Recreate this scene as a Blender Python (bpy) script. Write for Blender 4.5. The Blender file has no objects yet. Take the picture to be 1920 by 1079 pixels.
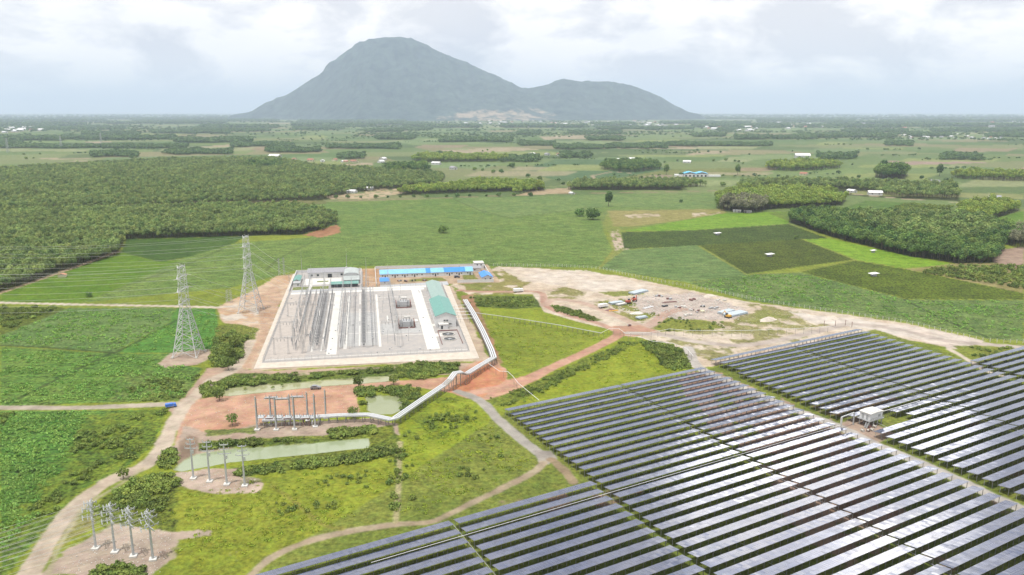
import bpy, math, random
import numpy as np
from mathutils import Vector, Matrix, Euler

rnd = random.Random(7)
scene = bpy.context.scene
C = scene.collection
R = math.radians

# ------------------------------------------------------------------ camera
CAMH = 120.0
FPX, PCX, PCY, HORV = 1478.0, 960.0, 539.5, 209.0
PITCH = math.atan((PCY - HORV) / FPX)
cam = bpy.data.cameras.new('camera')
cam.sensor_width = 36.0
cam.lens = FPX / 1920.0 * 36.0
cam.clip_start = 1.0
cam.clip_end = 250000.0
co = bpy.data.objects.new('camera', cam)
co.location = (0, 0, CAMH)
co.rotation_euler = (math.pi / 2 - PITCH, 0, 0)
C.objects.link(co)
scene.camera = co
scene.view_settings.view_transform = 'Standard'
scene.view_settings.look = 'None'
scene.view_settings.exposure = 0.16
scene.view_settings.gamma = 1.0
scene.render.film_transparent = False
scene.cycles.volume_bounces = 1
scene.cycles.max_bounces = 6
scene.cycles.diffuse_bounces = 2
scene.cycles.glossy_bounces = 3
scene.cycles.transparent_max_bounces = 8
scene.cycles.use_denoising = True

# ------------------------------------------------------------------ sun
SUN_EL, SUN_AZ = 75.0, 217.0          # azimuth of the sun measured clockwise from +Y: behind the camera, to the left
sd = Vector((math.sin(R(SUN_AZ)) * math.cos(R(SUN_EL)), math.cos(R(SUN_AZ)) * math.cos(R(SUN_EL)), math.sin(R(SUN_EL))))
sun = bpy.data.lights.new('sun', 'SUN')
sun.energy = 3.9
sun.angle = R(0.53)
sun.color = (1.0, 0.96, 0.90)
so = bpy.data.objects.new('sun', sun)
so.rotation_euler = (-sd).to_track_quat('-Z', 'Y').to_euler()
so.location = (0, -50, 400)
C.objects.link(so)

# ------------------------------------------------------------------ world: daylight sky under broken white cloud
world = bpy.data.worlds.new('World')
scene.world = world
world.use_nodes = True
nt = world.node_tree
nt.nodes.clear()


def N(nt, kind, **kw):
    n = nt.nodes.new(kind)
    for k, v in kw.items():
        if k == 'inp':
            for i, val in v.items():
                n.inputs[i].default_value = val
        else:
            setattr(n, k, v)
    return n


def build_world():
    L = nt.links.new
    out = N(nt, 'ShaderNodeOutputWorld')
    sky = N(nt, 'ShaderNodeTexSky', sky_type='NISHITA', sun_disc=False, sun_elevation=R(SUN_EL), sun_rotation=R(SUN_AZ))
    tc = N(nt, 'ShaderNodeTexCoord')
    sep = N(nt, 'ShaderNodeSeparateXYZ')
    L(tc.outputs['Generated'], sep.inputs[0])
    # cloud layer: project the direction on a plane overhead
    zz = N(nt, 'ShaderNodeMath', operation='MAXIMUM', inp={1: 0.0})
    L(sep.outputs[2], zz.inputs[0])
    za = N(nt, 'ShaderNodeMath', operation='ADD', inp={1: 0.16})
    L(zz.outputs[0], za.inputs[0])
    dx = N(nt, 'ShaderNodeMath', operation='DIVIDE'); L(sep.outputs[0], dx.inputs[0]); L(za.outputs[0], dx.inputs[1])
    dy = N(nt, 'ShaderNodeMath', operation='DIVIDE'); L(sep.outputs[1], dy.inputs[0]); L(za.outputs[0], dy.inputs[1])
    cmb = N(nt, 'ShaderNodeCombineXYZ', inp={2: 3.7}); L(dx.outputs[0], cmb.inputs[0]); L(dy.outputs[0], cmb.inputs[1])
    mp = N(nt, 'ShaderNodeMapping', inp={'Scale': (8.0, 8.0, 17.0), 'Location': (0.9, 0.3, 0.2)}); L(tc.outputs['Generated'], mp.inputs[0])
    n1 = N(nt, 'ShaderNodeTexNoise', inp={'Scale': 1.0, 'Detail': 8.0, 'Roughness': 0.56, 'Distortion': 0.25})
    L(mp.outputs[0], n1.inputs['Vector'])
    cmb2 = N(nt, 'ShaderNodeVectorMath', operation='ADD', inp={1: (11.3, -4.1, 2.0)}); L(cmb.outputs[0], cmb2.inputs[0])
    n2 = N(nt, 'ShaderNodeTexNoise', inp={'Scale': 0.45, 'Detail': 4.0, 'Roughness': 0.5, 'Distortion': 0.3})
    L(mp.outputs[0], n2.inputs['Vector'])
    # shade of the cloud: white tops to grey-lavender undersides
    r1 = N(nt, 'ShaderNodeValToRGB')
    e = r1.color_ramp.elements
    e[0].position, e[0].color = 0.40, (0.74, 0.74, 0.78, 1)
    e[1].position, e[1].color = 0.56, (1.14, 1.10, 1.05, 1)
    m = r1.color_ramp.elements.new(0.48); m.color = (0.92, 0.905, 0.91, 1)
    L(n1.outputs['Fac'], r1.inputs[0])
    r2 = N(nt, 'ShaderNodeValToRGB')
    e = r2.color_ramp.elements
    e[0].position, e[0].color = 0.36, (0.88, 0.89, 0.92, 1)
    e[1].position, e[1].color = 0.58, (1.04, 1.02, 1.0, 1)
    L(n2.outputs['Fac'], r2.inputs[0])
    mul = N(nt, 'ShaderNodeMix', data_type='RGBA', blend_type='MULTIPLY', inp={0: 1.0})
    L(r1.outputs[0], mul.inputs[6]); L(r2.outputs[0], mul.inputs[7])
    # cloud bank ahead right, boost added above the frame so the panels reflect white
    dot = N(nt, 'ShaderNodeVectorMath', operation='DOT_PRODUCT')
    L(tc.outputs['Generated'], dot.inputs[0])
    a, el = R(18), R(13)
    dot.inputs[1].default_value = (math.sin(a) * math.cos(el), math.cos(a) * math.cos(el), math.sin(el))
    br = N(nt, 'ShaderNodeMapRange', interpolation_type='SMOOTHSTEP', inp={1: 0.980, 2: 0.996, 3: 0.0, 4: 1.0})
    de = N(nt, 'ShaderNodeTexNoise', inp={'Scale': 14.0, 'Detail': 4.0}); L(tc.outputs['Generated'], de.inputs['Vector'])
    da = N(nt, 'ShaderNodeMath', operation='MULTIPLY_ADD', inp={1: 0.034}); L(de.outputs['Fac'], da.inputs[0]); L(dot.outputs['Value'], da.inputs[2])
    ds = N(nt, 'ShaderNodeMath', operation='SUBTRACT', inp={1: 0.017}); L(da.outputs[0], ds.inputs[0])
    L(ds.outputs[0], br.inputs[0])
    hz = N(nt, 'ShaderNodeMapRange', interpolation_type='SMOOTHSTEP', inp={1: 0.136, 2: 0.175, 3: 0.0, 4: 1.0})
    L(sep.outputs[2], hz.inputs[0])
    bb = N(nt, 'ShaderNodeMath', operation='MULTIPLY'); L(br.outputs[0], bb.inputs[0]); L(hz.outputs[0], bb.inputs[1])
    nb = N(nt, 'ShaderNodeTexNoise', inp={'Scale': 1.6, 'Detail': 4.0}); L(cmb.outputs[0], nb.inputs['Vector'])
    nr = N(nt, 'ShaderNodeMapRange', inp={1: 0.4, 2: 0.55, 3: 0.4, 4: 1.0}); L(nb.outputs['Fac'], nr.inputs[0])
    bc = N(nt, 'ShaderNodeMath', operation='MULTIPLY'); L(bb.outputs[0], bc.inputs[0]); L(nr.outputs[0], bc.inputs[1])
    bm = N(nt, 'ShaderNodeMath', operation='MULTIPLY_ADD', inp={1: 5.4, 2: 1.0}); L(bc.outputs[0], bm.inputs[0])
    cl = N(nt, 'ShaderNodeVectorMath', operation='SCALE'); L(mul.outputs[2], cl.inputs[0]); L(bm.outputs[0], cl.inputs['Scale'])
    # thin gaps of blue sky
    bg1 = N(nt, 'ShaderNodeBackground', inp={1: 0.09}); L(sky.outputs[0], bg1.inputs[0])
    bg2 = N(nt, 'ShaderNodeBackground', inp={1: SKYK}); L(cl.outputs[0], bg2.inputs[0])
    cov = N(nt, 'ShaderNodeMapRange', interpolation_type='SMOOTHSTEP', inp={1: 0.30, 2: 0.46, 3: 0.80, 4: 1.0})
    L(n2.outputs['Fac'], cov.inputs[0])
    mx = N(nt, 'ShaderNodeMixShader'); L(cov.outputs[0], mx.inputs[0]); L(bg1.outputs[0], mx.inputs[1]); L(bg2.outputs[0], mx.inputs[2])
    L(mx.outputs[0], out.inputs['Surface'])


SKYK = 1.06
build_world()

# ------------------------------------------------------------------ helpers
def G(u, v, z=0.0):
    """where the sight line of the survey photo's pixel u, v meets the level z"""
    x = (u - PCX) / FPX; y = (PCY - v) / FPX
    dy = math.cos(PITCH) + y * math.sin(PITCH)
    dz = -math.sin(PITCH) + y * math.cos(PITCH)
    t = (z - CAMH) / dz
    return (x * t, dy * t)


def proj(x, y, z):
    zz = z - CAMH
    f = y * math.cos(PITCH) - zz * math.sin(PITCH)
    up = y * math.sin(PITCH) + zz * math.cos(PITCH)
    if f < 1: return (-9999, 9999)
    return (PCX + FPX * x / f, PCY - FPX * up / f)


def P(s, z=0.0):
    """'u,v u,v ...' -> list of ground points"""
    return [G(*map(float, q.split(',')), z) for q in s.split()]


KEXP = 2.15


def lin(c):
    c = c / 255.0
    return c / 12.92 if c <= 0.04045 else ((c + 0.055) / 1.055) ** 2.4


def A(r, g, b, k=None):
    """surface albedo that shows as this colour in full daylight"""
    k = KEXP if k is None else k
    return tuple(min(0.86, lin(v) / k) for v in (r, g, b))


def mat(name, col, rough=0.7, metal=0.0, var=0.0, scale=1.0, spec=0.5, objvar=0.0, bump=0.0, col2=None, wave=None):
    m = bpy.data.materials.new(name); m.use_nodes = True
    t = m.node_tree; b = t.nodes['Principled BSDF']; Lk = t.links.new
    b.inputs['Roughness'].default_value = rough
    b.inputs['Metallic'].default_value = metal
    b.inputs['Specular IOR Level'].default_value = spec
    base = (*col, 1)
    b.inputs['Base Color'].default_value = base
    if var or col2 or objvar or wave:
        tc = N(t, 'ShaderNodeTexCoord')
        no = N(t, 'ShaderNodeTexNoise', inp={'Scale': scale, 'Detail': 4.0, 'Roughness': 0.6})
        Lk(tc.outputs['Object'], no.inputs['Vector'])
        mx = N(t, 'ShaderNodeMix', data_type='RGBA')
        mr = N(t, 'ShaderNodeMapRange', inp={1: 0.3, 2: 0.7}); Lk(no.outputs['Fac'], mr.inputs[0])
        Lk(mr.outputs[0], mx.inputs[0])
        c2 = col2 if col2 else tuple(v * (1 - var) for v in col)
        c1 = col if col2 else tuple(v * (1 + var) for v in col)
        mx.inputs[6].default_value = (*c2, 1); mx.inputs[7].default_value = (*c1, 1)
        last = mx.outputs[2]
        if wave:
            wv = N(t, 'ShaderNodeTexWave', wave_type='BANDS', bands_direction=wave[0], inp={'Scale': wave[1], 'Distortion': 0.0})
            Lk(tc.outputs['Object'], wv.inputs['Vector'])
            w2 = N(t, 'ShaderNodeMapRange', inp={3: 1 - wave[2], 4: 1.0}); Lk(wv.outputs['Fac'], w2.inputs[0])
            sc = N(t, 'ShaderNodeVectorMath', operation='SCALE'); Lk(last, sc.inputs[0]); Lk(w2.outputs[0], sc.inputs['Scale'])
            last = sc.outputs[0]
        if objvar:
            oi = N(t, 'ShaderNodeObjectInfo')
            r = N(t, 'ShaderNodeMapRange', inp={3: 1 - objvar, 4: 1 + objvar}); Lk(oi.outputs['Random'], r.inputs[0])
            sc = N(t, 'ShaderNodeVectorMath', operation='SCALE'); Lk(last, sc.inputs[0]); Lk(r.outputs[0], sc.inputs['Scale'])
            last = sc.outputs[0]
        Lk(last, b.inputs['Base Color'])
        if bump:
            bp = N(t, 'ShaderNodeBump', inp={'Strength': 0.5, 'Distance': bump}); Lk(no.outputs['Fac'], bp.inputs['Height'])
            Lk(bp.outputs[0], b.inputs['Normal'])
    return m


class MB:
    """collects boxes, bars, tubes and slabs in world or local coordinates, linked as ONE mesh object"""
    def __init__(s): s.v = []; s.f = []
    def add(s, vs, fs):
        o = len(s.v); s.v += [tuple(v) for v in vs]; s.f += [tuple(i + o for i in f) for f in fs]; return s
    def box(s, c, size, rz=0.0, taper=1.0):
        x, y, z = [k / 2 for k in size]; ca, sa = math.cos(rz), math.sin(rz)
        vs = []
        for sz, t in ((-1, 1.0), (1, taper)):
            for a, b in ((-1, -1), (1, -1), (1, 1), (-1, 1)):
                px, py = a * x * t, b * y * t
                vs.append((c[0] + px * ca - py * sa, c[1] + px * sa + py * ca, c[2] + sz * z))
        return s.add(vs, [(3, 2, 1, 0), (4, 5, 6, 7), (0, 1, 5, 4), (1, 2, 6, 5), (2, 3, 7, 6), (3, 0, 4, 7)])
    def tube(s, p, q, r0, r1=None, n=6, cap=True):
        r1 = r0 if r1 is None else r1
        p, q = Vector(p), Vector(q); d = (q - p)
        if d.length < 1e-6: return s
        d.normalize(); a = d.orthogonal().normalized(); b = d.cross(a)
        vs = [p + (a * math.cos(2 * math.pi * i / n) + b * math.sin(2 * math.pi * i / n)) * r0 for i in range(n)]
        vs += [q + (a * math.cos(2 * math.pi * i / n) + b * math.sin(2 * math.pi * i / n)) * r1 for i in range(n)]
        fs = [(i, (i + 1) % n, n + (i + 1) % n, n + i) for i in range(n)]
        if cap: fs += [tuple(range(n - 1, -1, -1)), tuple(range(n, 2 * n))]
        return s.add(vs, fs)
    def bar(s, p, q, w, h=None):
        """square bar between two points"""
        h = w if h is None else h
        p, q = Vector(p), Vector(q); d = (q - p).normalized()
        up = Vector((0, 0, 1)) if abs(d.z) < 0.95 else Vector((1, 0, 0))
        a = d.cross(up).normalized() * (w / 2); b = a.cross(d).normalized() * (h / 2)
        vs = [p + a + b, p - a + b, p - a - b, p + a - b, q + a + b, q - a + b, q - a - b, q + a - b]
        return s.add(vs, [(0, 1, 2, 3), (7, 6, 5, 4), (0, 4, 5, 1), (1, 5, 6, 2), (2, 6, 7, 3), (3, 7, 4, 0)])
    def prism(s, pts, z0, z1):
        n = len(pts)
        ar = sum(pts[i][0] * pts[(i + 1) % n][1] - pts[(i + 1) % n][0] * pts[i][1] for i in range(n))
        if ar < 0: pts = pts[::-1]
        vs = [(x, y, z0) for x, y in pts] + [(x, y, z1) for x, y in pts]
        return s.add(vs, [tuple(range(n - 1, -1, -1)), tuple(range(n, 2 * n))] + [(i, (i + 1) % n, n + (i + 1) % n, n + i) for i in range(n)])
    def sheet(s, pts, z):
        n = len(pts)
        ar = sum(pts[i][0] * pts[(i + 1) % n][1] - pts[(i + 1) % n][0] * pts[i][1] for i in range(n))
        if ar < 0: pts = pts[::-1]
        return s.add([(x, y, z) for x, y in pts], [tuple(range(n))])
    def gable(s, L, W, zb, zr, over=0.4, th=0.12, cx=0.0, cy=0.0):
        """two pitched slabs, ridge along local y (length L, width W)"""
        l = L / 2 + over; w = W / 2 + over
        k = (zr - zb) / (W / 2); ze = zb - k * over
        for sg in (-1, 1):
            vs = [(cx + sg * w, cy - l, ze), (cx, cy - l, zr), (cx, cy + l, zr), (cx + sg * w, cy + l, ze)]
            vs += [(x, y, z + th) for x, y, z in vs]
            s.add(vs, [(0, 1, 2, 3), (7, 6, 5, 4), (0, 4, 5, 1), (1, 5, 6, 2), (2, 6, 7, 3), (3, 7, 4, 0)])
        return s
    def gwall(s, L, W, h, zr, cx=0.0, cy=0.0):
        """walls with two gable ends as one closed body"""
        l, w = L / 2, W / 2
        vs = []
        for y in (cy - l, cy + l):
            vs += [(cx - w, y, 0), (cx + w, y, 0), (cx + w, y, h), (cx, y, zr), (cx - w, y, h)]
        return s.add(vs, [(0, 1, 2, 3, 4), (9, 8, 7, 6, 5), (0, 5, 6, 1), (1, 6, 7, 2), (2, 7, 8, 3), (3, 8, 9, 4), (4, 9, 5, 0)])
    def mesh(s, name, m):
        me = bpy.data.meshes.new(name); me.from_pydata(s.v, [], s.f); me.update()
        if m is not None: me.materials.append(m)
        return me
    def build(s, name, m, parent=None, smooth=False):
        return link(name, s.mesh(name, m), parent, smooth)


def link(name, me, parent=None, smooth=False, loc=None):
    o = bpy.data.objects.new(name, me); C.objects.link(o)
    if smooth:
        me.polygons.foreach_set('use_smooth', [True] * len(me.polygons))
    if parent is not None: o.parent = parent
    if loc is not None: o.location = loc
    return o


def tag(o, label=None, cat=None, group=None, kind=None):
    if label: o['label'] = label
    if cat: o['category'] = cat
    if group: o['group'] = group
    if kind: o['kind'] = kind
    return o


def thing(name, label, cat, loc=(0, 0, 0), rz=0.0, group=None):
    o = bpy.data.objects.new(name, None); C.objects.link(o)
    o.empty_display_size = 0.5
    o.location = loc; o.rotation_euler = (0, 0, rz)
    return tag(o, label, cat, group)


def dup(root, loc, rz=0.0, label=None, group=None, scale=None):
    r = root.copy(); C.objects.link(r); r.location = loc; r.rotation_euler = (0, 0, rz)
    if scale: r.scale = scale if isinstance(scale, tuple) else (scale,) * 3
    if label: r['label'] = label
    if group: r['group'] = group
    for ch in root.children:
        c = ch.copy(); C.objects.link(c); c.parent = r
        for g in ch.children:
            d = g.copy(); C.objects.link(d); d.parent = c
    return r


ORD = ['zeroth', 'first', 'second', 'third', 'fourth', 'fifth', 'sixth', 'seventh', 'eighth', 'ninth', 'tenth', 'eleventh', 'twelfth',
       'thirteenth', 'fourteenth', 'fifteenth', 'sixteenth', 'seventeenth', 'eighteenth', 'nineteenth', 'twentieth']


def nth(n):
    if n < len(ORD): return ORD[n]
    return '%d%s' % (n, {1: 'st', 2: 'nd', 3: 'rd'}.get(n % 10 if n % 100 not in (11, 12, 13) else 0, 'th'))


# numpy value noise on the ground plane -------------------------------------------------
def _h(ix, iy, seed):
    n = (ix.astype(np.int64) * 374761393 + iy.astype(np.int64) * 668265263 + seed * 1442695041) & 0xFFFFFFFF
    n = ((n ^ (n >> 13)) * 1274126177) & 0xFFFFFFFF
    return ((n ^ (n >> 16)) & 0xFFFF) / 65535.0


def vn(x, y, s, seed):
    x = x / s; y = y / s
    ix = np.floor(x); iy = np.floor(y); fx = x - ix; fy = y - iy
    fx = fx * fx * (3 - 2 * fx); fy = fy * fy * (3 - 2 * fy)
    a = _h(ix, iy, seed); b = _h(ix + 1, iy, seed); c = _h(ix, iy + 1, seed); d = _h(ix + 1, iy + 1, seed)
    return (a + (b - a) * fx) * (1 - fy) + (c + (d - c) * fx) * fy


def fbm(x, y, s, seed, o=4, g=0.55):
    r = np.zeros_like(x); w = 1.0; t = 0.0
    for i in range(o):
        r += w * vn(x, y, s, seed + i * 17); t += w; w *= g; s = s / 2.03
    return (r / t - 0.5) * 2.4


def inpoly(px, py, poly):
    """signed distance to polygon, positive inside"""
    d = np.full(px.shape, 1e30); ins = np.zeros(px.shape, bool)
    n = len(poly)
    for i in range(n):
        ax, ay = poly[i]; bx, by = poly[(i + 1) % n]
        ex, ey = bx - ax, by - ay; wx, wy = px - ax, py - ay
        t = np.clip((wx * ex + wy * ey) / max(ex * ex + ey * ey, 1e-9), 0, 1)
        dd = (wx - ex * t) ** 2 + (wy - ey * t) ** 2
        d = np.minimum(d, dd)
        c = (ay > py) != (by > py)
        with np.errstate(divide='ignore', invalid='ignore'):
            xx = ax + (py - ay) * ex / (ey if ey != 0 else 1e-9)
        ins ^= c & (px < xx)
    d = np.sqrt(d)
    return np.where(ins, d, -d)


def lineDist(px, py, pl):
    d = np.full(px.shape, 1e30)
    for (ax, ay), (bx, by) in zip(pl[:-1], pl[1:]):
        ex, ey = bx - ax, by - ay; wx, wy = px - ax, py - ay
        t = np.clip((wx * ex + wy * ey) / max(ex * ex + ey * ey, 1e-9), 0, 1)
        d = np.minimum(d, (wx - ex * t) ** 2 + (wy - ey * t) ** 2)
    return np.sqrt(d)


def smooth(e0, e1, x):
    t = np.clip((x - e0) / (e1 - e0), 0, 1); return t * t * (3 - 2 * t)


def spline(pts, k=6):
    """Catmull-Rom through ground points"""
    pts = [Vector((*p, 0)) if len(p) == 2 else Vector(p) for p in pts]
    q = [pts[0]] + pts + [pts[-1]]; out = []
    for i in range(1, len(q) - 2):
        for j in range(k):
            t = j / k
            out.append(0.5 * ((2 * q[i]) + (q[i + 1] - q[i - 1]) * t + (2 * q[i - 1] - 5 * q[i] + 4 * q[i + 1] - q[i + 2]) * t * t
                              + (-q[i - 1] + 3 * q[i] - 3 * q[i + 1] + q[i + 2]) * t ** 3))
    out.append(pts[-1])
    return [tuple(p) for p in out]

# ------------------------------------------------------------------ the ground sheet
def ground_grid():
    dep = list(np.arange(85, 40, -3.0)) + list(np.arange(40, 33.4, -0.4)) + list(np.arange(33.4, 1.2, -0.06)) + list(np.arange(1.2, 0.11, -0.03))
    az = list(np.arange(-180, -50, 6.0)) + list(np.arange(-50, -37, 0.5)) + list(np.arange(-37, 37, 0.075)) + list(np.arange(37, 50, 0.5)) + list(np.arange(50, 180, 6.0))
    r = CAMH / np.tan(np.radians(np.array(dep))); a = np.radians(np.array(az))
    X = np.outer(r, np.sin(a)).ravel(); Y = np.outer(r, np.cos(a)).ravel()
    return len(dep), len(az), X, Y


NR, NA, GX, GY = ground_grid()
NV = NR * NA
rad = np.hypot(GX, GY)
nC = fbm(GX, GY, 2.2, 5, 3); nB = fbm(GX, GY, 7.0, 6, 4); nA = fbm(GX, GY, 22.0, 7, 4); nL = fbm(GX, GY, 90.0, 8, 4); nXL = fbm(GX, GY, 600.0, 9, 4)
COL = np.zeros((NV, 3)); LEAF = np.full(NV, 0.5); STR = np.zeros(NV); GZ = np.zeros(NV); GID = np.zeros(NV, np.int32)
GNAMES = [('ground', 'green plain of grass and low crops reaching to the horizon', 'ground', 'structure')]
DIRTM = np.zeros(NV)


def arr(c): return np.array(c, float)


def paint(poly, c1, c2, name=None, label=None, cat=None, leaf=0.5, stripe=0.0, wob=1.0, soft=0.6, w=None, cover=None, k=None, z=None, seed=0, alpha=1.0, kind='structure'):
    pl = P(poly) if isinstance(poly, str) else poly
    ax = np.array(pl); m = (w or 0) + wob * 2 + 4
    idx = np.where((GX > ax[:, 0].min() - m) & (GX < ax[:, 0].max() + m) & (GY > ax[:, 1].min() - m) & (GY < ax[:, 1].max() + m))[0]
    if len(idx) == 0: return
    x, y = GX[idx], GY[idx]
    sdf = (w - lineDist(x, y, pl)) if w else inpoly(x, y, pl)
    sc = np.maximum(rad[idx] / 1200.0, 0.15)
    sdf = sdf + wob * (0.8 * nB[idx] + 0.35 * nC[idx])
    so_ = np.maximum(soft, sc)
    a = smooth(-so_, so_, sdf) * alpha
    if cover is not None:
        thr, s_ = cover
        nn = fbm(x, y, s_, 31 + seed, 4)
        a = a * smooth(thr - 0.16, thr + 0.16, nn)
    mix = np.clip(0.5 + 0.9 * nA[idx] + 0.5 * nB[idx] + 0.3 * nC[idx], 0, 1)[:, None]
    c = arr(c1) * (1 - mix) + arr(c2) * mix
    COL[idx] = COL[idx] * (1 - a[:, None]) + c * a[:, None]
    LEAF[idx] = LEAF[idx] * (1 - a) + leaf * a
    STR[idx] = STR[idx] * (1 - a) + stripe * a
    if z is not None:
        GZ[idx] = GZ[idx] * (1 - smooth(-1.2, 0.4, sdf)) + z * smooth(-1.2, 0.4, sdf)
    if name:
        g = [i for i, q in enumerate(GNAMES) if q[1] == label]
        if g: gi = g[0]
        else:
            GNAMES.append((name, label, cat, kind)); gi = len(GNAMES) - 1
        GID[idx[a > 0.5]] = gi
    elif alpha > 0.9 and cover is None:
        pass


# base: far patchwork of fields -------------------------------------------------
pal = np.array([A(112, 150, 84), A(126, 162, 92), A(100, 142, 74), A(138, 160, 100), A(118, 156, 96), A(92, 128, 70), A(146, 158, 104), A(160, 156, 112), A(118, 152, 84)])
xr = GX * math.cos(0.35) + GY * math.sin(0.35); yr = -GX * math.sin(0.35) + GY * math.cos(0.35)
row = np.floor(yr / 240.0 + 0.15 * vn(GX, GY, 900, 3))
cel = np.floor(xr / 310.0 + _h(row, row * 0, 77) * 5)
hid = _h(cel, row, 55)
pi_ = np.minimum((hid * len(pal)).astype(int), len(pal) - 1)
COL[:] = pal[pi_] * 1.0 * (1 + 0.10 * nXL[:, None] + 0.06 * nL[:, None])
near = smooth(1100, 700, GY)
gr = np.clip(0.5 + 0.8 * nL + 0.5 * nA, 0, 1)[:, None]
grass = arr(A(132, 158, 56)) * (1 - gr) + arr(A(154, 174, 58)) * gr
COL[:] = COL * (1 - near[:, None]) + grass * near[:, None]
STR[:] = 0.2 * (1 - near); LEAF[:] = 0.45

CROP1, CROP2 = A(110, 154, 70), A(126, 166, 80)
LUSH1, LUSH2 = A(84, 138, 52), A(112, 156, 66)
GR1, GR2 = A(136, 160, 54), A(156, 174, 60)
RED1, RED2 = A(214, 166, 136), A(230, 186, 158)
SAND1, SAND2 = A(228, 212, 190), A(242, 230, 214)
PINK1, PINK2 = A(204, 180, 160), A(220, 200, 182)
GREY1, GREY2 = A(176, 168, 158), A(198, 190, 180)
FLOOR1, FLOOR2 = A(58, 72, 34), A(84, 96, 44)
SHR1, SHR2 = A(92, 122, 50), A(112, 138, 58)

# mid-distance plain ------------------------------------------------------------
paint('0,430 0,300 1920,300 1920,430', A(106, 146, 80), A(128, 160, 92), leaf=0.4, stripe=0.3, wob=8, soft=20, alpha=0.4)
paint('1000,312 1040,300 1130,300 1270,318 1280,334 1150,345 1040,338 990,325', A(84, 128, 78), A(96, 138, 84), 'crop_field', 'blue-green crop field round the dark grove of trees beyond the blue roof', 'field', wob=4, soft=4)
paint('1130,340 1250,318 1440,314 1420,332 1290,336', A(120, 140, 66), A(146, 150, 88), wob=4, soft=4)
paint('1190,335 1330,335 1330,328 1230,328', A(165, 150, 125), A(182, 165, 140), wob=4, soft=3)
paint('1440,300 1560,302 1540,312 1440,312', A(150, 140, 128), A(170, 156, 140), wob=4, soft=3, alpha=.6)
paint('1650,303 1840,298 1860,305 1720,310 1660,310', A(178, 152, 138), A(190, 166, 148), wob=4, soft=3)
for s in ('820,283 960,276 1010,281 860,290', '60,297 165,294 170,298 100,300', '375,276 430,271 430,275 385,278', '500,266 548,264 548,270 505,273', '1110,279 1250,277 1260,273 1330,271 1380,276 1320,281',
          '640,308 700,305 700,310 640,313', '1010,256 1100,254 1100,261 1020,262', '1200,290 1340,284 1380,286 1300,291', '180,269 150,266 230,264', '420,300 540,297 530,303 440,305'):
    paint(s, A(178, 166, 132), A(196, 182, 150), leaf=.1, wob=5, soft=4)
_g = random.Random(12)
for _i in range(120):
    _v = 226 + (_g.random() ** 1.3) * 128; _u = _g.uniform(-60, 1960); _w = _g.uniform(40, 190); _hh = (_v - 205) * _g.uniform(.03, .10); _s = _g.uniform(-4, 4)
    _c = _g.choice([(150, 172, 110), (118, 158, 84), (100, 140, 74), (164, 172, 120), (132, 164, 100), (88, 124, 64), (150, 170, 96), (176, 168, 130), (172, 152, 122), (122, 160, 100)])
    paint([G(_u, _v), G(_u + _w, _v + _s * .3), G(_u + _w + _hh * 3, _v - _hh + _s * .3), G(_u + _hh * 3, _v - _hh)], A(*_c), A(*[min(255, q + 12) for q in _c]), leaf=.35, stripe=.25, wob=_v > 280 and 2 or 6, soft=3, alpha=.85)
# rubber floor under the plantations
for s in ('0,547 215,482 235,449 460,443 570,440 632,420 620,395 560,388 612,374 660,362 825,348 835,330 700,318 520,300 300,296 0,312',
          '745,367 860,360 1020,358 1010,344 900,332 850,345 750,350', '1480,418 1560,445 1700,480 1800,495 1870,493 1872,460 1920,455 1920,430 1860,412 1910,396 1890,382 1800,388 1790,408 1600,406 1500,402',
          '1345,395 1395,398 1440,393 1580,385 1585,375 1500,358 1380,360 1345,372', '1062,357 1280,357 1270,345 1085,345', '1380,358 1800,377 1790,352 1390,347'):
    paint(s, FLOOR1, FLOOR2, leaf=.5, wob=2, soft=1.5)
paint('350,378 610,376 612,384 560,388 350,383', A(120, 130, 70), A(150, 145, 95), wob=2, soft=2)
# central crop field
CF = 'crop_field'
paint('632,412 612,380 850,372 1060,367 1345,362 1360,392 1140,392 1125,402 1130,430 1148,470 1124,503 940,500 700,499 560,507 430,540 150,568 355,480 450,455 580,446', CROP1, CROP2, CF,
      'wide mid-green crop field behind the substation with a lone round tree', 'field', leaf=.7, stripe=.6, wob=.8, soft=1)
paint('850,372 1060,367 1345,362 1360,392 1140,388 960,408 900,398', A(110, 154, 80), A(128, 166, 90), leaf=.5, stripe=.5, wob=2, soft=3)
paint('560,389 612,382 850,372 880,396 960,410 700,440 640,440', A(106, 152, 70), A(124, 164, 80), leaf=.6, stripe=.5, wob=2, soft=3)
for s in ('850,374 900,395 960,410', '960,408 1060,396 1130,388', '600,447 520,486 500,507', '1280,375 1330,380 1360,381', '430,462 350,497 210,545'):
    paint(P(s), A(82, 110, 56), A(96, 124, 60), w=1.4, wob=.8, soft=.8, alpha=.8)
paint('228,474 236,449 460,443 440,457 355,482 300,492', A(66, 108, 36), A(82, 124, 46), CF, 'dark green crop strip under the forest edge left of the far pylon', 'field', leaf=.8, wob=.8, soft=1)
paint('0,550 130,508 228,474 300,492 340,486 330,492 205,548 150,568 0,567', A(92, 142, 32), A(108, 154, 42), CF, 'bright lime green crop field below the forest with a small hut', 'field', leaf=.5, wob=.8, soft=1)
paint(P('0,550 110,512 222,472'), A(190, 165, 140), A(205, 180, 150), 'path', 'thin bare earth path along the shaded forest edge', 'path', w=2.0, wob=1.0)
paint('570,441 632,421 640,436 600,446', A(180, 130, 95), A(196, 148, 110), leaf=.2, wob=3)
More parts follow.
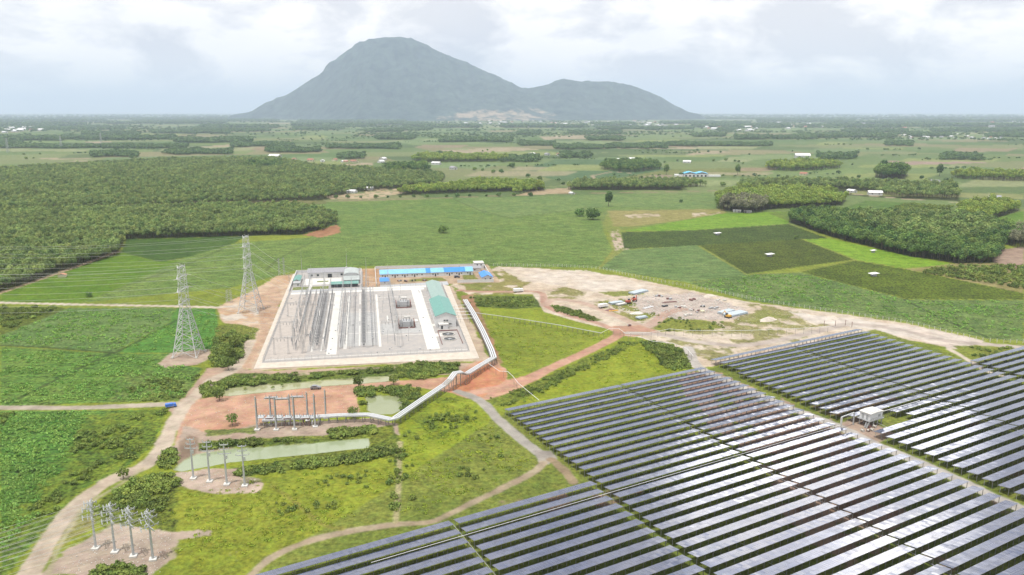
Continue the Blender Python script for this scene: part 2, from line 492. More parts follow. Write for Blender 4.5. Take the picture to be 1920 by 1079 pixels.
# fields left of the yard
paint('0,577 112,576 128,580 0,630', A(92, 118, 42), A(112, 136, 52), CF, 'rough dark green corner plot beside the pale farm lane', 'field', leaf=.9, wob=1.5)
paint('0,630 128,578 330,578 318,604 215,661 0,648', A(102, 148, 74), A(120, 162, 88), CF, 'mid-green crop field left of the near pylon, below the farm lane', 'field', leaf=.8, stripe=.3, wob=.8)
paint('330,578 405,580 414,650 390,655 322,662 215,662 318,604', A(86, 152, 58), A(100, 162, 66), CF, 'fresh green crop field right round the foot of the near pylon', 'field', leaf=.6, stripe=.2, wob=.8)
paint('0,650 215,663 320,664 296,682 380,690 345,750 0,762', A(98, 152, 62), A(118, 164, 72), CF, 'light green leafy crop field between the near pylon and the lower lane', 'field', leaf=.9, stripe=.4, wob=.8)
for s in ('0,648 90,652 215,662 260,640 330,601', '205,664 120,705 30,750'):
    paint(P(s), A(62, 92, 44), A(76, 104, 48), w=1.1, wob=.8, soft=.6, alpha=.9)
paint('240,700 380,690 350,748 200,755', A(100, 138, 66), A(130, 156, 84), leaf=1, wob=3, soft=4, alpha=.6)
paint('0,772 310,769 300,808 262,858 230,880 150,920 80,1000 10,1079 0,1079', A(84, 142, 58), A(104, 156, 68), CF, 'lush leafy crop field in the lower left corner', 'field', leaf=.9, stripe=.6, wob=.8)
paint('170,778 312,770 300,808 262,858 190,900 110,970 50,1040 0,1079 0,1000 60,930 120,860', A(116, 150, 50), A(140, 162, 52), leaf=.8, wob=6, soft=5, alpha=.8)
paint('150,790 310,772 300,815 262,856 180,880 130,880', A(88, 128, 48), A(110, 146, 54), leaf=1.0, wob=5, cover=(0.0, 9.0), seed=3)
paint('0,1000 90,900 180,890 70,1010 0,1079', A(88, 128, 48), A(110, 146, 54), leaf=1.0, wob=5, cover=(0.05, 9.0), seed=4)
for s in ('0,1000 20,790 32,772',):
    paint(P('0,800 24,778'), A(70, 96, 44), A(80, 110, 48), w=1.0, wob=.6)

# near grassland greens ----------------------------------------------------------
paint('880,555 990,558 1150,624 960,704 905,620', A(140, 166, 48), A(154, 178, 58), leaf=.35, wob=1)
paint('880,555 1000,556 1040,575 960,580 885,575', SHR1, SHR2, leaf=1, wob=2)
paint('890,590 960,600 1130,626 1000,690 945,690', A(126, 150, 56), A(146, 162, 60), leaf=.4, wob=5, alpha=.6)
paint('950,712 1165,640 1240,645 1290,690 955,768 912,748', A(144, 168, 48), A(158, 178, 56), leaf=.35, wob=1)
paint('905,752 1010,712 1170,640 1200,642 1010,735 950,762', SHR1, A(122, 146, 56), leaf=.8, wob=3, alpha=.85)
paint('760,760 850,740 905,762 1000,870 850,950 745,975 752,800', A(144, 174, 46), A(156, 180, 58), leaf=.35, wob=2, alpha=.7)
paint('760,760 850,738 900,780 820,830 765,840', A(112, 146, 50), A(136, 160, 52), leaf=.8, wob=6, cover=(-.1, 8.0), seed=6)
paint('480,900 690,860 740,900 740,975 560,990 470,950', A(124, 154, 52), A(150, 164, 56), leaf=.45, wob=4, cover=(0, 14.0), seed=7)
paint('260,900 330,893 470,925 620,980 600,1060 330,1079 280,960', A(142, 160, 50), A(154, 166, 60), leaf=.6, wob=5, alpha=.6)
paint('235,905 290,885 335,900 320,945 330,1000 300,985 200,990 170,960', A(96, 124, 46), A(120, 140, 54), leaf=1.1, wob=3)

# bare earth ------------------------------------------------------------------------
paint('295,682 322,662 392,655 398,670 370,684 310,690', PINK1, SAND1, leaf=.15, wob=1)
paint('405,578 470,546 520,518 556,515 545,540 522,572 500,640 476,692 440,692 470,640 482,616 420,606', A(222, 184, 148), A(232, 206, 178), leaf=.1, wob=1.5)
paint('412,590 460,560 500,580 480,612 425,604', SAND2, A(240, 225, 205), leaf=.1, wob=2, cover=(-.1, 12), seed=1)
paint('480,560 520,530 530,560 500,640 470,690 455,690 490,620', A(206, 168, 138), A(218, 184, 156), leaf=.1, wob=2, alpha=.8)
paint('406,612 440,606 484,616 470,652 432,692 395,692 402,660', A(110, 132, 50), A(136, 150, 66), leaf=1, wob=2)
paint('386,690 440,688 476,696 900,680 920,690 880,700 740,708 560,716 430,738 380,745 350,760 330,790 318,770 360,730', A(206, 176, 152), A(216, 190, 168), leaf=.15, wob=1.5)
paint('370,728 440,700 560,700 750,684 860,684 862,700 750,706 745,716 560,722 410,745 368,742', SHR1, SHR2, leaf=1, wob=1)
paint('430,700 740,688 740,694 430,712', A(190, 170, 140), A(205, 186, 160), leaf=.2, wob=1.5, cover=(.1, 5), seed=2)
paint('332,790 350,752 480,735 655,720 840,708 905,670 925,668 948,692 952,712 1040,694 1010,712 960,735 908,752 880,748 838,735 750,722 668,730 672,778 500,790 480,812 330,835', RED1, RED2, 'bare_earth', 'reddish graded earth around the cable bridge and pole group', 'ground', leaf=.12, wob=1)
paint('840,735 905,672 948,700 950,712 905,745 880,745', A(220, 150, 110), A(230, 168, 130), leaf=.1, wob=1.5)
paint('330,835 345,800 400,812 480,795 700,785 745,795 748,815 640,818 560,830 440,838 330,862 300,850', A(196, 172, 152), A(212, 192, 174), leaf=.2, wob=1.5)
paint('380,806 480,800 478,812 385,818', A(124, 142, 74), A(150, 160, 90), leaf=.7, wob=2)
paint('335,830 355,815 372,820 368,850 335,868', A(160, 138, 118), A(172, 150, 130), leaf=.1, wob=.8)
paint('390,828 480,822 640,815 735,798 745,835 480,852 690,842 700,855 560,870 490,886 440,890 430,878 560,860', A(118, 142, 54), A(140, 156, 62), leaf=.9, wob=1)
paint('372,832 560,822 620,822 620,828 440,838 372,846', SHR1, SHR2, leaf=1, wob=1)
paint('440,878 560,858 690,843 740,815 752,830 748,965 735,975 742,860 700,858 600,872 440,898', SHR1, A(122, 146, 56), leaf=1, wob=2)
paint('325,890 400,878 455,880 440,890 490,905 485,925 400,925 340,912', PINK1, PINK2, 'bare_earth', 'pale earth patch under the middle row of steel poles', 'ground', leaf=.15, wob=1.5)
paint('455,890 490,900 480,922 430,925', A(150, 150, 110), PINK2, leaf=.5, wob=1, cover=(0, 4), seed=8)
paint('75,1079 120,1030 215,985 300,1000 395,995 390,1004 330,1012 320,1050 280,1079', A(198, 178, 160), A(214, 196, 178), 'bare_earth', 'pale stony earth under the nearest row of steel poles', 'ground', leaf=.15, wob=2)
paint('70,1000 180,965 170,990 90,1050', A(150, 156, 70), A(180, 170, 110), leaf=.5, wob=3)
paint('168,1079 190,1062 250,1062 272,1079', SHR1, SHR2, leaf=1, wob=1)
paint('752,955 782,952 780,978 755,980', PINK1, A(206, 180, 170), leaf=.1, wob=.5)
paint('742,958 750,958 748,980 741,980', PINK1, PINK2, leaf=.1, wob=.3)
paint('645,990 690,992 680,1003 650,1003', A(196, 180, 160), PINK2, leaf=.1, wob=2)
paint('428,1030 445,1035 450,1060 432,1050', A(180, 178, 130), PINK1, leaf=.2, wob=1.5, cover=(0, 4))

# sandy works area -----------------------------------------------------------------
paint('845,535 935,500 1010,503 1160,517 1400,566 1600,592 1700,607 1850,640 1800,656 1620,622 1335,688 1300,690 1240,645 1160,622 1080,603 1020,585 1000,552 880,553', A(228, 208, 184), A(240, 226, 206), 'sandy_ground', 'bare sandy works ground between the substation and the solar rows', 'ground', leaf=.2, wob=1)
paint('1190,560 1420,570 1560,600 1500,640 1330,680 1250,640 1210,610', A(156, 152, 92), A(176, 172, 118), leaf=.5, wob=3, cover=(.02, 9), seed=11)
paint('1120,548 1190,545 1210,552 1150,556', A(150, 158, 78), A(160, 165, 90), leaf=.6, wob=2)
paint('860,520 950,503 1000,528 960,552 880,553', A(158, 156, 88), A(176, 164, 104), leaf=.4, wob=2, cover=(-.3, 10), seed=12)
paint('1110,568 1165,560 1200,570 1230,590 1195,612 1120,580', A(140, 152, 66), A(166, 162, 96), leaf=.6, wob=1.5, cover=(-.2, 6), seed=13)
paint('1025,545 1060,538 1100,548 1090,560 1030,565', A(150, 150, 84), A(176, 168, 116), leaf=.5, wob=2, cover=(-.1, 8), seed=14)
paint('1030,573 1060,575 1130,600 1110,606 1040,585', A(110, 128, 62), A(130, 142, 70), leaf=1, wob=1)
paint('1215,610 1262,592 1330,602 1360,615 1300,622 1240,622', A(144, 156, 66), A(158, 162, 78), leaf=.6, wob=1.5)
paint('1360,610 1430,580 1470,585 1560,610 1440,625', A(154, 160, 84), A(180, 172, 120), leaf=.5, wob=2, cover=(-.15, 7), seed=15)
paint('940,503 1100,508 1160,520 1240,540 1120,548 1040,535 980,528', A(236, 220, 200), A(246, 234, 220), leaf=.1, wob=3, alpha=.9)
paint('1480,585 1700,610 1850,640 1790,655 1640,618 1520,605', A(238, 222, 208), A(246, 236, 224), leaf=.1, wob=2, alpha=.9)
paint('1180,560 1300,548 1400,580 1380,600 1280,600 1200,585', A(218, 202, 192), A(232, 218, 208), leaf=.3, wob=3, alpha=.9)
paint('1195,640 1240,640 1290,660 1290,692 1255,690 1215,655', SHR1, SHR2, leaf=1, wob=1.5)
paint('860,500 920,505 940,520 900,545 850,530', A(140, 150, 72), A(166, 160, 96), leaf=.5, wob=2)
paint('862,555 885,552 925,640 945,690 925,668 905,640', A(190, 140, 108), A(176, 150, 110), leaf=.3, wob=1.5)
paint('1785,648 1920,652 1920,680 1850,690', A(134, 152, 62), A(152, 162, 70), leaf=.6, wob=1)

# crops to the right ----------------------------------------------------------------
paint('1124,503 1150,470 1148,445 1130,420 1140,396 1165,432 1180,470 1140,505', A(136, 158, 70), A(152, 164, 86), leaf=.5, wob=1)
paint('1140,396 1360,392 1360,402 1190,425 1150,425', A(160, 156, 88), A(176, 168, 106), leaf=.4, wob=2, soft=2)
for s in ('1170,404 1230,400 1240,405 1180,410', '1300,400 1350,399 1340,405 1300,406'):
    paint(s, A(205, 188, 160), A(220, 205, 180), leaf=.1, wob=3, cover=(-.2, 12))
paint('1145,435 1158,432 1180,470 1150,470', PINK1, SAND1, leaf=.4, wob=2, cover=(-.2, 4))
paint('1165,434 1350,401 1480,397 1478,420 1300,432', A(114, 172, 46), A(128, 182, 56), CF, 'bright green crop field just behind the dark coffee plots', 'field', leaf=.5, stripe=.3, wob=.8)
paint('1165,436 1300,432 1478,421 1552,447 1500,450 1310,461 1170,467', A(72, 104, 38), A(86, 118, 46), CF, 'dark green orchard plot with a small white well house in its middle', 'field', leaf=1.2, stripe=.5, wob=.8)
paint('1310,460 1502,449 1602,487 1400,514', A(80, 106, 30), A(98, 122, 38), CF, 'dark olive green orchard plot, the nearer one beside the grey-green crop', 'field', leaf=1.2, stripe=.5, wob=.8)
paint('1505,450 1555,447 1700,480 1792,496 1690,504 1604,487', A(124, 180, 44), A(138, 192, 54), CF, 'vivid lime green crop field beside the big grove', 'field', leaf=.45, stripe=.3, wob=.8)
paint('1500,510 1604,489 1690,504 1920,550 1920,562 1700,561', A(82, 112, 24), A(104, 136, 34), CF, 'long dark olive orchard strip running to the right edge', 'field', leaf=1.3, stripe=.4, wob=.8)
paint('1124,504 1170,469 1305,460 1400,515 1290,530', A(106, 150, 80), A(124, 164, 92), CF, 'grey-green crop field beside the sandy works ground', 'field', leaf=.6, stripe=.6, wob=.8)
paint('1290,531 1400,515 1500,511 1700,562 1920,563 1920,640 1850,635 1700,604 1600,590 1400,563', A(100, 142, 70), A(122, 160, 84), CF, 'grey-green crop field right of the concrete post fence', 'field', leaf=.8, stripe=.5, wob=.8)
paint(P('1695,562 1770,600 1850,632'), A(64, 92, 50), A(80, 108, 58), w=1.0, wob=.6)
for s in ('1498,510 1604,488 1700,504', '1310,461 1400,515 1500,511', '1604,488 1505,449', '1124,503 1152,468 1140,440'):
    paint(P(s), A(140, 156, 66), A(156, 164, 76), w=1.2, wob=.8, soft=.8, alpha=.85)
paint('1700,505 1795,494 1872,493 1872,478 1920,470 1920,550', A(160, 152, 92), A(176, 166, 112), leaf=.4, wob=1.5)
paint('1870,470 1920,462 1920,505 1862,492', A(184, 158, 138), A(194, 170, 150), leaf=.15, wob=1)
paint('1590,388 1625,376 1790,386 1780,404 1600,402', A(88, 136, 50), A(104, 150, 62), CF, 'dark green row crop behind the big grove', 'field', leaf=.5, stripe=.8, wob=1)
paint('1860,412 1915,396 1920,396 1920,432', A(96, 148, 46), A(110, 158, 56), leaf=.4, wob=1)
paint('1440,400 1480,397 1500,404 1480,416', A(100, 140, 50), A(120, 154, 60), leaf=.5, wob=1)
paint('1590,358 1920,364 1920,374 1600,366', A(150, 160, 96), A(166, 168, 110), leaf=.3, wob=3)

# solar field ground -----------------------------------------------------------------
paint('475,1079 955,768 1330,692 1640,618 1860,690 1920,680 1920,1079', A(122, 146, 62), A(142, 158, 70), 'solar_field_ground', 'mown green ground with muddy patches beneath the solar rows', 'ground', leaf=.6, wob=1)
paint('1260,700 1345,700 1560,790 1700,960 1600,1079 1500,1000 1420,860 1330,800', A(186, 156, 138), A(200, 174, 156), leaf=.2, wob=5, cover=(-.28, 10), seed=21)
paint('900,940 1300,900 1920,900 1920,1079 700,1079', A(160, 134, 112), A(176, 148, 126), leaf=.3, wob=5, cover=(.42, 14), seed=22)
paint('1500,700 1920,800 1920,900 1500,760', A(150, 132, 100), A(160, 140, 110), leaf=.3, wob=5, cover=(.1, 14), seed=23)
paint('1560,800 1610,780 1680,812 1650,832 1600,815', A(196, 170, 150), A(210, 186, 168), leaf=.2, wob=1)

# lanes and tracks ---------------------------------------------------------------------
paint(P('-300,556 0,568 130,571 300,574 410,577 440,574'), SAND1, SAND2, 'dirt_road', 'straight pale farm lane crossing the fields to the pylons', 'road', w=2.3, wob=.5, leaf=.1)
paint(P('-300,758 0,765 150,765 280,760 345,757'), A(196, 184, 164), A(210, 198, 180), 'dirt_road', 'grey lane along the top of the lower left crop field', 'road', w=2.4, wob=.5, leaf=.1)
trk = [p[:2] for p in spline(P('470,640 440,690 400,712 375,735 345,762 318,808 300,846 266,876 200,905 140,950 100,1000 65,1060 20,1140'))]
paint(trk, A(212, 194, 172), A(228, 212, 192), 'dirt_road', 'curving pale dirt track along the left side of the poles', 'road', w=3.0, wob=.8, leaf=.1)
paint([p[:2] for p in spline(P('268,880 215,915 160,950 125,1000 105,1040 90,1079'))], A(196, 188, 150), A(206, 196, 164), w=.8, wob=.6, leaf=.2, alpha=.8)
red = [p[:2] for p in spline(P('880,738 960,722 1000,705 1060,678 1110,655 1150,635 1165,625'))]
paint(red, A(216, 166, 140), A(228, 184, 160), 'dirt_road', 'straight reddish earth road climbing to the works ground', 'road', w=3.2, wob=.5, leaf=.08)
paint([p[:2] for p in spline(P('860,545 920,548 1010,548 1022,572 1060,590 1120,606 1170,625 1215,622'))], A(208, 166, 144), A(220, 184, 164), 'dirt_road', 'reddish haul road winding from the substation gate', 'road', w=2.3, wob=.6, leaf=.08)
paint([p[:2] for p in spline(P('1022,572 1040,562 1090,568 1150,590 1190,608 1210,620'))], A(216, 186, 166), A(226, 200, 182), w=3.2, wob=.8, leaf=.08, alpha=.9)
paint([p[:2] for p in spline(P('1165,625 1215,612 1250,588 1280,580'))], A(212, 180, 162), A(222, 196, 178), w=3.6, wob=.5, leaf=.08)
paint('1150,612 1200,610 1235,622 1190,632 1150,630', A(206, 160, 134), A(214, 172, 148), leaf=.08, wob=1)
gry = [p[:2] for p in spline(P('1180,625 1240,628 1300,640 1380,648 1450,640 1540,620 1600,608 1680,618 1780,640 1850,646 1960,655'))]
paint(gry, A(204, 190, 178), A(218, 206, 194), 'service_road', 'grey-pink service road skirting the top of the solar rows', 'road', w=3.2, wob=.6, leaf=.08)
mid = [p[:2] for p in spline(P('1290,652 1312,690 1380,722 1460,757 1560,795 1640,832 1780,892 1920,958 2060,1020'))]
paint(mid, A(208, 202, 194), A(222, 216, 208), 'service_road', 'straight grey service road between the two solar blocks', 'road', w=2.7, wob=.5, leaf=.06)
paint([p[:2] for p in spline(P('1780,655 1810,672 1850,696 1880,705'))], SAND1, SAND2, w=1.5, wob=.8, leaf=.1)
g2 = [p[:2] for p in spline(P('858,734 900,752 940,792 985,830 1028,862'))]
paint(g2, A(184, 178, 168), A(200, 194, 184), 'service_road', 'grey gravel road running down to the corner of the solar rows', 'road', w=2.3, wob=.4, leaf=.06)
paint('1000,845 1035,845 1046,860 1030,872 1012,868', GREY1, GREY2, leaf=.1, wob=.8)
paint([p[:2] for p in spline(P('1034,862 1060,885 1075,905'))], A(168, 150, 120), A(180, 160, 130), w=1.8, wob=.8, leaf=.2)
t2 = [p[:2] for p in spline(P('1020,868 1000,886 930,922 860,955 810,978 740,984 640,1000 560,1022 500,1052 460,1090'))]
paint(t2, A(186, 168, 140), A(200, 184, 158), 'dirt_road', 'faint dirt track along the top of the lowest solar rows', 'road', w=1.5, wob=.7, leaf=.15)
paint([p[:2] for p in spline(P('512,912 545,935 580,965 610,985 640,992'))], A(150, 150, 64), A(162, 158, 76), w=1.0, wob=.6, alpha=.8)
paint(P('742,980 748,900 750,830'), A(196, 184, 140), A(206, 194, 150), w=.8, wob=.5, alpha=.8)
for s in ('610,368 680,362 700,354 750,354 760,362 690,374 620,374',):
    paint(s, A(200, 178, 140), A(216, 196, 164), leaf=.1, wob=2, cover=(-.2, 12))
paint(P('-200,390 350,382 620,376 760,374 1030,364 1150,362 1350,358 1500,352'), A(150, 140, 100), A(170, 156, 120), 'road', 'country road with low roadside bushes behind the central crop field', 'road', w=4.0, wob=2, leaf=.4)
paint(P('1500,352 1600,364 1700,374 1800,380'), A(190, 170, 145), A(200, 182, 158), w=3.5, wob=1.5, leaf=.1)
paint('1000,357 1070,352 1070,362 960,368', A(190, 168, 130), A(204, 184, 150), leaf=.1, wob=3)
paint(P('1120,345 1110,330 1150,322 1190,326'), A(190, 168, 140), A(200, 180, 152), w=4, wob=2, alpha=.8)

# ponds ---------------------------------------------------------------------------------
for s, lb in (('405,738 425,728 560,716 690,707 738,703 748,712 690,718 600,724 430,742', 'long narrow pale green pond below the substation wall'),
              ('686,744 700,740 748,742 757,756 752,768 735,776 704,776 690,768', 'small square pale green pond beside the cable bridge'),
              ('326,880 345,862 368,850 440,840 560,832 690,821 692,838 600,848 430,866 340,882', 'long milky green pond behind the middle row of poles')):
    c1, c2 = (A(196, 198, 150), A(206, 208, 164)) if 'narrow' in lb else ((A(172, 186, 136), A(184, 196, 150)) if 'square' in lb else (A(178, 200, 158), A(190, 210, 172)))
    paint(s, A(176, 156, 130), A(196, 176, 150), wob=.7, leaf=.3, soft=.4)
    paint(s, c1, c2, 'pond', lb, 'pond', leaf=0.0, wob=.5, soft=.25, z=-0.5)


def yl(a, b):
    """substation yard: a metres along the near wall, b metres back from it"""
    return (YA[0] + a * YC - b * YS, YA[1] + a * YS + b * YC)


YANG = R(10.5); YC, YS = math.cos(YANG), math.sin(YANG)
YA = G(491, 680.5, 1.2)
# skirt of pale fill round the platform
paint([yl(-4, -8), yl(60, -10), yl(110, -13), yl(110, 160), yl(50, 165), yl(-3, 222)], A(212, 190, 164), A(226, 206, 182), leaf=.08, wob=1.5)
paint([yl(-10, 222), yl(48, 166), yl(145, 166), yl(147, 236), yl(52, 234)], A(206, 180, 150), A(222, 198, 170), 'bare_earth', 'bare tan earth of the camp courtyard behind the substation', 'ground', leaf=.15, wob=1.5)
paint([yl(46, 166), yl(60, 166), yl(60, 232), yl(46, 232)], A(214, 172, 132), A(226, 190, 152), leaf=.1, wob=1.5)
paint([yl(80, 180), yl(108, 178), yl(106, 190), yl(84, 190)], A(140, 146, 72), A(150, 156, 80), leaf=.5, wob=1)
paint([yl(120, 178), yl(131, 178), yl(131, 196), yl(122, 196)], A(146, 152, 78), A(156, 158, 86), leaf=.5, wob=1)

vg = np.clip((COL[:, 1] - np.maximum(COL[:, 0], COL[:, 2])) / np.maximum(COL[:, 1], 1e-4) * 2.6 - .22, 0, 1)      # plants: a little redder and duller
COL[:, 0] *= 1 + 0.24 * vg
COL[:, 1] *= 1 - 0.02 * vg
COL[:, 2] *= 1 + 0.06 * vg
relief = 0.14 * nB + 0.05 * nC
relief *= smooth(3000, 800, rad)
LV = (LEAF > .25)
GZ = GZ + np.where(GZ < -0.05, 0, relief * (0.35 + 0.9 * np.clip(LEAF, 0, 1)))


def land_material():
    m = bpy.data.materials.new('land'); m.use_nodes = True
    t = m.node_tree; b = t.nodes['Principled BSDF']; L = t.links.new
    b.inputs['Roughness'].default_value = 0.95; b.inputs['Specular IOR Level'].default_value = 0.15
    at = N(t, 'ShaderNodeAttribute', attribute_name='soil'); ax = N(t, 'ShaderNodeAttribute', attribute_name='cover')
    sp = N(t, 'ShaderNodeSeparateXYZ'); L(ax.outputs['Vector'], sp.inputs[0])
    tc = N(t, 'ShaderNodeTexCoord')
    n1 = N(t, 'ShaderNodeTexNoise', inp={'Scale': 0.62, 'Detail': 5.0, 'Roughness': 0.68}); L(tc.outputs['Object'], n1.inputs['Vector'])
    n2 = N(t, 'ShaderNodeTexNoise', inp={'Scale': 0.13, 'Detail': 4.0, 'Roughness': 0.6}); L(tc.outputs['Object'], n2.inputs['Vector'])
    mp = N(t, 'ShaderNodeMapping', inp={'Rotation': (0, 0, R(-24)), 'Scale': (0.05, 0.75, 1.0)}); L(tc.outputs['Object'], mp.inputs[0])
    n3 = N(t, 'ShaderNodeTexNoise', inp={'Scale': 1.0, 'Detail': 3.0, 'Roughness': 0.6}); L(mp.outputs[0], n3.inputs['Vector'])
    # leafy contrast
    r1 = N(t, 'ShaderNodeMapRange', inp={1: 0.36, 2: 0.64, 3: -0.7, 4: 0.5}); L(n1.outputs['Fac'], r1.inputs[0])
    r2 = N(t, 'ShaderNodeMapRange', inp={1: 0.35, 2: 0.65, 3: -0.24, 4: 0.2}); L(n2.outputs['Fac'], r2.inputs[0])
    r3 = N(t, 'ShaderNodeMapRange', inp={1: 0.38, 2: 0.62, 3: -0.6, 4: 0.42}); L(n3.outputs['Fac'], r3.inputs[0])
    a1 = N(t, 'ShaderNodeMath', operation='MULTIPLY'); L(r1.outputs[0], a1.inputs[0]); L(sp.outputs[0], a1.inputs[1])
    a2 = N(t, 'ShaderNodeMath', operation='MULTIPLY_ADD', inp={1: 0.8}); L(r2.outputs[0], a2.inputs[0]); L(a1.outputs[0], a2.inputs[2])
    a3 = N(t, 'ShaderNodeMath', operation='MULTIPLY_ADD'); L(r3.outputs[0], a3.inputs[0]); L(sp.outputs[1], a3.inputs[1]); L(a2.outputs[0], a3.inputs[2])
    f = N(t, 'ShaderNodeMath', operation='ADD', inp={1: 1.0}); L(a3.outputs[0], f.inputs[0])
    fm = N(t, 'ShaderNodeMath', operation='MAXIMUM', inp={1: 0.15}); L(f.outputs[0], fm.inputs[0])
    sc = N(t, 'ShaderNodeVectorMath', operation='SCALE'); L(at.outputs['Vector'], sc.inputs[0]); L(fm.outputs[0], sc.inputs['Scale'])
    # slight hue drift between yellow and blue green
    n4 = N(t, 'ShaderNodeTexNoise', inp={'Scale': 0.3, 'Detail': 3.0}); L(tc.outputs['Object'], n4.inputs['Vector'])
    h = N(t, 'ShaderNodeMapRange', inp={1: 0.3, 2: 0.7, 3: 0.485, 4: 0.515}); L(n4.outputs['Fac'], h.inputs[0])
    hs = N(t, 'ShaderNodeHueSaturation'); L(h.outputs[0], hs.inputs['Hue']); L(sc.outputs[0], hs.inputs['Color'])
    L(hs.outputs[0], b.inputs['Base Color'])
    bs = N(t, 'ShaderNodeMath', operation='MULTIPLY_ADD', inp={1: 0.5, 2: 0.12}); L(sp.outputs[0], bs.inputs[0])
    bp = N(t, 'ShaderNodeBump', inp={'Distance': 0.55}); L(bs.outputs[0], bp.inputs['Strength']); L(n1.outputs['Fac'], bp.inputs['Height'])
    L(bp.outputs[0], b.inputs['Normal'])
    return m


def water_material():
    m = bpy.data.materials.new('murky_water'); m.use_nodes = True
    t = m.node_tree; b = t.nodes['Principled BSDF']; L = t.links.new
    at = N(t, 'ShaderNodeAttribute', attribute_name='soil'); L(at.outputs['Color'], b.inputs['Base Color'])
    b.inputs['Roughness'].default_value = 0.12
    tc = N(t, 'ShaderNodeTexCoord'); n1 = N(t, 'ShaderNodeTexNoise', inp={'Scale': 1.2, 'Detail': 3.0}); L(tc.outputs['Object'], n1.inputs['Vector'])
    bp = N(t, 'ShaderNodeBump', inp={'Strength': 0.08, 'Distance': 0.1}); L(n1.outputs['Fac'], bp.inputs['Height']); L(bp.outputs[0], b.inputs['Normal'])
    return m


LAND, WATER = land_material(), water_material()


def build_ground():
    ii = np.arange(NR - 1)[:, None] * NA; jj = np.arange(NA)[None, :]; j2 = (jj + 1) % NA
    q = np.stack([ii + jj, ii + j2, ii + NA + j2, ii + NA + jj], -1).reshape(-1, 4)[:, ::-1]
    fid = GID[q[:, 0]]
    # a pond takes every face it touches so that its edge is the bank
    for gi, (name, label, cat, kind) in enumerate(GNAMES):
        sel = q[fid == gi]
        if len(sel) == 0: continue
        used, inv = np.unique(sel.ravel(), return_inverse=True)
        me = bpy.data.meshes.new(name)
        me.vertices.add(len(used)); me.loops.add(len(sel) * 4); me.polygons.add(len(sel))
        me.vertices.foreach_set('co', np.stack([GX[used], GY[used], GZ[used]], -1).astype(np.float32).ravel())
        me.loops.foreach_set('vertex_index', inv.astype(np.int32).ravel())
        me.polygons.foreach_set('loop_start', np.arange(0, len(sel) * 4, 4, dtype=np.int32))
        me.polygons.foreach_set('use_smooth', np.ones(len(sel), bool))
        me.update(calc_edges=True)
        a = me.attributes.new('soil', 'FLOAT_COLOR', 'POINT')
        a.data.foreach_set('color', np.concatenate([np.clip(COL[used], 0.005, 0.85), np.ones((len(used), 1))], 1).astype(np.float32).ravel())
        a = me.attributes.new('cover', 'FLOAT_VECTOR', 'POINT')
        a.data.foreach_set('vector', np.stack([LEAF[used], STR[used], STR[used] * 0], -1).astype(np.float32).ravel())
        me.materials.append(WATER if name == 'pond' else LAND)
        tag(link(name, me), label, cat, kind=kind)


build_ground()

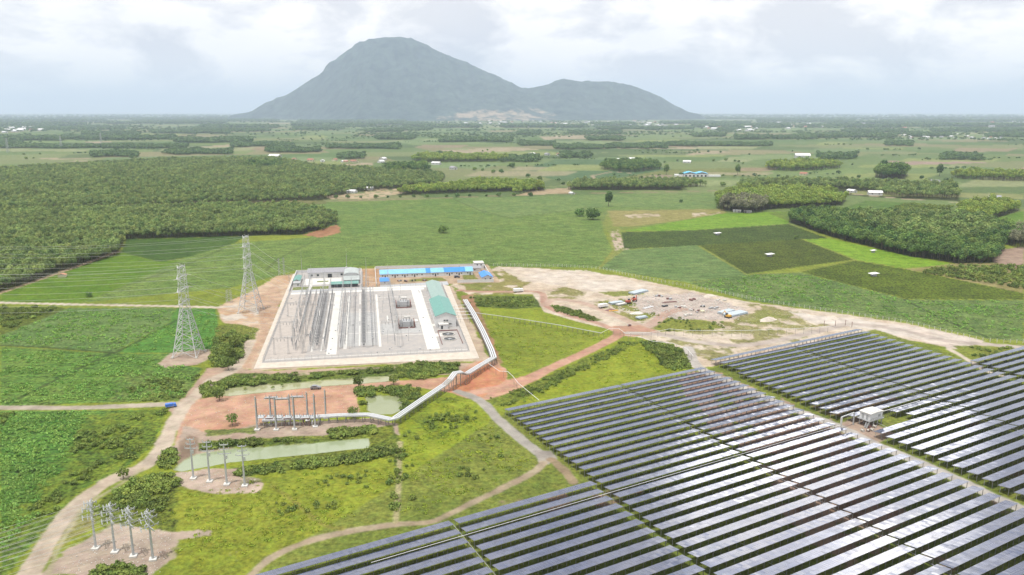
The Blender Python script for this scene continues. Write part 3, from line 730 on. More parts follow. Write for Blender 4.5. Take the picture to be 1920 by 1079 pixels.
# ------------------------------------------------------------------ mountain
def build_mountain():
    D = 12800.0
    prof = [(440, 214.5), (465, 211), (480, 206), (510, 190), (540, 177), (570, 158), (600, 139), (625, 118), (650, 99), (675, 85), (690, 79), (705, 73.5), (722, 70), (752, 69), (775, 75), (800, 86), (830, 100), (860, 113), (880, 122), (905, 135), (930, 143), (955, 154), (975, 164), (990, 167), (1002, 165.5), (1030, 159), (1042, 151), (1056, 148), (1075, 152), (1090, 153.5), (1140, 155), (1165, 158), (1190, 162.5), (1215, 172), (1240, 183), (1265, 198), (1290, 210), (1310, 214.5)]
    xs, hs = [], []
    for u, v in prof:
        x = (u - PCX) / FPX; y = (PCY - v) / FPX
        dy = math.cos(PITCH) + y * math.sin(PITCH); dz = -math.sin(PITCH) + y * math.cos(PITCH)
        xs.append(x * D / dy); hs.append(max(CAMH + dz * D / dy, 0))
    xs, hs = np.array(xs), np.array(hs)
    n, m = 300, 150
    X = np.linspace(xs[0] - 500, xs[-1] + 500, n); Y = np.linspace(-3300, 3300, m)
    XX, YY = np.meshgrid(X, Y)
    top = np.interp(XX, xs, hs, left=0, right=0)
    # the slope's width follows the crest height
    wid = 260 + np.interp(XX, [xs[0], xs[0] + 1500, xs[12], xs[20], xs[-8], xs[-1]], [300, 1100, 2500, 2300, 1300, 350])
    t = np.clip(np.abs(YY) / wid, 0, 1)
    fall = (1 - t) ** 1.25 * (1 + 0.35 * np.sin(t * math.pi))
    rid = 1 - np.abs(fbm(XX + 0.15 * YY, YY * 0.45, 620.0, 41, 5))          # eroded ribs running down the slope
    rid2 = fbm(XX, YY, 230.0, 47, 4)
    body = np.clip(t * 4, 0, 1) * (1 - t)
    H = top * fall + (rid - 0.72) * 260 * body * (top / 700) + rid2 * 30 * np.clip(body * 2 + 0.05, 0, 1) * np.clip(top / 250, 0, 1)
    H = H + fbm(XX, YY, 90.0, 71, 2) * 7 * np.clip(body * 3 + .3 * (t < .5), 0, 1) * (t < .98)
    H = np.where(t >= 1, -12, np.maximum(H, -12)); H = np.where(top < 4, -12, H)
    v = np.stack([XX.ravel(), YY.ravel() + D, H.ravel()], -1)
    i = (np.arange(m - 1)[:, None] * n + np.arange(n - 1)[None, :])
    q = np.stack([i, i + 1, i + n + 1, i + n], -1).reshape(-1, 4)
    hz = H.ravel()[q].max(1); q = q[hz > -11]
    used, inv = np.unique(q.ravel(), return_inverse=True)
    me = bpy.data.meshes.new('mountain'); me.from_pydata(v[used].tolist(), [], inv.reshape(-1, 4).tolist()); me.update()
    mt = bpy.data.materials.new('forested_slope'); mt.use_nodes = True
    t_ = mt.node_tree; b = t_.nodes['Principled BSDF']; L = t_.links.new
    b.inputs['Roughness'].default_value = 1.0; b.inputs['Specular IOR Level'].default_value = 0.05
    tc = N(t_, 'ShaderNodeTexCoord')
    n1 = N(t_, 'ShaderNodeTexNoise', inp={'Scale': 0.007, 'Detail': 8.0, 'Roughness': 0.72}); L(tc.outputs['Object'], n1.inputs['Vector'])
    r = N(t_, 'ShaderNodeValToRGB'); e = r.color_ramp.elements
    e[0].position, e[0].color = 0.36, (0.006, 0.02, 0.024, 1); e[1].position, e[1].color = 0.66, (0.07, 0.105, 0.085, 1)
    L(n1.outputs['Fac'], r.inputs[0])
    # bare quarry ground low on the saddle between the two summits
    n2 = N(t_, 'ShaderNodeTexNoise', inp={'Scale': 0.0045, 'Detail': 6.0, 'Roughness': 0.72}); L(tc.outputs['Object'], n2.inputs['Vector'])
    sp = N(t_, 'ShaderNodeSeparateXYZ'); L(tc.outputs['Object'], sp.inputs[0])
    gx = N(t_, 'ShaderNodeMapRange', interpolation_type='SMOOTHSTEP', inp={1: -1250.0, 2: -650.0}); L(sp.outputs[0], gx.inputs[0])
    gx2 = N(t_, 'ShaderNodeMapRange', interpolation_type='SMOOTHSTEP', inp={1: 900.0, 2: 380.0}); L(sp.outputs[0], gx2.inputs[0])
    gz = N(t_, 'ShaderNodeMapRange', interpolation_type='SMOOTHSTEP', inp={1: 270.0, 2: 70.0}); L(sp.outputs[2], gz.inputs[0])
    m1 = N(t_, 'ShaderNodeMath', operation='MULTIPLY'); L(gx.outputs[0], m1.inputs[0]); L(gx2.outputs[0], m1.inputs[1])
    m2 = N(t_, 'ShaderNodeMath', operation='MULTIPLY'); L(m1.outputs[0], m2.inputs[0]); L(gz.outputs[0], m2.inputs[1])
    m3 = N(t_, 'ShaderNodeMath', operation='MULTIPLY_ADD', inp={1: 0.26}); L(m2.outputs[0], m3.inputs[0]); L(n2.outputs['Fac'], m3.inputs[2])
    th = N(t_, 'ShaderNodeMapRange', inp={1: 0.70, 2: 0.82}); L(m3.outputs[0], th.inputs[0])
    mx = N(t_, 'ShaderNodeMix', data_type='RGBA'); L(th.outputs[0], mx.inputs[0]); L(r.outputs[0], mx.inputs[6]); mx.inputs[7].default_value = (0.30, 0.24, 0.17, 1)
    L(mx.outputs[2], b.inputs['Base Color'])
    bp = N(t_, 'ShaderNodeBump', inp={'Strength': .8, 'Distance': 20.0}); L(n1.outputs['Fac'], bp.inputs['Height']); L(bp.outputs[0], b.inputs['Normal'])
    me.materials.append(mt)
    tag(link('mountain', me, smooth=True), 'lone forested mountain with a rounded peak and a lower shoulder', 'mountain', kind='structure')


build_mountain()

# ------------------------------------------------------------------ foliage
def leaf_mat(name, c1, c2, objvar=0.34, hue=0.02):
    m = bpy.data.materials.new(name); m.use_nodes = True
    t = m.node_tree; b = t.nodes['Principled BSDF']; L = t.links.new
    b.inputs['Roughness'].default_value = 0.75; b.inputs['Specular IOR Level'].default_value = 0.2
    oi = N(t, 'ShaderNodeObjectInfo'); geo = N(t, 'ShaderNodeNewGeometry')
    mx = N(t, 'ShaderNodeMix', data_type='RGBA'); mx.inputs[6].default_value = (*c1, 1); mx.inputs[7].default_value = (*c2, 1)
    L(oi.outputs['Random'], mx.inputs[0])
    n = N(t, 'ShaderNodeTexNoise', inp={'Scale': 0.035, 'Detail': 4.0, 'Roughness': 0.6}); tc = N(t, 'ShaderNodeNewGeometry'); L(tc.outputs['Position'], n.inputs['Vector'])
    r = N(t, 'ShaderNodeMapRange', inp={1: 0.3, 2: 0.7, 3: 1 - objvar, 4: 1 + objvar}); L(n.outputs['Fac'], r.inputs[0])
    r2 = N(t, 'ShaderNodeMapRange', inp={3: 0.7, 4: 1.3}); L(geo.outputs['Random Per Island'], r2.inputs[0])
    mm = N(t, 'ShaderNodeMath', operation='MULTIPLY'); L(r.outputs[0], mm.inputs[0]); L(r2.outputs[0], mm.inputs[1])
    sc = N(t, 'ShaderNodeVectorMath', operation='SCALE'); L(mx.outputs[2], sc.inputs[0]); L(mm.outputs[0], sc.inputs['Scale'])
    hs = N(t, 'ShaderNodeHueSaturation')
    hm = N(t, 'ShaderNodeMath', operation='MULTIPLY', inp={1: 57.13}); L(oi.outputs['Random'], hm.inputs[0])
    hf = N(t, 'ShaderNodeMath', operation='FRACT'); L(hm.outputs[0], hf.inputs[0])
    hr = N(t, 'ShaderNodeMapRange', inp={3: 0.5 - hue, 4: 0.5 + hue * 0.5}); L(hf.outputs[0], hr.inputs[0]); L(hr.outputs[0], hs.inputs['Hue'])
    L(sc.outputs[0], hs.inputs['Color']); L(hs.outputs[0], b.inputs['Base Color'])
    tr = N(t, 'ShaderNodeBsdfTranslucent'); L(hs.outputs[0], tr.inputs[0])
    ms = N(t, 'ShaderNodeMixShader', inp={0: 0.28}); out = t.nodes['Material Output']
    L(b.outputs[0], ms.inputs[1]); L(tr.outputs[0], ms.inputs[2]); L(ms.outputs[0], out.inputs[0])
    return m


M_RUB = leaf_mat('rubber_leaves', A(92, 116, 66, .9), A(134, 150, 86, .9))
M_DRK = leaf_mat('dark_leaves', A(66, 96, 52, .92), A(112, 138, 68, .92))
M_GRN = leaf_mat('green_leaves', A(112, 136, 62, .95), A(146, 164, 76, .95))
M_FAR = leaf_mat('far_leaves', A(74, 102, 64, 1.0), A(106, 130, 78, 1.0), objvar=0.2)
M_SHR = leaf_mat('shrub_leaves', A(92, 112, 56, 1.0), A(130, 148, 72, 1.0))
M_GRY = leaf_mat('greyish_leaves', A(112, 116, 90, .95), A(138, 138, 110, .95), objvar=.15)
M_BARK = mat('bark', (0.12, 0.09, 0.06), 0.9, var=0.3, scale=2.0)


def crown_mesh(name, m, rx, rz, cz, n, ls, seed, lobes=4, bark=True, trunk=0.16):
    """leaf clumps spread through several overlapping lobes; a tapered trunk with limbs below"""
    r = random.Random(seed); vs, fs, mi = [], [], []
    lob = [(0, 0, cz, 1.0)]
    for i in range(lobes):
        a = 2 * math.pi * i / lobes + r.uniform(-.4, .4); d = rx * r.uniform(.35, .6)
        lob.append((d * math.cos(a), d * math.sin(a), cz + rz * r.uniform(-.35, .35), r.uniform(.5, .72)))
    for i in range(n):
        lx, ly, lz, s = lob[0] if r.random() < .35 else r.choice(lob[1:]) if lobes else lob[0]
        th = r.uniform(0, 2 * math.pi); cp = r.uniform(-.75, 1); sp_ = math.sqrt(1 - cp * cp); rr = s * r.uniform(.62, 1.0)
        nx, ny, nz = sp_ * math.cos(th), sp_ * math.sin(th), cp
        p = Vector((lx + nx * rx * rr, ly + ny * rx * rr, lz + nz * rz * rr))
        nn = (Vector((nx, ny, nz)) + Vector((r.uniform(-.7, .7), r.uniform(-.7, .7), r.uniform(-.3, .9)))).normalized()
        a = nn.orthogonal().normalized(); a.rotate(Matrix.Rotation(r.uniform(0, 6.28), 3, nn)); b = nn.cross(a)
        k = ls * r.uniform(.6, 1.3); k2 = k * r.uniform(.5, .9)
        o = len(vs)
        vs += [p + a * k, p + b * k2 + nn * k * .25, p - a * k, p - b * k2 + nn * k * .2]
        fs.append((o, o + 1, o + 2, o + 3)); mi.append(0)
    if bark:
        mb = MB(); mb.tube((0, 0, -0.2), (0.1, 0.05, cz), trunk, trunk * .45, 5, False)
        for i in range(3):
            a = 2.1 * i + r.random(); mb.tube((0, 0, cz * .55), (math.cos(a) * rx * .55, math.sin(a) * rx * .55, cz + rz * .1), trunk * .5, trunk * .2, 4, False)
        o = len(vs); vs += mb.v; fs += [tuple(i + o for i in f) for f in mb.f]; mi += [1] * len(mb.f)
    me = bpy.data.meshes.new(name); me.from_pydata([tuple(v) for v in vs], [], fs); me.update()
    me.materials.append(m)
    if bark: me.materials.append(M_BARK)
    me.polygons.foreach_set('material_index', mi)
    return me


def proto(me):
    return bpy.data.objects.new(me.name, me)


def scatter(name, label, cat, pts, scl, protos, kind='stuff', group=None):
    """one stuff object: points that carry copies of a few plant meshes"""
    pts = np.asarray(pts, float)
    if len(pts) == 0: return None
    me = bpy.data.meshes.new(name); me.vertices.add(len(pts)); me.vertices.foreach_set('co', pts.astype(np.float32).ravel()); me.update()
    rs = np.random.RandomState(len(pts) % 9973)
    a = me.attributes.new('rot', 'FLOAT_VECTOR', 'POINT')
    rot = np.zeros((len(pts), 3)); rot[:, 2] = rs.uniform(0, 6.28, len(pts)); rot[:, 0] = rs.uniform(-.08, .08, len(pts))
    a.data.foreach_set('vector', rot.astype(np.float32).ravel())
    a = me.attributes.new('scl', 'FLOAT_VECTOR', 'POINT'); scl = np.asarray(scl, float)
    if scl.ndim == 1: scl = np.stack([scl, scl, scl * rs.uniform(.85, 1.2, len(pts))], -1)
    a.data.foreach_set('vector', scl.astype(np.float32).ravel())
    o = link(name, me); tag(o, label, cat, group, kind)
    ng = bpy.data.node_groups.new('scatter', 'GeometryNodeTree')
    ng.interface.new_socket('Geometry', in_out='INPUT', socket_type='NodeSocketGeometry')
    ng.interface.new_socket('Geometry', in_out='OUTPUT', socket_type='NodeSocketGeometry')
    gi, go = ng.nodes.new('NodeGroupInput'), ng.nodes.new('NodeGroupOutput')
    jn = ng.nodes.new('GeometryNodeJoinGeometry')
    for p in protos:
        oi = ng.nodes.new('GeometryNodeObjectInfo'); oi.inputs['Object'].default_value = p; oi.inputs['As Instance'].default_value = True
        ng.links.new(oi.outputs['Geometry'], jn.inputs[0])
    ip = ng.nodes.new('GeometryNodeInstanceOnPoints'); ip.inputs['Pick Instance'].default_value = True
    ri = ng.nodes.new('FunctionNodeRandomValue'); ri.data_type = 'INT'; ri.inputs[4].default_value = 0; ri.inputs[5].default_value = len(protos) - 1
    ar_ = ng.nodes.new('GeometryNodeInputNamedAttribute'); ar_.data_type = 'FLOAT_VECTOR'; ar_.inputs[0].default_value = 'rot'
    as_ = ng.nodes.new('GeometryNodeInputNamedAttribute'); as_.data_type = 'FLOAT_VECTOR'; as_.inputs[0].default_value = 'scl'
    ng.links.new(gi.outputs[0], ip.inputs['Points']); ng.links.new(jn.outputs[0], ip.inputs['Instance'])
    ng.links.new(ri.outputs[2], ip.inputs['Instance Index'])
    ng.links.new(ar_.outputs[0], ip.inputs['Rotation']); ng.links.new(as_.outputs[0], ip.inputs['Scale'])
    ng.links.new(ip.outputs[0], go.inputs[0])
    md = o.modifiers.new('scatter', 'NODES'); md.node_group = ng
    return o


def protos_of(nm, m, rx, rz, cz, n, ls, k=4, **kw):
    return [proto(crown_mesh(nm, m, rx, rz, cz, n, ls, 100 + i * 7 + int(cz * 10), **kw)) for i in range(k)]


PR_RUB = protos_of('rubber_tree_crown', M_RUB, 2.7, 2.7, 7.2, 120, .62)
PR_GRN = protos_of('green_tree_crown', M_GRN, 2.7, 2.8, 7.0, 130, .62)
PR_DRK = protos_of('dark_tree_crown', M_DRK, 2.8, 2.8, 7.2, 130, .62)
PR_GRY = protos_of('grey_tree_crown', M_GRY, 2.8, 2.8, 7.6, 110, .6)
PR_FAR = protos_of('far_tree_crown', M_FAR, 4.6, 2.4, 4.4, 46, 1.5, k=3, bark=False)
PR_SHR = protos_of('shrub_clump', M_SHR, 1.0, .75, .55, 60, .3, bark=False)
PR_WEED = protos_of('weed_clump', M_SHR, .7, .35, .2, 16, .3, bark=False)


def fill(poly, step, seed, jit=.42, ang=0.0, rim=0.0):
    pl = P(poly) if isinstance(poly, str) else poly
    a = np.array(pl); ca, sa = math.cos(ang), math.sin(ang)
    rs = np.random.RandomState(seed)
    c = a.mean(0); rr = np.max(np.abs(a - c)) * 1.5
    g = np.arange(-rr, rr, step)
    X, Y = np.meshgrid(g, g); X = X.ravel(); Y = Y.ravel()
    X = X + rs.uniform(-jit, jit, X.shape) * step; Y = Y + rs.uniform(-jit, jit, Y.shape) * step
    x = c[0] + X * ca - Y * sa; y = c[1] + X * sa + Y * ca
    k = (x > a[:, 0].min()) & (x < a[:, 0].max()) & (y > a[:, 1].min()) & (y < a[:, 1].max()); x, y = x[k], y[k]
    d = inpoly(x, y, pl) + fbm(x, y, step * 3, seed, 2) * rim
    k = d > 0
    # nothing beyond what the picture and a side step could see
    k &= np.abs(x) < y * 0.80 + 60
    return x[k], y[k], rs


FW = 'forest'
def grove(poly, step, label, protos, sc=1.0, seed=1, ang=.3, rim=3.0, hv=.15, cat='grove', name='grove'):
    x, y, rs = fill(poly, step, seed, ang=ang, rim=rim)
    s = sc * (1 + rs.normal(0, hv, len(x)).clip(-.4, .45) + 0.12 * fbm(x, y, 28, 5, 3))
    kk = rs.rand(len(x)) > .07; x, y, s = x[kk], y[kk], s[kk]
    return scatter(name, label, cat, np.stack([x, y, x * 0], -1), s, protos)


grove('0,548 -260,640 -700,560 -700,400 0,401 360,393 400,390 470,392 560,391 600,400 625,410 634,420 600,432 560,440 460,443 235,449 217,482 110,511', 3.25, 'wide rubber plantation at left whose shaded edge meets the lime green field', PR_RUB, .82, 11, name='plantation', cat='plantation')
grove('-700,400 -700,310 0,320 150,312 300,302 420,300 520,300 590,315 720,322 830,330 835,338 825,347 660,361 612,375 355,386 0,400', 5.0, 'rubber plantation behind the gap, reaching back to the open plain', PR_RUB, .88, 12, name='plantation', cat='plantation')
grove('730,318 800,316 803,324 740,327 722,324', 4.5, 'small dark block of trees standing out of the plantation', PR_DRK, 1.35, 13)
grove('455,318 470,312 528,311 530,316 500,318', 4.5, 'dark clump of trees at the far edge of the plantation', PR_DRK, 1.25, 14)
grove('745,367 760,358 900,352 1020,352 1020,358 860,363', 4.4, 'low band of green trees right of the roadside clearing', PR_GRN, 1.0, 15)
grove('850,350 900,340 1010,346 1020,352 880,354', 5, 'pale green young trees behind the roadside tree band', PR_GRN, .8, 16)
grove('1062,357 1075,350 1090,346 1270,344 1330,350 1282,352 1285,357', 4.6, 'long low grove with pale green tops behind the central crop', PR_RUB, 1.0, 17)
grove('1380,356 1390,346 1480,344 1600,346 1700,350 1790,352 1800,373 1700,372 1660,366 1600,356 1500,354', 5.0, 'thin loose grove along the road near the white roofs', PR_RUB, 1.0, 18)
grove('1345,392 1345,375 1385,362 1500,360 1585,376 1580,386 1520,390 1440,393 1400,398', 4.4, 'bright green grove in front of the road with dark trunks', PR_GRN, 1.15, 19)
grove('1355,397 1350,388 1380,384 1420,384 1440,392 1430,398 1395,401', 4.6, 'greyish trees with bare trunks at the near corner of the bright grove', PR_GRY, 1.3, 20)
grove('1480,417 1478,408 1500,403 1600,408 1700,412 1790,410 1860,420 1905,445 1915,456 1880,462 1872,478 1870,493 1800,496 1700,481 1560,446', 3.5, 'big dense grove of dark green trees beside the lime green field', PR_DRK, .98, 21)
grove('1560,424 1620,412 1790,412 1860,425 1880,450 1800,470 1650,440', 5.2, 'yellower trees mixed through the middle of the big grove', PR_RUB, 1.22, 22)
grove('1790,408 1800,392 1870,383 1915,394 1860,412 1830,418', 4.4, 'bright yellow-green grove behind the big grove at right', PR_GRN, 1.05, 23)
grove('1895,462 1905,446 1920,440 1990,445 1990,462 1905,468', 4.4, 'greyish trees at the right picture edge', PR_GRY, 1.2, 24)
grove('1435,318 1440,312 1500,308 1570,310 1578,316 1530,320 1475,322', 6.0, 'oval grove with bright tops far out on the right plain', PR_GRN, 1.3, 25)
grove('1780,335 1790,329 1940,331 1960,341 1830,338', 6.0, 'flat grove with bright tops by the right edge of the plain', PR_GRN, 1.2, 26)
grove('1640,333 1650,327 1690,325 1702,330 1695,336 1660,337', 5.0, 'tall dark round clump of trees on the right plain', PR_DRK, 1.9, 27)
grove('770,302 790,296 930,297 955,301 925,304 800,305', 6, 'grove with bright tops behind the plantation, right of centre', PR_GRN, 1.3, 28)
grove('1125,318 1135,308 1190,306 1230,309 1240,318 1190,324 1160,323', 6.0, 'dark farm grove around white houses on the blue-green field', PR_DRK, 1.15, 29)
grove('958,367 962,356 1018,352 1020,358', 5, 'short green tree block beside the roadside verge', PR_GRN, .9, 30)

# far strips of trees on the plain: each its own long block
far = [(172, 257, 295), (310, 435, 290), (435, 550, 276), (500, 600, 287), (612, 750, 280), (705, 778, 262), (825, 960, 267), (0, 350, 279), (155, 262, 254), (285, 430, 251), (340, 500, 247), (550, 642, 244), (685, 755, 248), (755, 810, 245), (635, 682, 299),
       (1135, 1250, 279), (1250, 1445, 275), (1040, 1130, 280), (972, 1040, 274), (1100, 1170, 264), (970, 1012, 253), (1065, 1165, 252), (1210, 1235, 245), (1300, 1360, 257), (1380, 1440, 262), (1535, 1605, 299), (1765, 1840, 301), (1500, 1680, 259), (1440, 1530, 262), (1700, 1780, 257),
       (1850, 1960, 258), (1580, 1700, 249), (1745, 1920, 247), (0, 120, 264), (120, 330, 262), (330, 470, 268), (60, 230, 243), (550, 700, 238), (380, 520, 241), (700, 800, 235), (1120, 1300, 243), (1300, 1480, 240), (1500, 1700, 240), (1700, 1920, 238), (0, 160, 236), (200, 420, 233), (760, 900, 240), (940, 1100, 240),
       (720, 805, 326), (820, 860, 299), (1050, 1105, 297), (1660, 1710, 274), (940, 1010, 304), (1345, 1375, 246), (-100, 40, 272), (1110, 1190, 236), (1240, 1400, 233), (1550, 1760, 233), (-60, 200, 229), (250, 520, 228), (1420, 1600, 229), (1650, 1920, 229), (560, 760, 230), (0, 300, 224), (300, 500, 223), (1300, 1560, 224), (1560, 1920, 223)]
words = ['long low', 'thin dark', 'flat blue-green', 'short dark', 'narrow', 'broad', 'faint', 'ragged']
for i, (u0, u1, v) in enumerate(far):
    th = max(2.2, (v - 205) * .13)
    g = random.Random(i)
    pts = []
    for k in range(7):
        u = u0 + (u1 - u0) * k / 6; pts.append(G(u, v + g.uniform(-.12, .12) * th))
    for k in range(6, -1, -1):
        u = u0 + (u1 - u0) * k / 6; pts.append(G(u, max(v - th * g.uniform(.5, 1.0), 214.5)))
    d = pts[0][1]
    step = 7.5 if d < 3000 else (11 if d < 5500 else 18)
    x, y, rs = fill(pts, step, 60 + i, ang=.2, rim=step)
    if len(x) > 6000: x, y = x[:6000], y[:6000]
    side = 'left' if (u0 + u1) / 2 < 640 else ('right' if (u0 + u1) / 2 > 1280 else 'middle')
    scatter('tree_belt', '%s belt of trees, %s in distance, on the %s of the plain' % (words[i % 8], nth(1 + sorted(-q[2] for q in far).index(-v)), side), 'tree belt', np.stack([x, y, x * 0], -1), (step / 7.5) * np.where(rs.rand(len(x)) < .2, 1.3, 1.0) * 1.05, PR_FAR, group='tree belts on the far plain')

# thin hedgerows between the far fields
hg = random.Random(33)
HD = []
for i in range(70):
    v = 232 + hg.random() ** 1.2 * 112; u = hg.uniform(-40, 1900); w = hg.uniform(30, 150)
    if v > 292 and u < 840: continue
    a, b = G(u, v), G(u + w, v + hg.uniform(-2.0, 2.0)); n = int(math.hypot(b[0] - a[0], b[1] - a[1]) / 9)
    for k in range(n):
        if hg.random() < .62: HD.append((a[0] + (b[0] - a[0]) * k / n + hg.uniform(-4, 4), a[1] + (b[1] - a[1]) * k / n + hg.uniform(-4, 4), 0, hg.uniform(.45, 1.15)))
HD = np.array(HD)
scatter('hedgerows', 'thin broken hedgerows along the far field edges', 'hedgerows', HD[:, :3], HD[:, 3], PR_FAR)

# continuous broken woods toward the horizon
rs = np.random.RandomState(5)
n = 26000
d = 3600 * np.exp(rs.rand(n) * 1.9); az = rs.uniform(-.72, .72, n); x = d * np.sin(az); y = d * np.cos(az)
k = (fbm(x * .35, y, 420, 91, 4) > .12) | (rs.rand(n) < .07)
k &= ~((np.abs(x + 350) < 3600) & (y > 9400) & (y < 16500))
x, y, d = x[k], y[k], d[k]
scatter('woods', 'broken dark woods spreading over the plain toward the horizon', 'woods', np.stack([x, y, x * 0], -1), 1.3 * (d / 3600) ** .85, PR_FAR)


# single trees -----------------------------------------------------------------------
def tree_proto(name, m, rx, rz, cz, n, ls, seed, trunk=.25):
    r = thing(name, 'tree', 'tree')
    cr = crown_mesh('crown', m, rx, rz, cz, n, ls, seed, lobes=5, bark=False)
    link('crown', cr, r)
    mb = MB(); g = random.Random(seed)
    mb.tube((0, 0, -.3), (.1, 0, cz * .6), trunk, trunk * .6, 7, False)
    mb.tube((.1, 0, cz * .6), (.2, .1, cz + rz * .3), trunk * .6, trunk * .2, 6, False)
    for i in range(4):
        a = i * 1.6 + g.random(); mb.tube((.1, 0, cz * g.uniform(.45, .6)), (math.cos(a) * rx * .6, math.sin(a) * rx * .6, cz + rz * .2), trunk * .4, trunk * .15, 5, False)
    mb.build('trunk', M_BARK, r)
    return r


tp_round = tree_proto('broadleaf_tree', M_DRK, 5.2, 4.2, 4.4, 520, .75, 3)
tp_tall = tree_proto('tall_tree', M_DRK, 3.2, 5.6, 7.2, 360, .75, 4)
tp_small = tree_proto('small_tree', M_SHR, 1.9, 1.9, 2.6, 200, .36, 5, .12)
first = {'r': tp_round, 't': tp_tall, 's': tp_small}
cnt = {'r': 0, 't': 0, 's': 0}


def plant(kind, u, v, sc, label, group=None):
    x, y = G(u, v); rz = rnd.uniform(0, 6)
    if cnt[kind] == 0:
        o = first[kind]; o.location = (x, y, 0); o.rotation_euler = (0, 0, rz); o.scale = (sc,) * 3; o['label'] = label
        if group: o['group'] = group
    else:
        o = dup(first[kind], (x, y, 0), rz, label, group, sc)
        if not group and 'group' in o: del o['group']
    cnt[kind] += 1
    return o


plant('r', 831, 437, 1.0, 'lone round dark tree standing in the central crop field')
plant('r', 1111, 412, 1.6, 'wide dark tree, the larger of the close pair above the dry plot')
plant('r', 1087, 406, 1.15, 'smaller round tree of the close pair above the dry plot')
plant('t', 1141, 387, 1.6, 'tall dark tree standing alone behind the pair of round trees')
plant('r', 1277, 380, .5, 'small round bush-like tree alone in the pale crop behind the dry plot')
plant('r', 1492, 448, .42, 'small dark tree at the corner of the coffee plots')
plant('t', 1249, 328, 1.7, 'tall dark tree just left of the blue roof')
plant('t', 1383, 328, 1.6, 'tall dark tree standing alone right of the blue roof')
plant('t', 1761, 331, 1.9, 'tall slender tree above the plain right of the dark clump')
plant('r', 1785, 362, 1.7, 'round dark tree beside the houses near the right edge')
plant('r', 167, 557, .45, 'small dark tree at the edge of the lime green field')
plant('r', 1355, 350, .95, 'round tree by the road at the tip of the thin grove')
plant('s', 605, 0 + 432, 1.6, 'small tree at the corner of the plantation by the red earth')
k = 0
for (u, v, s) in [(45, 291, .7), (75, 290, .6), (49, 299, .8), (63, 298, .5), (247, 298, 1.1), (195, 280, 1.0), (640, 219, 1), (905, 285, .6), (914, 283, .7), (1110, 292, .9), (1328, 286, .8), (1351, 287, .7), (1270, 303, .6), (1338, 303, .7), (1360, 302, .8), (1378, 304, .7),
                  (1385, 305, .7), (1393, 308, .6), (1363, 300, .5), (1405, 291, .6), (1446, 256, .6), (1464, 256, .6), (1486, 285, .6), (1674, 264, .6), (1740, 300, .6), (1598, 310, .5), (1610, 334, .7), (1728, 336, .8), (990, 333, .9), (1012, 338, .9), (960, 315, 1.4), (890, 320, .9),
                  (905, 321, .7), (925, 325, .9), (940, 325, 1.0), (1056, 347, .6), (1178, 312, .8), (1045, 290, .7), (1060, 292, .9), (1075, 293, .8), (1090, 294, .8), (860, 292, .8), (1246, 306, .6), (1148, 307, .6), (1470, 360, 1.0), (1530, 364, .9), (1575, 367, .8)]:
    k += 1
    plant('r', u, v, s, 'dark tree dotted on the open plain, the %s of a loose scatter' % nth(k), 'single trees on the far plain')
k = 0
for u in list(range(625, 1010, 26)):
    k += 1
    v = 372.5 - (u - 625) * .012
    plant('r', u + rnd.uniform(-7, 7), v + rnd.uniform(-.4, .6), rnd.uniform(.4, .75), '%s low tree from the left in the roadside row behind the crop' % nth(k), 'low trees along the country road')
k = 0
for (u, v, s, l) in [(432, 674, 1.6, 'leafy young tree at the lower end of the scrub by the earth track'), (428, 694, 1.5, 'bright leafy young tree just above the track junction'), (412, 752, 1.3, 'small tree on the red earth left of the steel poles'), (436, 798, 1.2, 'small bush-like tree on the earth below the red patch'),
                     (442, 655, 1.9, 'larger dark young tree in the scrub between pylon and yard'), (662, 785, 1.2, 'small tree at the left bank of the square pond'), (672, 727, 1.3, 'small tree on the bank behind the square pond'), (738, 722, 1.2, 'small tree on the grass strip right of the narrow pond'), (232, 898, 1.0, 'small tree beside the bend of the dirt track')]:
    plant('s', u, v, s, l)

# shrubs and weeds -----------------------------------------------------------------------
def shrubs(poly, step, label, sc, seed, cover=None, name='shrubbery', z=0.0, pr=None):
    x, y, rs = fill(poly, step, seed, jit=.5, rim=2.2)
    if cover is not None:
        kk = fbm(x, y, cover[1], seed, 3) > cover[0]; x, y = x[kk], y[kk]
    s = sc * rs.uniform(.6, 1.35, len(x))
    return scatter(name, label, 'shrubs', np.stack([x, y, x * 0 + z], -1), s, pr or PR_SHR)


shrubs('371,741 385,722 430,712 560,705 640,700 745,690 748,697 640,706 560,712 430,727 385,745', 1.2, 'dark leafy hedge of shrubs along the upper bank of the narrow pond', 1.25, 1, (-.2, 5))
shrubs('748,684 800,682 862,684 862,692 800,712 752,712 742,698', 1.4, 'patch of leafy shrubs at the right end of the narrow pond', 1.15, 2, (-.35, 6))
shrubs('440,730 560,720 560,724 440,735', 1.8, 'sparse bushes along the near bank of the narrow pond', 1.15, 3, (.0, 6))
shrubs('668,732 700,729 760,728 790,732 782,744 756,744 745,739 700,738 688,745 684,760 672,750', 1.25, 'ring of dark shrubs round the square pond', 1.2, 4, (-.25, 4))
shrubs('752,745 780,744 800,748 760,770', 1.4, 'shrubs between the square pond and the cable bridge', 1.0, 5, (-.4, 5))
shrubs('615,812 640,806 702,803 704,810 640,822 617,821', 1.1, 'dense clipped-looking green bushes at the right end of the milky pond', 1.25, 6)
shrubs('372,838 440,828 560,824 616,820 616,826 540,831 440,839 374,845', 1.4, 'row of shrubs along the far bank of the milky pond', 1.15, 7, (-.1, 6))
shrubs('441,893 443,882 560,868 640,858 735,838 740,852 640,872 560,879 460,893', 1.2, 'long dark hedge below the milky pond', 1.2, 8, (-.35, 4))
shrubs('296,878 300,862 318,845 328,842 326,866 316,880', 1.25, 'round patch of shrubs at the left tip of the milky pond', 1.2, 9)
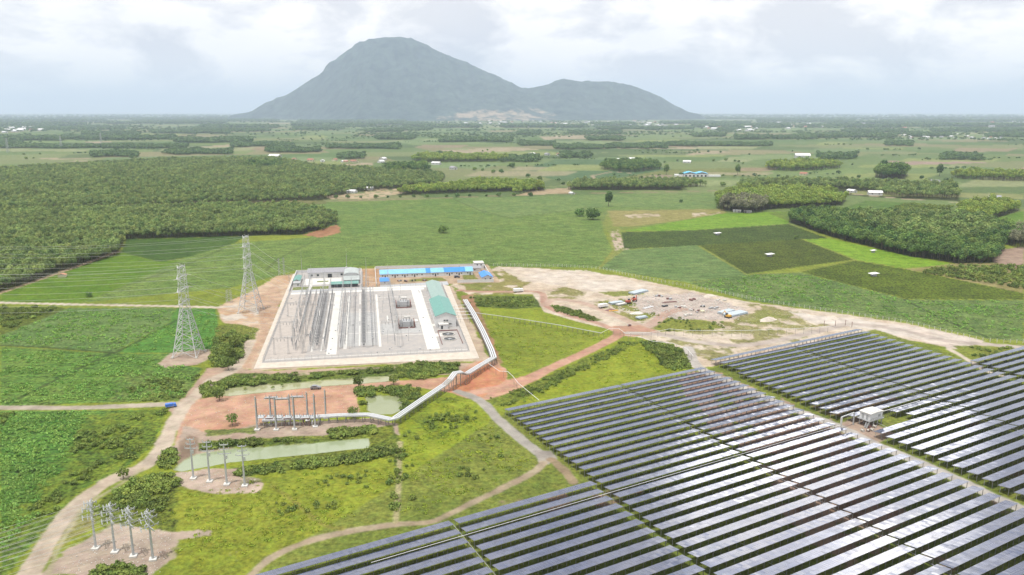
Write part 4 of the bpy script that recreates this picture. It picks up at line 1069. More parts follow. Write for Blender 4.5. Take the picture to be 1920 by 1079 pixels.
shrubs('205,945 235,905 290,888 325,893 335,905 322,930 300,960 285,950 240,960', 1.7, 'dark scrub between the curved track and the nearest poles', 1.15, 10, (-.2, 7))
shrubs('168,1079 190,1064 235,1060 272,1074 300,1120 150,1120', 1.4, 'leafy bush mass at the bottom edge below the nearest poles', 1.2, 11)
shrubs('400,640 420,628 440,622 460,640 455,665 430,692 398,688 405,665', 1.7, 'scrubby bushes between the near pylon and the yard', 1.5, 12, (-.2, 8))
shrubs('1200,642 1235,642 1288,662 1290,692 1262,696 1230,672', 1.6, 'dark thicket where the red road meets the solar rows', 1.3, 13, (-.35, 6))
shrubs('1035,574 1060,577 1125,600 1110,604 1042,585', 1.8, 'low strip of bushes between the two haul roads', .9, 14, (-.3, 6))
shrubs('880,557 1000,558 1010,572 960,578 885,573', 2.0, 'band of low shrubs at the top of the grass triangle', .9, 15, (-.05, 5))
shrubs('735,840 752,820 752,940 745,972 735,960', 2.0, 'line of bushes along the narrow footpath in the meadow', 1.0, 16, (-.1, 6))
shrubs('752,800 850,742 900,770 960,850 850,940 760,960', 2.6, 'weed clumps dotted over the bright meadow', .95, 17, (.3, 8), name='weeds')
shrubs('470,900 735,870 738,970 560,985 480,930', 2.6, 'weed clumps scattered in the lower meadow', .85, 18, (.42, 8), name='weeds')
shrubs('160,790 312,772 300,815 262,858 150,905 90,980 60,960 130,880', 1.9, 'weedy bushes on the rough margin of the lower left crop', 1.0, 19, (.02, 9), name='weeds')
shrubs('905,752 1010,716 1170,642 1195,645 1010,740 950,765', 1.9, 'tufts of weeds along the lower side of the red road', .75, 20, (.0, 6), name='weeds')
shrubs('0,780 24,776 0,800', 1.6, 'row of bushes across the corner of the lower left crop', .9, 21)
shrubs('0,577 112,576 0,628', 3.0, 'scattered bushes in the rough corner plot', 1.4, 22, (.0, 8))
shrubs('1860,500 1880,497 1960,512 1960,548 1720,512 1795,500', 4.4, 'young orchard trees in rows on the tan plot at right', 2.0, 23, name='orchard')
shrubs('1650,398 1700,382 1785,387 1775,402', 4.0, 'rows of young trees behind the big grove', 1.6, 24, name='orchard')
shrubs('240,718 375,700 348,748 230,757', 2.0, 'overgrown strip of weeds at the lower edge of the leafy crop', .9, 25, (.0, 8), name='weeds')
shrubs('1800,650 1920,652 1920,675 1850,688', 2.6, 'weed tufts on the grass corner behind the solar rows', .9, 26, (.2, 6), name='weeds')
shrubs('1215,585 1262,595 1350,605 1370,617 1300,624 1235,622', 3.0, 'weed tufts below the storage yard', .9, 27, (.1, 6), name='weeds')

M_CROPL = leaf_mat('crop_leaves', A(106, 146, 66, .9), A(136, 170, 90, .9), objvar=.2)
M_TUFT = leaf_mat('grass_tufts', A(124, 144, 50, 1.0), A(150, 166, 60, 1.0), objvar=.25)
PR_CROP = protos_of('crop_plant', M_CROPL, .95, .5, .45, 26, .32, bark=False)
PR_TUFT = protos_of('grass_tuft', M_TUFT, .8, .22, .12, 16, .26, bark=False)
shrubs('0,775 165,772 130,850 90,920 40,1000 0,1040', 1.5, 'leafy plants of the lush crop in the lower left corner', .8, 31, (-.35, 4), name='crop_plants', pr=PR_CROP)
shrubs('0,633 128,582 325,582 318,602 215,658 0,645', 2.3, 'leafy plants of the crop field left of the near pylon', .9, 32, (.0, 5), name='crop_plants', pr=PR_CROP)
shrubs('0,655 215,667 318,668 290,684 375,694 340,745 0,758', 2.0, 'leafy plants of the light green field above the lower lane', .9, 33, (.0, 5), name='crop_plants', pr=PR_CROP)
shrubs('325,604 400,586 410,650 330,658 225,659', 2.3, 'leafy plants of the fresh green field round the near pylon', .85, 34, (.1, 5), name='crop_plants', pr=PR_CROP)
shrubs('1300,533 1400,517 1500,514 1700,563 1920,565 1920,634 1850,630 1700,600 1600,586 1400,560', 3.0, 'leafy plants of the grey-green field beyond the fence', .95, 35, (.05, 6), name='crop_plants', pr=PR_CROP)
shrubs('490,905 740,868 738,975 560,1000 350,1079 300,990 330,930', 2.3, 'tufts of rough grass in the lower meadow', 1.0, 37, (-.1, 6), name='grass', pr=PR_TUFT)
shrubs('752,830 850,745 1000,870 850,945 755,975', 2.4, 'tufts of rough grass in the bright meadow', 1.0, 38, (-.1, 6), name='grass', pr=PR_TUFT)
shrubs('890,590 1150,628 960,700 930,660', 3.4, 'tufts of rough grass in the grass triangle by the yard', 1.1, 39, (0, 7), name='grass', pr=PR_TUFT)
shrubs('960,745 1165,645 1240,655 1285,692 960,760', 2.8, 'tufts of rough grass above the solar rows', 1.0, 40, (0, 7), name='grass', pr=PR_TUFT)

# ------------------------------------------------------------------ solar rows
RA = R(30.0); RC, RS = math.cos(RA), math.sin(RA)


def sw(s, t, z=0.0): return (s * RC - t * RS, s * RS + t * RC, z)      # along the rows, across the rows
def ts(x, y): return (x * RC + y * RS, -x * RS + y * RC)


def panel_mat():
    m = bpy.data.materials.new('solar_glass'); m.use_nodes = True
    t = m.node_tree; b = t.nodes['Principled BSDF']; L = t.links.new
    b.inputs['Roughness'].default_value = 0.04; b.inputs['IOR'].default_value = 1.75
    b.inputs['Specular IOR Level'].default_value = 0.6
    geo = N(t, 'ShaderNodeNewGeometry'); tc = N(t, 'ShaderNodeTexCoord')
    r = N(t, 'ShaderNodeMapRange', inp={3: 0.85, 4: 1.2}); L(geo.outputs['Random Per Island'], r.inputs[0])
    mx = N(t, 'ShaderNodeMix', data_type='RGBA'); mx.inputs[6].default_value = (0.05, 0.062, 0.118, 1); mx.inputs[7].default_value = (0.085, 0.095, 0.145, 1)
    n = N(t, 'ShaderNodeTexNoise', inp={'Scale': 0.12, 'Detail': 4.0}); L(geo.outputs['Position'], n.inputs['Vector'])
    nr = N(t, 'ShaderNodeMapRange', inp={1: .35, 2: .65}); L(n.outputs['Fac'], nr.inputs[0]); L(nr.outputs[0], mx.inputs[0])
    sc = N(t, 'ShaderNodeVectorMath', operation='SCALE'); L(mx.outputs[2], sc.inputs[0]); L(r.outputs[0], sc.inputs['Scale'])
    L(sc.outputs[0], b.inputs['Base Color'])
    return m


M_GLASS = panel_mat()
M_ALU = mat('aluminium_frame', (0.52, 0.54, 0.57), 0.45, 0.6)
M_GALV = mat('galvanised_steel', (0.42, 0.43, 0.44), 0.5, 0.5, var=.15, scale=3)
M_POST = mat('steel_post', (0.20, 0.20, 0.20), 0.6, 0.3, var=.2, scale=2)
M_PIPE = mat('pale_conduit', (0.72, 0.73, 0.74), 0.45, 0.2, var=.06, scale=1)
M_GREYP = mat('grey_conduit', (0.45, 0.46, 0.47), 0.5, 0.2, var=.1, scale=1)
M_CONC = mat('weathered_concrete', (0.50, 0.48, 0.44), 0.9, var=.12, scale=1.5)

PITCHR, SLOPE = 5.35, 3.9
TILT = R(9.0)
HLOW, HHIGH = 2.35, 2.35 + SLOPE * math.sin(TILT)
DEPTH = SLOPE * math.cos(TILT)
POSTMESH = MB().bar((0, 0, -.3), (0, 0, HHIGH - 0.28), 0.13, 0.13).mesh('post', M_POST)


def clip_visible(s0, s1, t):
    """trim a row to what the picture can see, with a margin for a step to the side"""
    ss = np.arange(s0, s1 + .01, 3.0); ok = []
    for s in ss:
        x, y, _ = sw(s, t)
        u, v = proj(x, y, 2.0)
        ok.append(-260 < u < 2200 and v < 1200 and y > 20)
    if not any(ok): return None
    i = [k for k, o in enumerate(ok) if o]
    return ss[i[0]] if i[0] > 0 else s0, (ss[i[-1]] if i[-1] < len(ss) - 1 else s1)


NT = 0


def table(s0, s1, tl, label, group, dz=0.0, seed=0):
    """one long table: s0..s1 along the row, low far edge at tl"""
    global NT
    n = int((s1 - s0) / 1.01)
    if n < 4: return
    NT += 1
    g = np.random.RandomState(seed)
    th = tl - DEPTH
    x, y, _ = sw(s0, th)
    root = thing('solar_table', label, 'solar table', (x, y, 0), RA, group)
    # local frame: +x along the row, +y toward the low far edge
    hh, hl = HHIGH + dz, HLOW + dz
    vs, fs = [], []
    ct, st = math.cos(TILT), math.sin(TILT)
    sag = g.uniform(-.3, .3) * 0.012
    for i in range(n):
        wob_ = g.normal(0, .0035)
        for k in (0, 1):
            a = k * SLOPE / 2 + .025; b_ = (k + 1) * SLOPE / 2 - .025
            x0, x1 = i * 1.01 + .018, i * 1.01 + 0.992
            j = g.normal(0, 1, 2) * 0.006
            zc = 0.045
            q = []
            for xx, aa in ((x0, a), (x1, a), (x1, b_), (x0, b_)):
                jz = (xx - (x0 + x1) / 2) * (j[0] + wob_) + (aa - (a + b_) / 2) * (j[1] + sag)
                q.append((xx, aa * ct, hh - aa * st + zc + jz))
            o = len(vs); vs += q; fs.append((o, o + 1, o + 2, o + 3))
    me = bpy.data.meshes.new('panels'); me.from_pydata(vs, [], fs); me.update(); me.materials.append(M_GLASS)
    link('panels', me, root)
    Lr = n * 1.01
    mb = MB()
    # backing frame under the modules
    a0, a1 = .0, SLOPE
    up = [(0, a0 * ct, hh - a0 * st), (Lr, a0 * ct, hh - a0 * st), (Lr, a1 * ct, hh - a1 * st), (0, a1 * ct, hh - a1 * st)]
    mb.add([(p[0], p[1], p[2] + .012) for p in up] + [(p[0], p[1], p[2] - .035) for p in up], [(0, 1, 2, 3), (7, 6, 5, 4), (0, 4, 5, 1), (1, 5, 6, 2), (2, 6, 7, 3), (3, 7, 4, 0)])
    mb.build('module_frame', M_ALU, root)
    mb = MB()
    for a in (.75, 3.05):
        mb.bar((.1, a * ct, hh - a * st - .09), (Lr - .1, a * ct, hh - a * st - .09), .08, .1)
    np_ = max(2, int(round(Lr / 3.03)) + 1)
    for i in range(np_):
        px = .25 + (Lr - .5) * i / (np_ - 1)
        mb.bar((px, .25, hh - .25 * st - .2), (px, 3.6 * ct, hh - 3.6 * st - .2), .07, .1)
        mb.bar((px, 3.05 * ct, -.2), (px, 3.05 * ct, hh - 3.05 * st - .22), .1)
    mb.build('support_rails', M_GALV, root)
    for i in range(np_):
        px = .25 + (Lr - .5) * i / (np_ - 1)
        p = bpy.data.objects.new('post', POSTMESH); C.objects.link(p); p.parent = root; p.location = (px, .42, dz)


T0A = 262.0
GA = 'solar tables of the left block'
D1A = lambda t: 198.5 + .085 * (t - 175)      # diagonal cable run splits the rows
nA_rows = 0
for k in range(0, 40):
    t = T0A - PITCHR * k
    sl = 147.6 + .076 * (t - 262); sr = 257.0 + .08 * (t - 262) if t < 240 else 255.5 + .3 * (t - 240) * -.1
    sr = 249.4 + .08 * (t - 177)
    if t > 240: sr = min(sr, 254.5)
    wk = 'grass corner' if k else 'grass'
    for a, b_, nm in ((sl, D1A(t) - .3, 'near half'), (D1A(t) + .3, sr, 'far half')):
        c = clip_visible(a, b_, t)
        if not c: continue
        table(c[0], c[1], t, '%s solar table back from the grass triangle, %s the cable run' % (nth(k + 1), 'left of' if nm[0] == 'n' else 'right of'), GA, dz=0.05 * (nm[0] == 'f'), seed=k * 3 + (nm[0] == 'f'))
    nA_rows += 1
# block B: below the dirt track, left of block A
for k in range(13, 42):
    t = T0A - PITCHR * k
    sr = 147.6 + .076 * (t - 262) - 1.6
    s_split = 90.5 + .06 * (t - 190)
    for a, b_, nm in ((34.0 - (193 - t) * .06, s_split - .5, 'left'), (s_split + .5, sr, 'right')):
        c = clip_visible(a, b_, t)
        if not c: continue
        table(c[0], c[1], t, '%s solar table below the faint dirt track, %s the walkway cable run' % (nth(k - 12), 'left of' if nm == 'left' else 'right of'), 'solar tables of the lower left block', dz=.05 * (nm == 'left'), seed=200 + k * 3 + (nm == 'left'))
# block C: beyond the grey service road
T0C = 263.6 + 2 * PITCHR
D3 = lambda t: 312.5 + .09 * (t - 200)
for k in range(0, 60):
    t = T0C - PITCHR * k
    if t > 270: continue
    sl = 262.5 + .085 * (t - 240); sr = 375.4 + .085 * (t - 262)
    if t > 250: sl = 266.5
    if 175.5 < t < 187: sl = 281.0 if t > 181 else 284.0
    if 187 < t < 190.5: sl = 262.0
    for a, b_, nm in ((sl, D3(t) - .3, 'l'), (D3(t) + .3, sr, 'r')):
        c = clip_visible(a, b_, t)
        if not c: continue
        table(c[0], c[1], t, '%s solar table from the top beyond the service road, %s its middle gap' % (nth(k + 1), 'left of' if nm == 'l' else 'right of'), 'solar tables of the right block', dz=.05 * (nm == 'r'), seed=400 + k * 3 + (nm == 'r'))
# block D: far right
for k in range(0, 60):
    t = T0C - PITCHR * k
    if t > 210: continue
    sl = 378.5 + .085 * (t - 262)
    c = clip_visible(sl, sl + 95, t)
    if not c: continue
    table(c[0], c[1], t, '%s solar table from the top of the block at the right edge' % nth(k - 11), 'solar tables at the right edge', seed=700 + k)
print('TABLES', NT)


def conduit(name, label, cat, pts, r=.09, posts=3.0, pr=.05, n=1, gap=.28, group=None, m=None, parts=True, bars=False, ph=None):
    """pipes carried on posts along a polyline of 3-D points"""
    x0, y0 = pts[0][0], pts[0][1]
    root = thing(name, label, cat, (x0, y0, 0), 0, group)
    loc = [Vector((p[0] - x0, p[1] - y0, p[2])) for p in pts]
    for k in range(n):
        mb = MB()
        offs = (k - (n - 1) / 2) * gap
        q = []
        for i, p in enumerate(loc):
            a = loc[max(i - 1, 0)]; b = loc[min(i + 1, len(loc) - 1)]
            d = Vector((b.x - a.x, b.y - a.y, 0)).normalized(); nn = Vector((-d.y, d.x, 0))
            q.append(p + nn * offs)
        for a, b in zip(q[:-1], q[1:]): mb.tube(a, b, r, r, 7)
        mb.build('pipe', m or M_PIPE, root)
    # trestles
    k = 0
    W = (n - 1) * gap / 2 + .25
    for a, b in zip(loc[:-1], loc[1:]):
        Ls = (b - a).length; c = max(1, int(round(Ls / posts)))
        for i in range(c):
            p = a.lerp(b, (i + .5) / c); d = Vector((b.x - a.x, b.y - a.y, 0)).normalized(); nn = Vector((-d.y, d.x, 0))
            mb = MB()
            if n > 1:
                mb.bar(p - nn * W - Vector((0, 0, r + .08)), p + nn * W - Vector((0, 0, r + .08)), .12)
                for sg in (-1, 1): mb.bar((p.x + nn.x * W * .8 * sg, p.y + nn.y * W * .8 * sg, -.3), (p.x + nn.x * W * .8 * sg, p.y + nn.y * W * .8 * sg, p.z - r - .1), pr * 2)
                mb.bar((p.x + nn.x * W * .8, p.y + nn.y * W * .8, .4), (p.x - nn.x * W * .8, p.y - nn.y * W * .8, p.z - .5), pr)
            else:
                mb.bar((p.x, p.y, -.3), (p.x, p.y, p.z - r * .5), pr * 2)
            mb.build('trestle' if n > 1 else 'post', M_POST, root); k += 1
    return root


def zp(s, z):
    return [(*G(*map(float, q.split(',')), z), z) for q in s.split()]


# cable runs across the solar blocks
def run(D, t0, t1, z, lab):
    pts = [(*sw(D(t), t)[:2], z) for t in np.linspace(t0, t1, 9)]
    conduit('cable_run', lab, 'cable run', pts, r=.06, posts=4.5, pr=.045, n=1, m=M_GREYP)


run(D1A, 262, 70, 1.3, 'pale cable run cutting across the left block rows in their middle gap')
run(lambda t: 90.5 + .06 * (t - 190), 192, 128, 1.3, 'pale cable run in the gap through the lowest left rows')
run(D3, 262, 100, 1.3, 'pale cable run cutting across the rows beyond the grey service road')
run(lambda t: 159.6 + .085 * (t - 173), 250, 90, .9, 'thin cable run glimpsed between rows of the left block')
run(lambda t: 267.5 + .08 * (t - 165), 262, 92, .9, 'thin cable run glimpsed between rows just beyond the service road')
tt = 181.9
pts = [(*sw(s, tt + .6)[:2], 2.6) for s in (62, 90, 140, 143, 190, 224, 251)]
conduit('cable_run', 'pale raised cable run on posts following one aisle between the left rows', 'cable run', pts, r=.07, posts=3.2, pr=.05)

# ------------------------------------------------------------------ substation platform
M_WHITE = mat('sunbleached_concrete', (0.54, 0.53, 0.50), 0.85, var=.07, scale=.6)
M_GRAVEL = mat('yard_gravel', (0.36, 0.33, 0.305), 0.95, var=.16, scale=.35, col2=(0.28, 0.275, 0.27))
M_SKIRT = mat('pale_fill', (0.46, 0.41, 0.35), 0.9, var=.12, scale=.4)
M_WALL = mat('grey_white_render', (0.60, 0.60, 0.60), 0.8, var=.06, scale=1)
M_TEAL = mat('teal_sheet_roof', (0.12, 0.30, 0.26), 0.45, 0.1, var=.1, scale=.5, wave=('Y', 1.2, .12))
M_TEAL2 = mat('faded_teal_roof', (0.26, 0.36, 0.33), 0.5, 0.1, var=.1, scale=.5, wave=('Y', 1.2, .1))
M_BLUE = mat('bright_blue_sheet', (0.04, 0.24, 0.66), 0.45, 0.1, var=.08, scale=.5, wave=('X', 1.2, .1))
M_LBLUE = mat('pale_blue_sheet', (0.20, 0.46, 0.72), 0.45, 0.1, var=.1, scale=.5, wave=('X', 1.2, .1))
M_GROOF = mat('grey_tile_roof', (0.26, 0.26, 0.28), 0.7, var=.15, scale=1.5)
M_LROOF = mat('pale_grey_sheet_roof', (0.42, 0.46, 0.45), 0.45, 0.2, var=.12, scale=.4, wave=('Y', 1.4, .15))
M_DARK = mat('dark_opening', (0.03, 0.035, 0.04), 0.3)
M_WIN = mat('window_glass', (0.05, 0.06, 0.07), 0.12)
M_RUST = mat('oxide_brick', (0.19, 0.10, 0.09), 0.8, var=.2, scale=1.2)
M_GREY = mat('grey_paint', (0.36, 0.37, 0.38), 0.5, 0.1, var=.1, scale=2)
M_INS = mat('grey_insulator', (0.30, 0.30, 0.31), 0.4, var=.1, scale=3)
M_LAWN = mat('lawn', A(140, 152, 72), 0.95, var=.18, scale=.5)
M_WIRE = mat('bare_conductor', (0.62, 0.62, 0.63), 0.4, 0.5)
M_YEL = mat('cream_paint', (0.62, 0.58, 0.42), 0.8, var=.05, scale=1)
ZP = 1.2
M_PYL = mat('bright_galvanised', (0.52, 0.53, 0.54), .5, .15, var=.1, scale=1)


def Y3(a, b, z=0.0): return (*yl(a, b), z)


def strip(a0, b0, a1, b1): return [yl(a0, b0), yl(a1, b0), yl(a1, b1), yl(a0, b1)]


root = thing('substation_platform', 'raised gravel yard platform with white concrete lanes and pale sloped skirt', 'platform', (*yl(50, 75), 0))
pc = yl(50, 75)
def rel(pts, c=pc): return [(x - c[0], y - c[1]) for x, y in pts]
mb = MB(); mb.prism(rel([yl(0, -.5), yl(101.5, -.5), yl(103.5, 160), yl(48, 162), yl(48, 222), yl(-1, 222)]), -.3, ZP); mb.build('slab', M_GRAVEL, root)
mb = MB()
inner = [yl(0, -.5), yl(101.5, -.5), yl(103.5, 160)]; outer = [yl(-3.2, -5.6), yl(105, -9), yl(108, 160)]
for (i, j) in ((0, 1), (1, 2)):
    q = rel([inner[i], inner[j]]) + rel([outer[j], outer[i]])
    mb.add([(q[0][0], q[0][1], ZP - .02), (q[1][0], q[1][1], ZP - .02), (q[2][0], q[2][1], .12), (q[3][0], q[3][1], .12)], [(0, 1, 2, 3) if i < 0 else (3, 2, 1, 0)])
q = rel([yl(-1, 222), yl(0, -.5), yl(-3.2, -5.6), yl(-3.6, 222)])
mb.add([(q[0][0], q[0][1], ZP - .02), (q[1][0], q[1][1], ZP - .02), (q[2][0], q[2][1], .12), (q[3][0], q[3][1], .12)], [(3, 2, 1, 0)])
mb.build('skirt', M_SKIRT, root)
for (a0, b0, a1, b1, nm) in ((30, 7, 35, 147.4, 'lane'), (80.5, 7, 87, 147.4, 'lane'), (1, 147.4, 89.5, 153, 'lane'), (48, 154, 96, 160, 'lane')):
    mb = MB(); mb.sheet(rel(strip(a0, b0, a1, b1)), ZP + .012); mb.build('concrete_lane', M_WHITE, root)
for (a0, b0, a1, b1) in ((22.0, 14, 22.9, 146), (26.9, 14, 27.5, 142), (38.3, 16, 39.9, 136), (56.2, 16.5, 57.6, 138), (46.0, 20, 46.8, 60), (46.0, 70, 46.8, 100), (46, 112, 46.8, 144),
                         (35, 44, 56.2, 44.8), (35, 92, 56.2, 92.7), (57.6, 38, 66, 38.8), (62, 68, 62.8, 80), (57.6, 128, 80.5, 128.8), (66, 36, 80.5, 36.8), (57.6, 66, 66, 66.6), (5, 44.2, 20, 44.7), (5, 90, 20, 90.5), (1, 3.4, 101, 4.2), (87, 30, 91, 36), (87, 52, 90, 56)):
    mb = MB(); mb.sheet(rel(strip(a0, b0, a1, b1)), ZP + .02); mb.build('cable_trench', M_WHITE, root)
for (a0, b0, a1, b1) in ((58, 40, 80, 62), (36, 20, 56, 90), (0.8, 5, 20, 146)):
    mb = MB(); mb.sheet(rel(strip(a0, b0, a1, b1)), ZP + .006); mb.build('crushed_stone_bed', mat('stone_bed_%d' % int(a0), (0.34, 0.34, 0.335) if a0 > 20 else (0.36, 0.325, 0.295), .95, var=.12, scale=.5), root)


# fence of the yard ------------------------------------------------------------------
def railing(name, label, pts, h=2.2, step=3.2, z=ZP, m=M_GALV, cat='fence'):
    x0, y0 = pts[0]; root = thing(name, label, cat, (x0, y0, 0))
    pm = MB().bar((0, 0, -.4), (0, 0, h), .09).mesh('post', m)
    for (ax, ay), (bx, by) in zip(pts[:-1], pts[1:]):
        Ls = math.hypot(bx - ax, by - ay); n = max(1, int(Ls / step)); mb = MB()
        for zz in (.15, h * .5, h - .05): mb.bar((ax - x0, ay - y0, z + zz), (bx - x0, by - y0, z + zz), .06)
        for i in range(int(Ls / .8)):
            t = (i + .5) / int(Ls / .8); px, py = ax + (bx - ax) * t - x0, ay + (by - ay) * t - y0
            mb.bar((px, py, z + .15), (px, py, z + h - .05), .025)
        mb.build('rails', m, root)
        for i in range(n + 1):
            t = i / n; o = link('post', pm, root, loc=(ax + (bx - ax) * t - x0, ay + (by - ay) * t - y0, z))
    return root


railing('yard_fence', 'steel railing fence along the near edge of the substation yard', [yl(1, .8), yl(100.5, .8)])
railing('yard_fence', 'steel railing fence up the left edge of the substation yard', [yl(.3, 1), yl(.1, 152)], step=4.5)
railing('yard_fence', 'steel railing fence up the right edge of the yard beside the cable bridge', [yl(101, 1), yl(102.6, 158)], step=4.5)
railing('yard_fence', 'steel railing fence across the back of the yard toward the blue-roofed camp', [yl(48, 161), yl(102.6, 158.8)], step=3.5)

# compound walls
def wall(label, pts, h, m=M_WALL, z=0, w=.25):
    for i, ((ax, ay), (bx, by)) in enumerate(zip(pts[:-1], pts[1:])):
        mb = MB(); d = Vector((bx - ax, by - ay, 0)); mb.bar((0, 0, h / 2), (d.x, d.y, h / 2), w, h)
        mb.bar((0, 0, h + .05), (d.x, d.y, h + .05), w + .12, .1)
        for k in range(int(d.length / 4) + 1):
            p = d * (k * 4 / d.length); mb.box((p.x, p.y, h / 2 + .1), (w + .14, w + .14, h + .2))
        o = mb.build('compound_wall', m); o.location = (ax, ay, z); tag(o, label if isinstance(label, str) else label[i], 'wall')


wall(['white wall up the left side of the office compound behind the yard', 'white wall across the back of the office compound'], [yl(-.6, 155), yl(-.8, 221), yl(47, 221)], 2.2, z=ZP - .3)
wall('white wall on the right side of the office compound beside the bare lane', [yl(47, 164), yl(47, 221)], 2.2, z=ZP - .3)
wall(['grey wall along the near side of the workers camp courtyard', 'grey wall slanting up the right side of the workers camp', 'grey wall behind the workers camp toward the crop field'], [yl(115, 169.5), yl(140.5, 167.5), yl(142.5, 228), yl(58, 232)], 2.0)
wall('thin white wall at the left end of the blue-roofed camp', [yl(57.5, 168), yl(57.5, 231)], 1.8)


# buildings -----------------------------------------------------------------------------
def building(name, label, cat, a, b, W, L, h, ridge, wallm, roofm, rot=0.0, z=0.0, windows=(), doors=(), roof='gable', over=.4, extra=None):
    """W across local x, L along local y (ridge along y)"""
    root = thing(name, label, cat, (*yl(a, b), z), YANG + rot)
    mb = MB()
    if roof == 'gable':
        mb.gwall(L, W, h, h + ridge).build('wall', wallm, root)
        MB().gable(L, W, h + .02, h + ridge + .02, over, .12).build('roof', roofm, root)
    elif roof == 'flat':
        mb.box((0, 0, h / 2), (W, L, h)).build('wall', wallm, root)
        r = MB(); r.box((0, 0, h + .1), (W + .4, L + .4, .2)); r.build('roof', roofm, root)
    elif roof == 'shed':
        mb.add([(-W / 2, -L / 2, 0), (W / 2, -L / 2, 0), (W / 2, L / 2, 0), (-W / 2, L / 2, 0), (-W / 2, -L / 2, h), (W / 2, -L / 2, h), (W / 2, L / 2, h + ridge), (-W / 2, L / 2, h + ridge)],
               [(3, 2, 1, 0), (4, 5, 6, 7), (0, 1, 5, 4), (1, 2, 6, 5), (2, 3, 7, 6), (3, 0, 4, 7)]).build('wall', wallm, root)
        o = over; k = ridge / L
        vs = [(-W / 2 - o, -L / 2 - o, h - k * o + .03), (W / 2 + o, -L / 2 - o, h - k * o + .03), (W / 2 + o, L / 2 + o, h + ridge + k * o + .03), (-W / 2 - o, L / 2 + o, h + ridge + k * o + .03)]
        MB().add([(x, y, zz) for x, y, zz in vs] + [(x, y, zz + .12) for x, y, zz in vs], [(3, 2, 1, 0), (4, 5, 6, 7), (0, 1, 5, 4), (1, 2, 6, 5), (2, 3, 7, 6), (3, 0, 4, 7)]).build('roof', roofm, root)
    elif roof == 'arch':
        n = 10; vs = []; W2 = W / 2
        arc = [(-W2 * math.cos(math.pi * i / n), h + ridge * math.sin(math.pi * i / n)) for i in range(n + 1)]
        bm_ = [(-W2, 0)] + arc + [(W2, 0)]
        m_ = len(bm_); vs = [(x, -L / 2, zz) for x, zz in bm_] + [(x, L / 2, zz) for x, zz in bm_]
        mb.add(vs, [tuple(range(m_)), tuple(range(2 * m_ - 1, m_ - 1, -1)), (0, m_, m_ + 1, 1), (m_ - 2, 2 * m_ - 2, 2 * m_ - 1, m_ - 1)]).build('wall', wallm, root)
        r = MB()
        o = over
        ov = [(x * 1.03, (zz - h) * 1.05 + h + .05) for x, zz in arc]
        k = len(ov); r.add([(x, -L / 2 - o, zz) for x, zz in ov] + [(x, L / 2 + o, zz) for x, zz in ov], [(i, k + i, k + i + 1, i + 1) for i in range(k - 1)]).build('roof', roofm, root)
    for (x, y, zz, w, hh, side) in windows:
        f = MB()
        if side in 'ns':
            sy = -1 if side == 's' else 1
            f.box((x, sy * (L / 2 + .03), zz), (w + .2, .08, hh + .2)); fo = f.build('window', M_WHITE, root)
            MB().box((x, sy * (L / 2 + .08), zz), (w, .04, hh)).build('pane', M_WIN, fo)
        else:
            sx = -1 if side == 'w' else 1
            f.box((sx * (W / 2 + .03), y, zz), (.08, w + .2, hh + .2)); fo = f.build('window', M_WHITE, root)
            MB().box((sx * (W / 2 + .08), y, zz), (.04, w, hh)).build('pane', M_WIN, fo)
    for (x, y, w, hh, side) in doors:
        if side in 'ns':
            sy = -1 if side == 's' else 1; MB().box((x, sy * (L / 2 + .04), hh / 2), (w, .08, hh)).build('door', M_DARK, root)
        else:
            sx = -1 if side == 'w' else 1; MB().box((sx * (W / 2 + .04), y, hh / 2), (.08, w, hh)).build('door', M_DARK, root)
    if extra: extra(root)
    return root


def ctrl_extra(r):
    for y in (-17, -9, -1, 7, 15):
        MB().box((-5.62, y, 3.6), (.12, .35, 7.0)).build('pilaster', M_WALL, r)
    MB().box((1.6, -21.35, 1.9), (3.2, .14, .5)).build('canopy', M_DARK, r)


building('control_building', 'tall grey-white control hall with teal gable roof at the right side of the yard', 'building', 94.2, 69.0, 11.4, 42, 6.6, 2.1, M_WALL, M_TEAL, z=ZP,
         windows=[(-.7, 0, 2.6, 1.1, 1.1, 's'), (.7, 0, 2.6, 1.1, 1.1, 's'), (-.7, 0, 4.0, 1.1, .7, 's'), (.7, 0, 4.0, 1.1, .7, 's')] + [(0, y, 3.6, 1.6, 1.3, 'w') for y in (-13, -5, 3, 11)] + [(0, y, 3.6, 1.6, 1.3, 'e') for y in (-13, -5, 3, 11)],
         doors=[(-3.6, 0, 1.6, 2.4, 's')], extra=ctrl_extra)
building('control_annex', 'long lower annex with faded grey-green roof joined behind the teal hall', 'building', 95.2, 120.0, 8.6, 57, 4.8, 1.3, M_WALL, M_TEAL2, z=ZP,
         windows=[(0, y, 2.6, 1.5, 1.2, 'w') for y in range(-24, 26, 7)], doors=[(0, 20, 2.2, 2.6, 'w')])
building('pump_house', 'small flat white block between the teal hall and the round pits', 'building', 92.6, 46.0, 5.2, 3.6, 2.6, 0, M_WALL, M_WHITE, roof='flat', z=ZP, doors=[(-1, 0, 1, 2, 's')])
